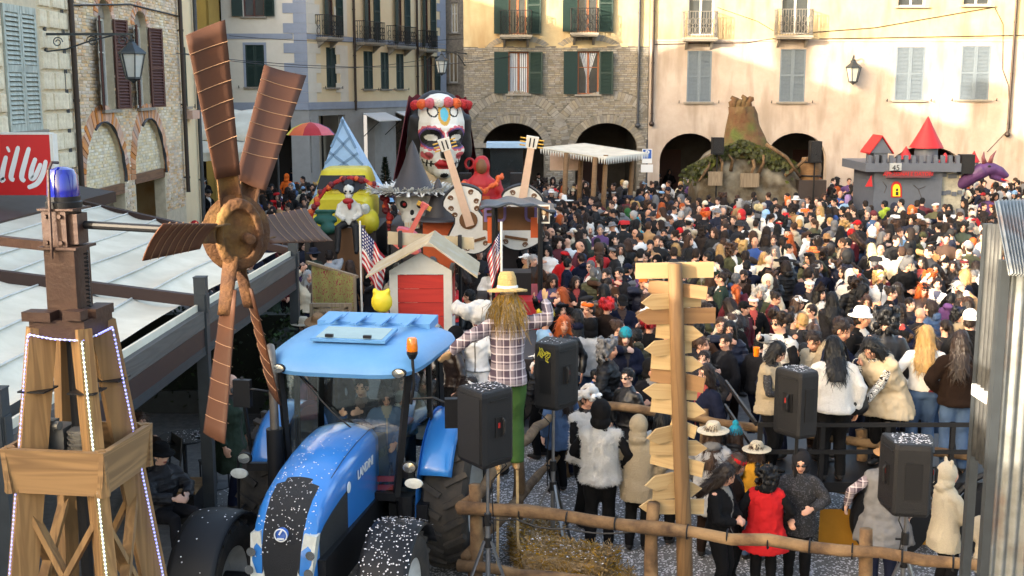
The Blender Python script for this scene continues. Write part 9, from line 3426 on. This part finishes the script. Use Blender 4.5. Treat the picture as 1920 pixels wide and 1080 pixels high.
for ln in LIST.split('\n'):
 w=ln.split()
 px, py, fc=float(w[0]), float(w[1]), float(w[2])
 top, tc_=w[3].split(':')
 tc_=tc_.replace('_', ' ')
 hair, hc_=(w[4].split(':')+['dark brown'])[:2]
 hc_=hc_.replace('_', ' ')
 hat, hatc=(w[5].split(':')+['black'])[:2]if len(w)>5 else(None, 'black')
 if hat in('-', 'child', 'raise', 'glasses', 'beard'):
  hat=None
 hatc=hatc.replace('_', ' ')
 ex=w[5:]
 gl, bd='glasses' in ex, 'beard' in ex
 lb=lab(top, tc_, hair, hc_, hat, hatc, gl, bd)
 if lb in USED:
  lb+=' in the crowd'
 USED.add(lb)
 pose='raise' if 'raise' in ex else crng.choice(PK[:8])
 tm, over=None, None
 if top in('STRIPE', 'SERAPE'):
  tm, top=(M_STRIPE if top=='STRIPE' else M_SERAPE), 'jumper'
 elif top=='CAMO':
  tm, top=M_CAMO, 'puffer'
 elif top=='VEST':
  over, top=('vest', 'white'), 'shirt'
 h=1.2 if 'child' in ex else crng.uniform(1.62, 1.8)
 o=person(px, py, lb, pose, fc, h, 0, top, tc_, tm, None, hair, hc_, hat, hatc, gl, bd, r=crng, over=over)
 SPOTS.append((o.location.x, o.location.y))
FOOT=[]
for o in[x for x in col.objects if x.parent is None and x.get('category')not in(None, 'person', 'house', 'paving', 'cable', 'lantern')]:
 pts=[]
 for ch in[o]+list(o.children_recursive):
  if ch.type=='MESH':
   Mw=wmat(ch)
   pts+=[Mw@V(b_)for b_ in ch.bound_box]
 pts=[p for p in pts]
 if not pts:
  continue
 lo=[min(p[i]for p in pts)for i in range(3)]
 hi=[max(p[i]for p in pts)for i in range(3)]
 if lo[2]<1.2 and o.get('category')not in('fence', 'awning', 'stall', 'flag', 'sign'):
  FOOT.append((lo[0]-0.15, hi[0]+0.15, lo[1]-0.2, hi[1]+0.2))
FOOT.append((at(1040, 400, 42).x, at(1200, 400, 42).x, 41.3, 42.7))
def free(x, y, m=0.5):
 return not any(a<x<b_ and c<y<d for a, b_, c, d in FOOT)and all((x-p[0])**2+(y-p[1])**2>m*m for p in SPOTS)
cand=[]
y=15.0
row=0
while y<48.6:
 x=-12.0+(0.34 if row%2 else 0)
 while x<24:
  xx, yy=x+crng.uniform(-0.2, 0.2), y+crng.uniform(-0.2, 0.2)
  px=960+FPX*xx/(yy*CP+3.7*SP)
  ok=False
  if 985<px<2150 and yy>(14.9 if px<1400 else 16.1):
   ok=crng.random()<(0.97 if yy<40 else 0.85)
  elif 360<px<985 and yy>22.5 and xx>-9.2:
   ok=crng.random()<(0.8 if px<760 else 0.5)
  elif 845<px<=985 and 16<yy<22:
   ok=crng.random()<0.5
  if ok and free(xx, yy):
   cand.append((xx, yy))
   SPOTS.append((xx, yy))
  x+=0.66
 y+=0.6
 row+=1
cand.sort(key=lambda p:(p[0]/p[1]>0.432, p[1]))
NIND=300-sum(1 for o in col.objects if o.get('category')=='person')
TC_=['black']*16+['charcoal']*8+['navy']*8+['dark brown']*4+['brown', 'olive', 'dark green', 'grey', 'beige', 'burgundy', 'burgundy', 'red', 'white', 'white', 'white', 'white', 'white', 'cream', 'cream', 'beige', 'tan', 'denim', 'camel', 'purple', 'light grey', 'blue']
HC_=['black']*8+['dark brown']*12+['brown']*5+['blond', 'grey', 'grey', 'silver', 'ginger']
HT_=['beanie', 'beanie', 'cap', 'cap', 'headband', 'beret', 'hood', 'hood', 'fedora', 'flowers', 'earhood', 'tricorn']
def roll():
 top=crng.choice(['jacket', 'jacket', 'coat', 'puffer', 'puffer', 'parka', 'hoodie', 'leather', 'jumper', 'fleece', 'shirt'])
 tc_=crng.choice(TC_)
 if top=='leather':
  tc_=crng.choice(['black', 'dark brown', 'charcoal', 'brown'])
 hair=crng.choice(['short']*5+['long']*4+['bob', 'bun', 'tail', 'curly', 'bald'])
 hat=crng.choice(HT_)if crng.random()<0.26 else None
 hatc=crng.choice(['black']*5+['navy', 'charcoal', 'grey', 'red', 'white', 'white', 'burgundy', 'brown', 'cream', 'orange', 'light blue'])
 return top, tc_, hair, crng.choice(HC_), hat, hatc, crng.random()<0.2, crng.random()<0.14 and hair in('short', 'bald')
FAR=[]
for i, (x, y)in enumerate(cand):
 face=crng.gauss(-25, 60)if crng.random()<0.62 else crng.uniform(120, 240)
 rr=roll()
 if i<NIND:
  for _ in range(40):
   lb=lab(*rr)
   if lb not in USED:
    break
   rr=roll()
  USED.add(lb)
  person(0, 0, lb, crng.choice(PK), face, crng.uniform(1.56, 1.86), 0, rr[0], rr[1], None, None, rr[2], rr[3], rr[4], rr[5], rr[6], rr[7], pos=(x, y, 0), r=crng)
 else:
  FAR.append((x, y, face, rr))
if FAR:
 cache={}
 def low(me, ratio):
  if me.name not in cache:
   d=evalmesh(me, [('DECIMATE', dict(ratio=ratio))])
   n=len(d.vertices)
   co=np.empty(n*3, 'f')
   d.vertices.foreach_get('co', co)
   d.calc_loop_triangles()
   tri=np.empty(len(d.loop_triangles)*3, 'i')
   d.loop_triangles.foreach_get('vertices', tri)
   mi=np.empty(len(d.loop_triangles), 'i')
   d.loop_triangles.foreach_get('material_index', mi)
   cache[me.name]=(co.reshape(-1, 3), tri.reshape(-1, 3), mi)
  return cache[me.name]
 VS, TS, CS=[], [], []
 off=0
 LEGC=['black', 'navy', 'denim', 'charcoal', 'dark brown']
 for x, y, face, (top, tc_, hair, hc_, hat, hatc, gl, bd)in FAR:
  pk=crng.choice(['stand', 'pocket', 'cup', 'cross', 'phone'])
  P=POSES[pk]
  sc_=crng.uniform(0.94, 1.06)
  Mw=np.array(Matrix.Translation((x, y, 0))@Matrix.Rotation(PI+R(face), 4, 'Z')@Matrix.Scale(sc_, 4))
  Hm=np.array(headmat(P['s']))
  bits=[(P['body'], 0.12, lin(crng.choice(SKINS)), None), (pose_top(pk, top if top in('coat', 'puffer')else 'jacket'), 0.22, C(tc_), None), (pose_leg(pk), 0.2, C(crng.choice(LEGC)), None)]
  if hair!='bald' and hat not in('hood', 'earhood'):
   bits.append((HEADM['hair_'+hair], 0.25, C(hc_), Hm))
  if hat:
   bits.append((HEADM['hat_'+hat], 0.3, C(hatc), Hm))
  for me, ra, cc, hm_ in bits:
   co, tri, mi=low(me, ra)
   T=Mw if hm_ is None else Mw@hm_
   p=co@T[:3, :3].T+T[:3, 3]
   VS.append(p)
   TS.append(tri+off)
   cl_=np.tile(np.array(cc, 'f'), (len(tri), 1))
   if ra==0.12:
    cl_[mi==1]=(0.03, 0.02, 0.02, 1)
   CS.append(cl_)
   off+=len(co)
 VS, TS, CS=np.concatenate(VS), np.concatenate(TS), np.concatenate(CS)
 me=bpy.data.meshes.new('far_crowd')
 me.vertices.add(len(VS))
 me.vertices.foreach_set('co', VS.astype('f').reshape(-1))
 me.loops.add(len(TS)*3)
 me.loops.foreach_set('vertex_index', TS.astype('i').reshape(-1))
 me.polygons.add(len(TS))
 me.polygons.foreach_set('loop_start', np.arange(0, len(TS)*3, 3, dtype='i'))
 me.polygons.foreach_set('loop_total', np.full(len(TS), 3, 'i'))
 me.polygons.foreach_set('use_smooth', np.ones(len(TS), bool))
 me.update()
 at_=me.attributes.new('tint', 'FLOAT_COLOR', 'FACE')
 at_.data.foreach_set('color', CS.astype('f').reshape(-1))
 mt=bpy.data.materials.new('far_crowd_cloth')
 mt.use_nodes=True
 N, L=mt.node_tree.nodes, mt.node_tree.links
 an=N.new('ShaderNodeAttribute')
 an.attribute_name='tint'
 L.new(an.outputs['Color'], N['Principled BSDF'].inputs['Base Color'])
 N['Principled BSDF'].inputs['Roughness'].default_value=0.85
 me.materials.append(mt)
 tag(put('far_crowd', me), 'dense crowd packed in front of the arcades at the far side of the square', 'crowd', kind='stuff')
print('people', sum(1 for o in col.objects if o.get('category')=='person'), 'far', len(FAR))
# ------------------------------------------------------------------ confetti strewn over the paving
m=MB()
r0=random.Random(31)
for k in range(52000):
 y=9.8+8*r0.random()**1.5
 x=r0.uniform(-0.9, 6.3)if k%6 else r0.uniform(-4, 0)
 a=r0.uniform(0, PI)
 s_=r0.uniform(0.007, 0.018)
 dx, dy=math.cos(a)*s_, math.sin(a)*s_
 z=0.004+0.004*r0.random()
 m.quad((x-dx, y-dy, z), (x+dy, y-dx, z+0.004), (x+dx, y+dy, z), (x-dy, y+dx, z+0.002))
tag(m.obj('confetti', M_CONF, fix=False), 'white paper confetti strewn over the paving of the pen', 'confetti', kind='stuff')
bpy.data.scenes.remove(TMP)
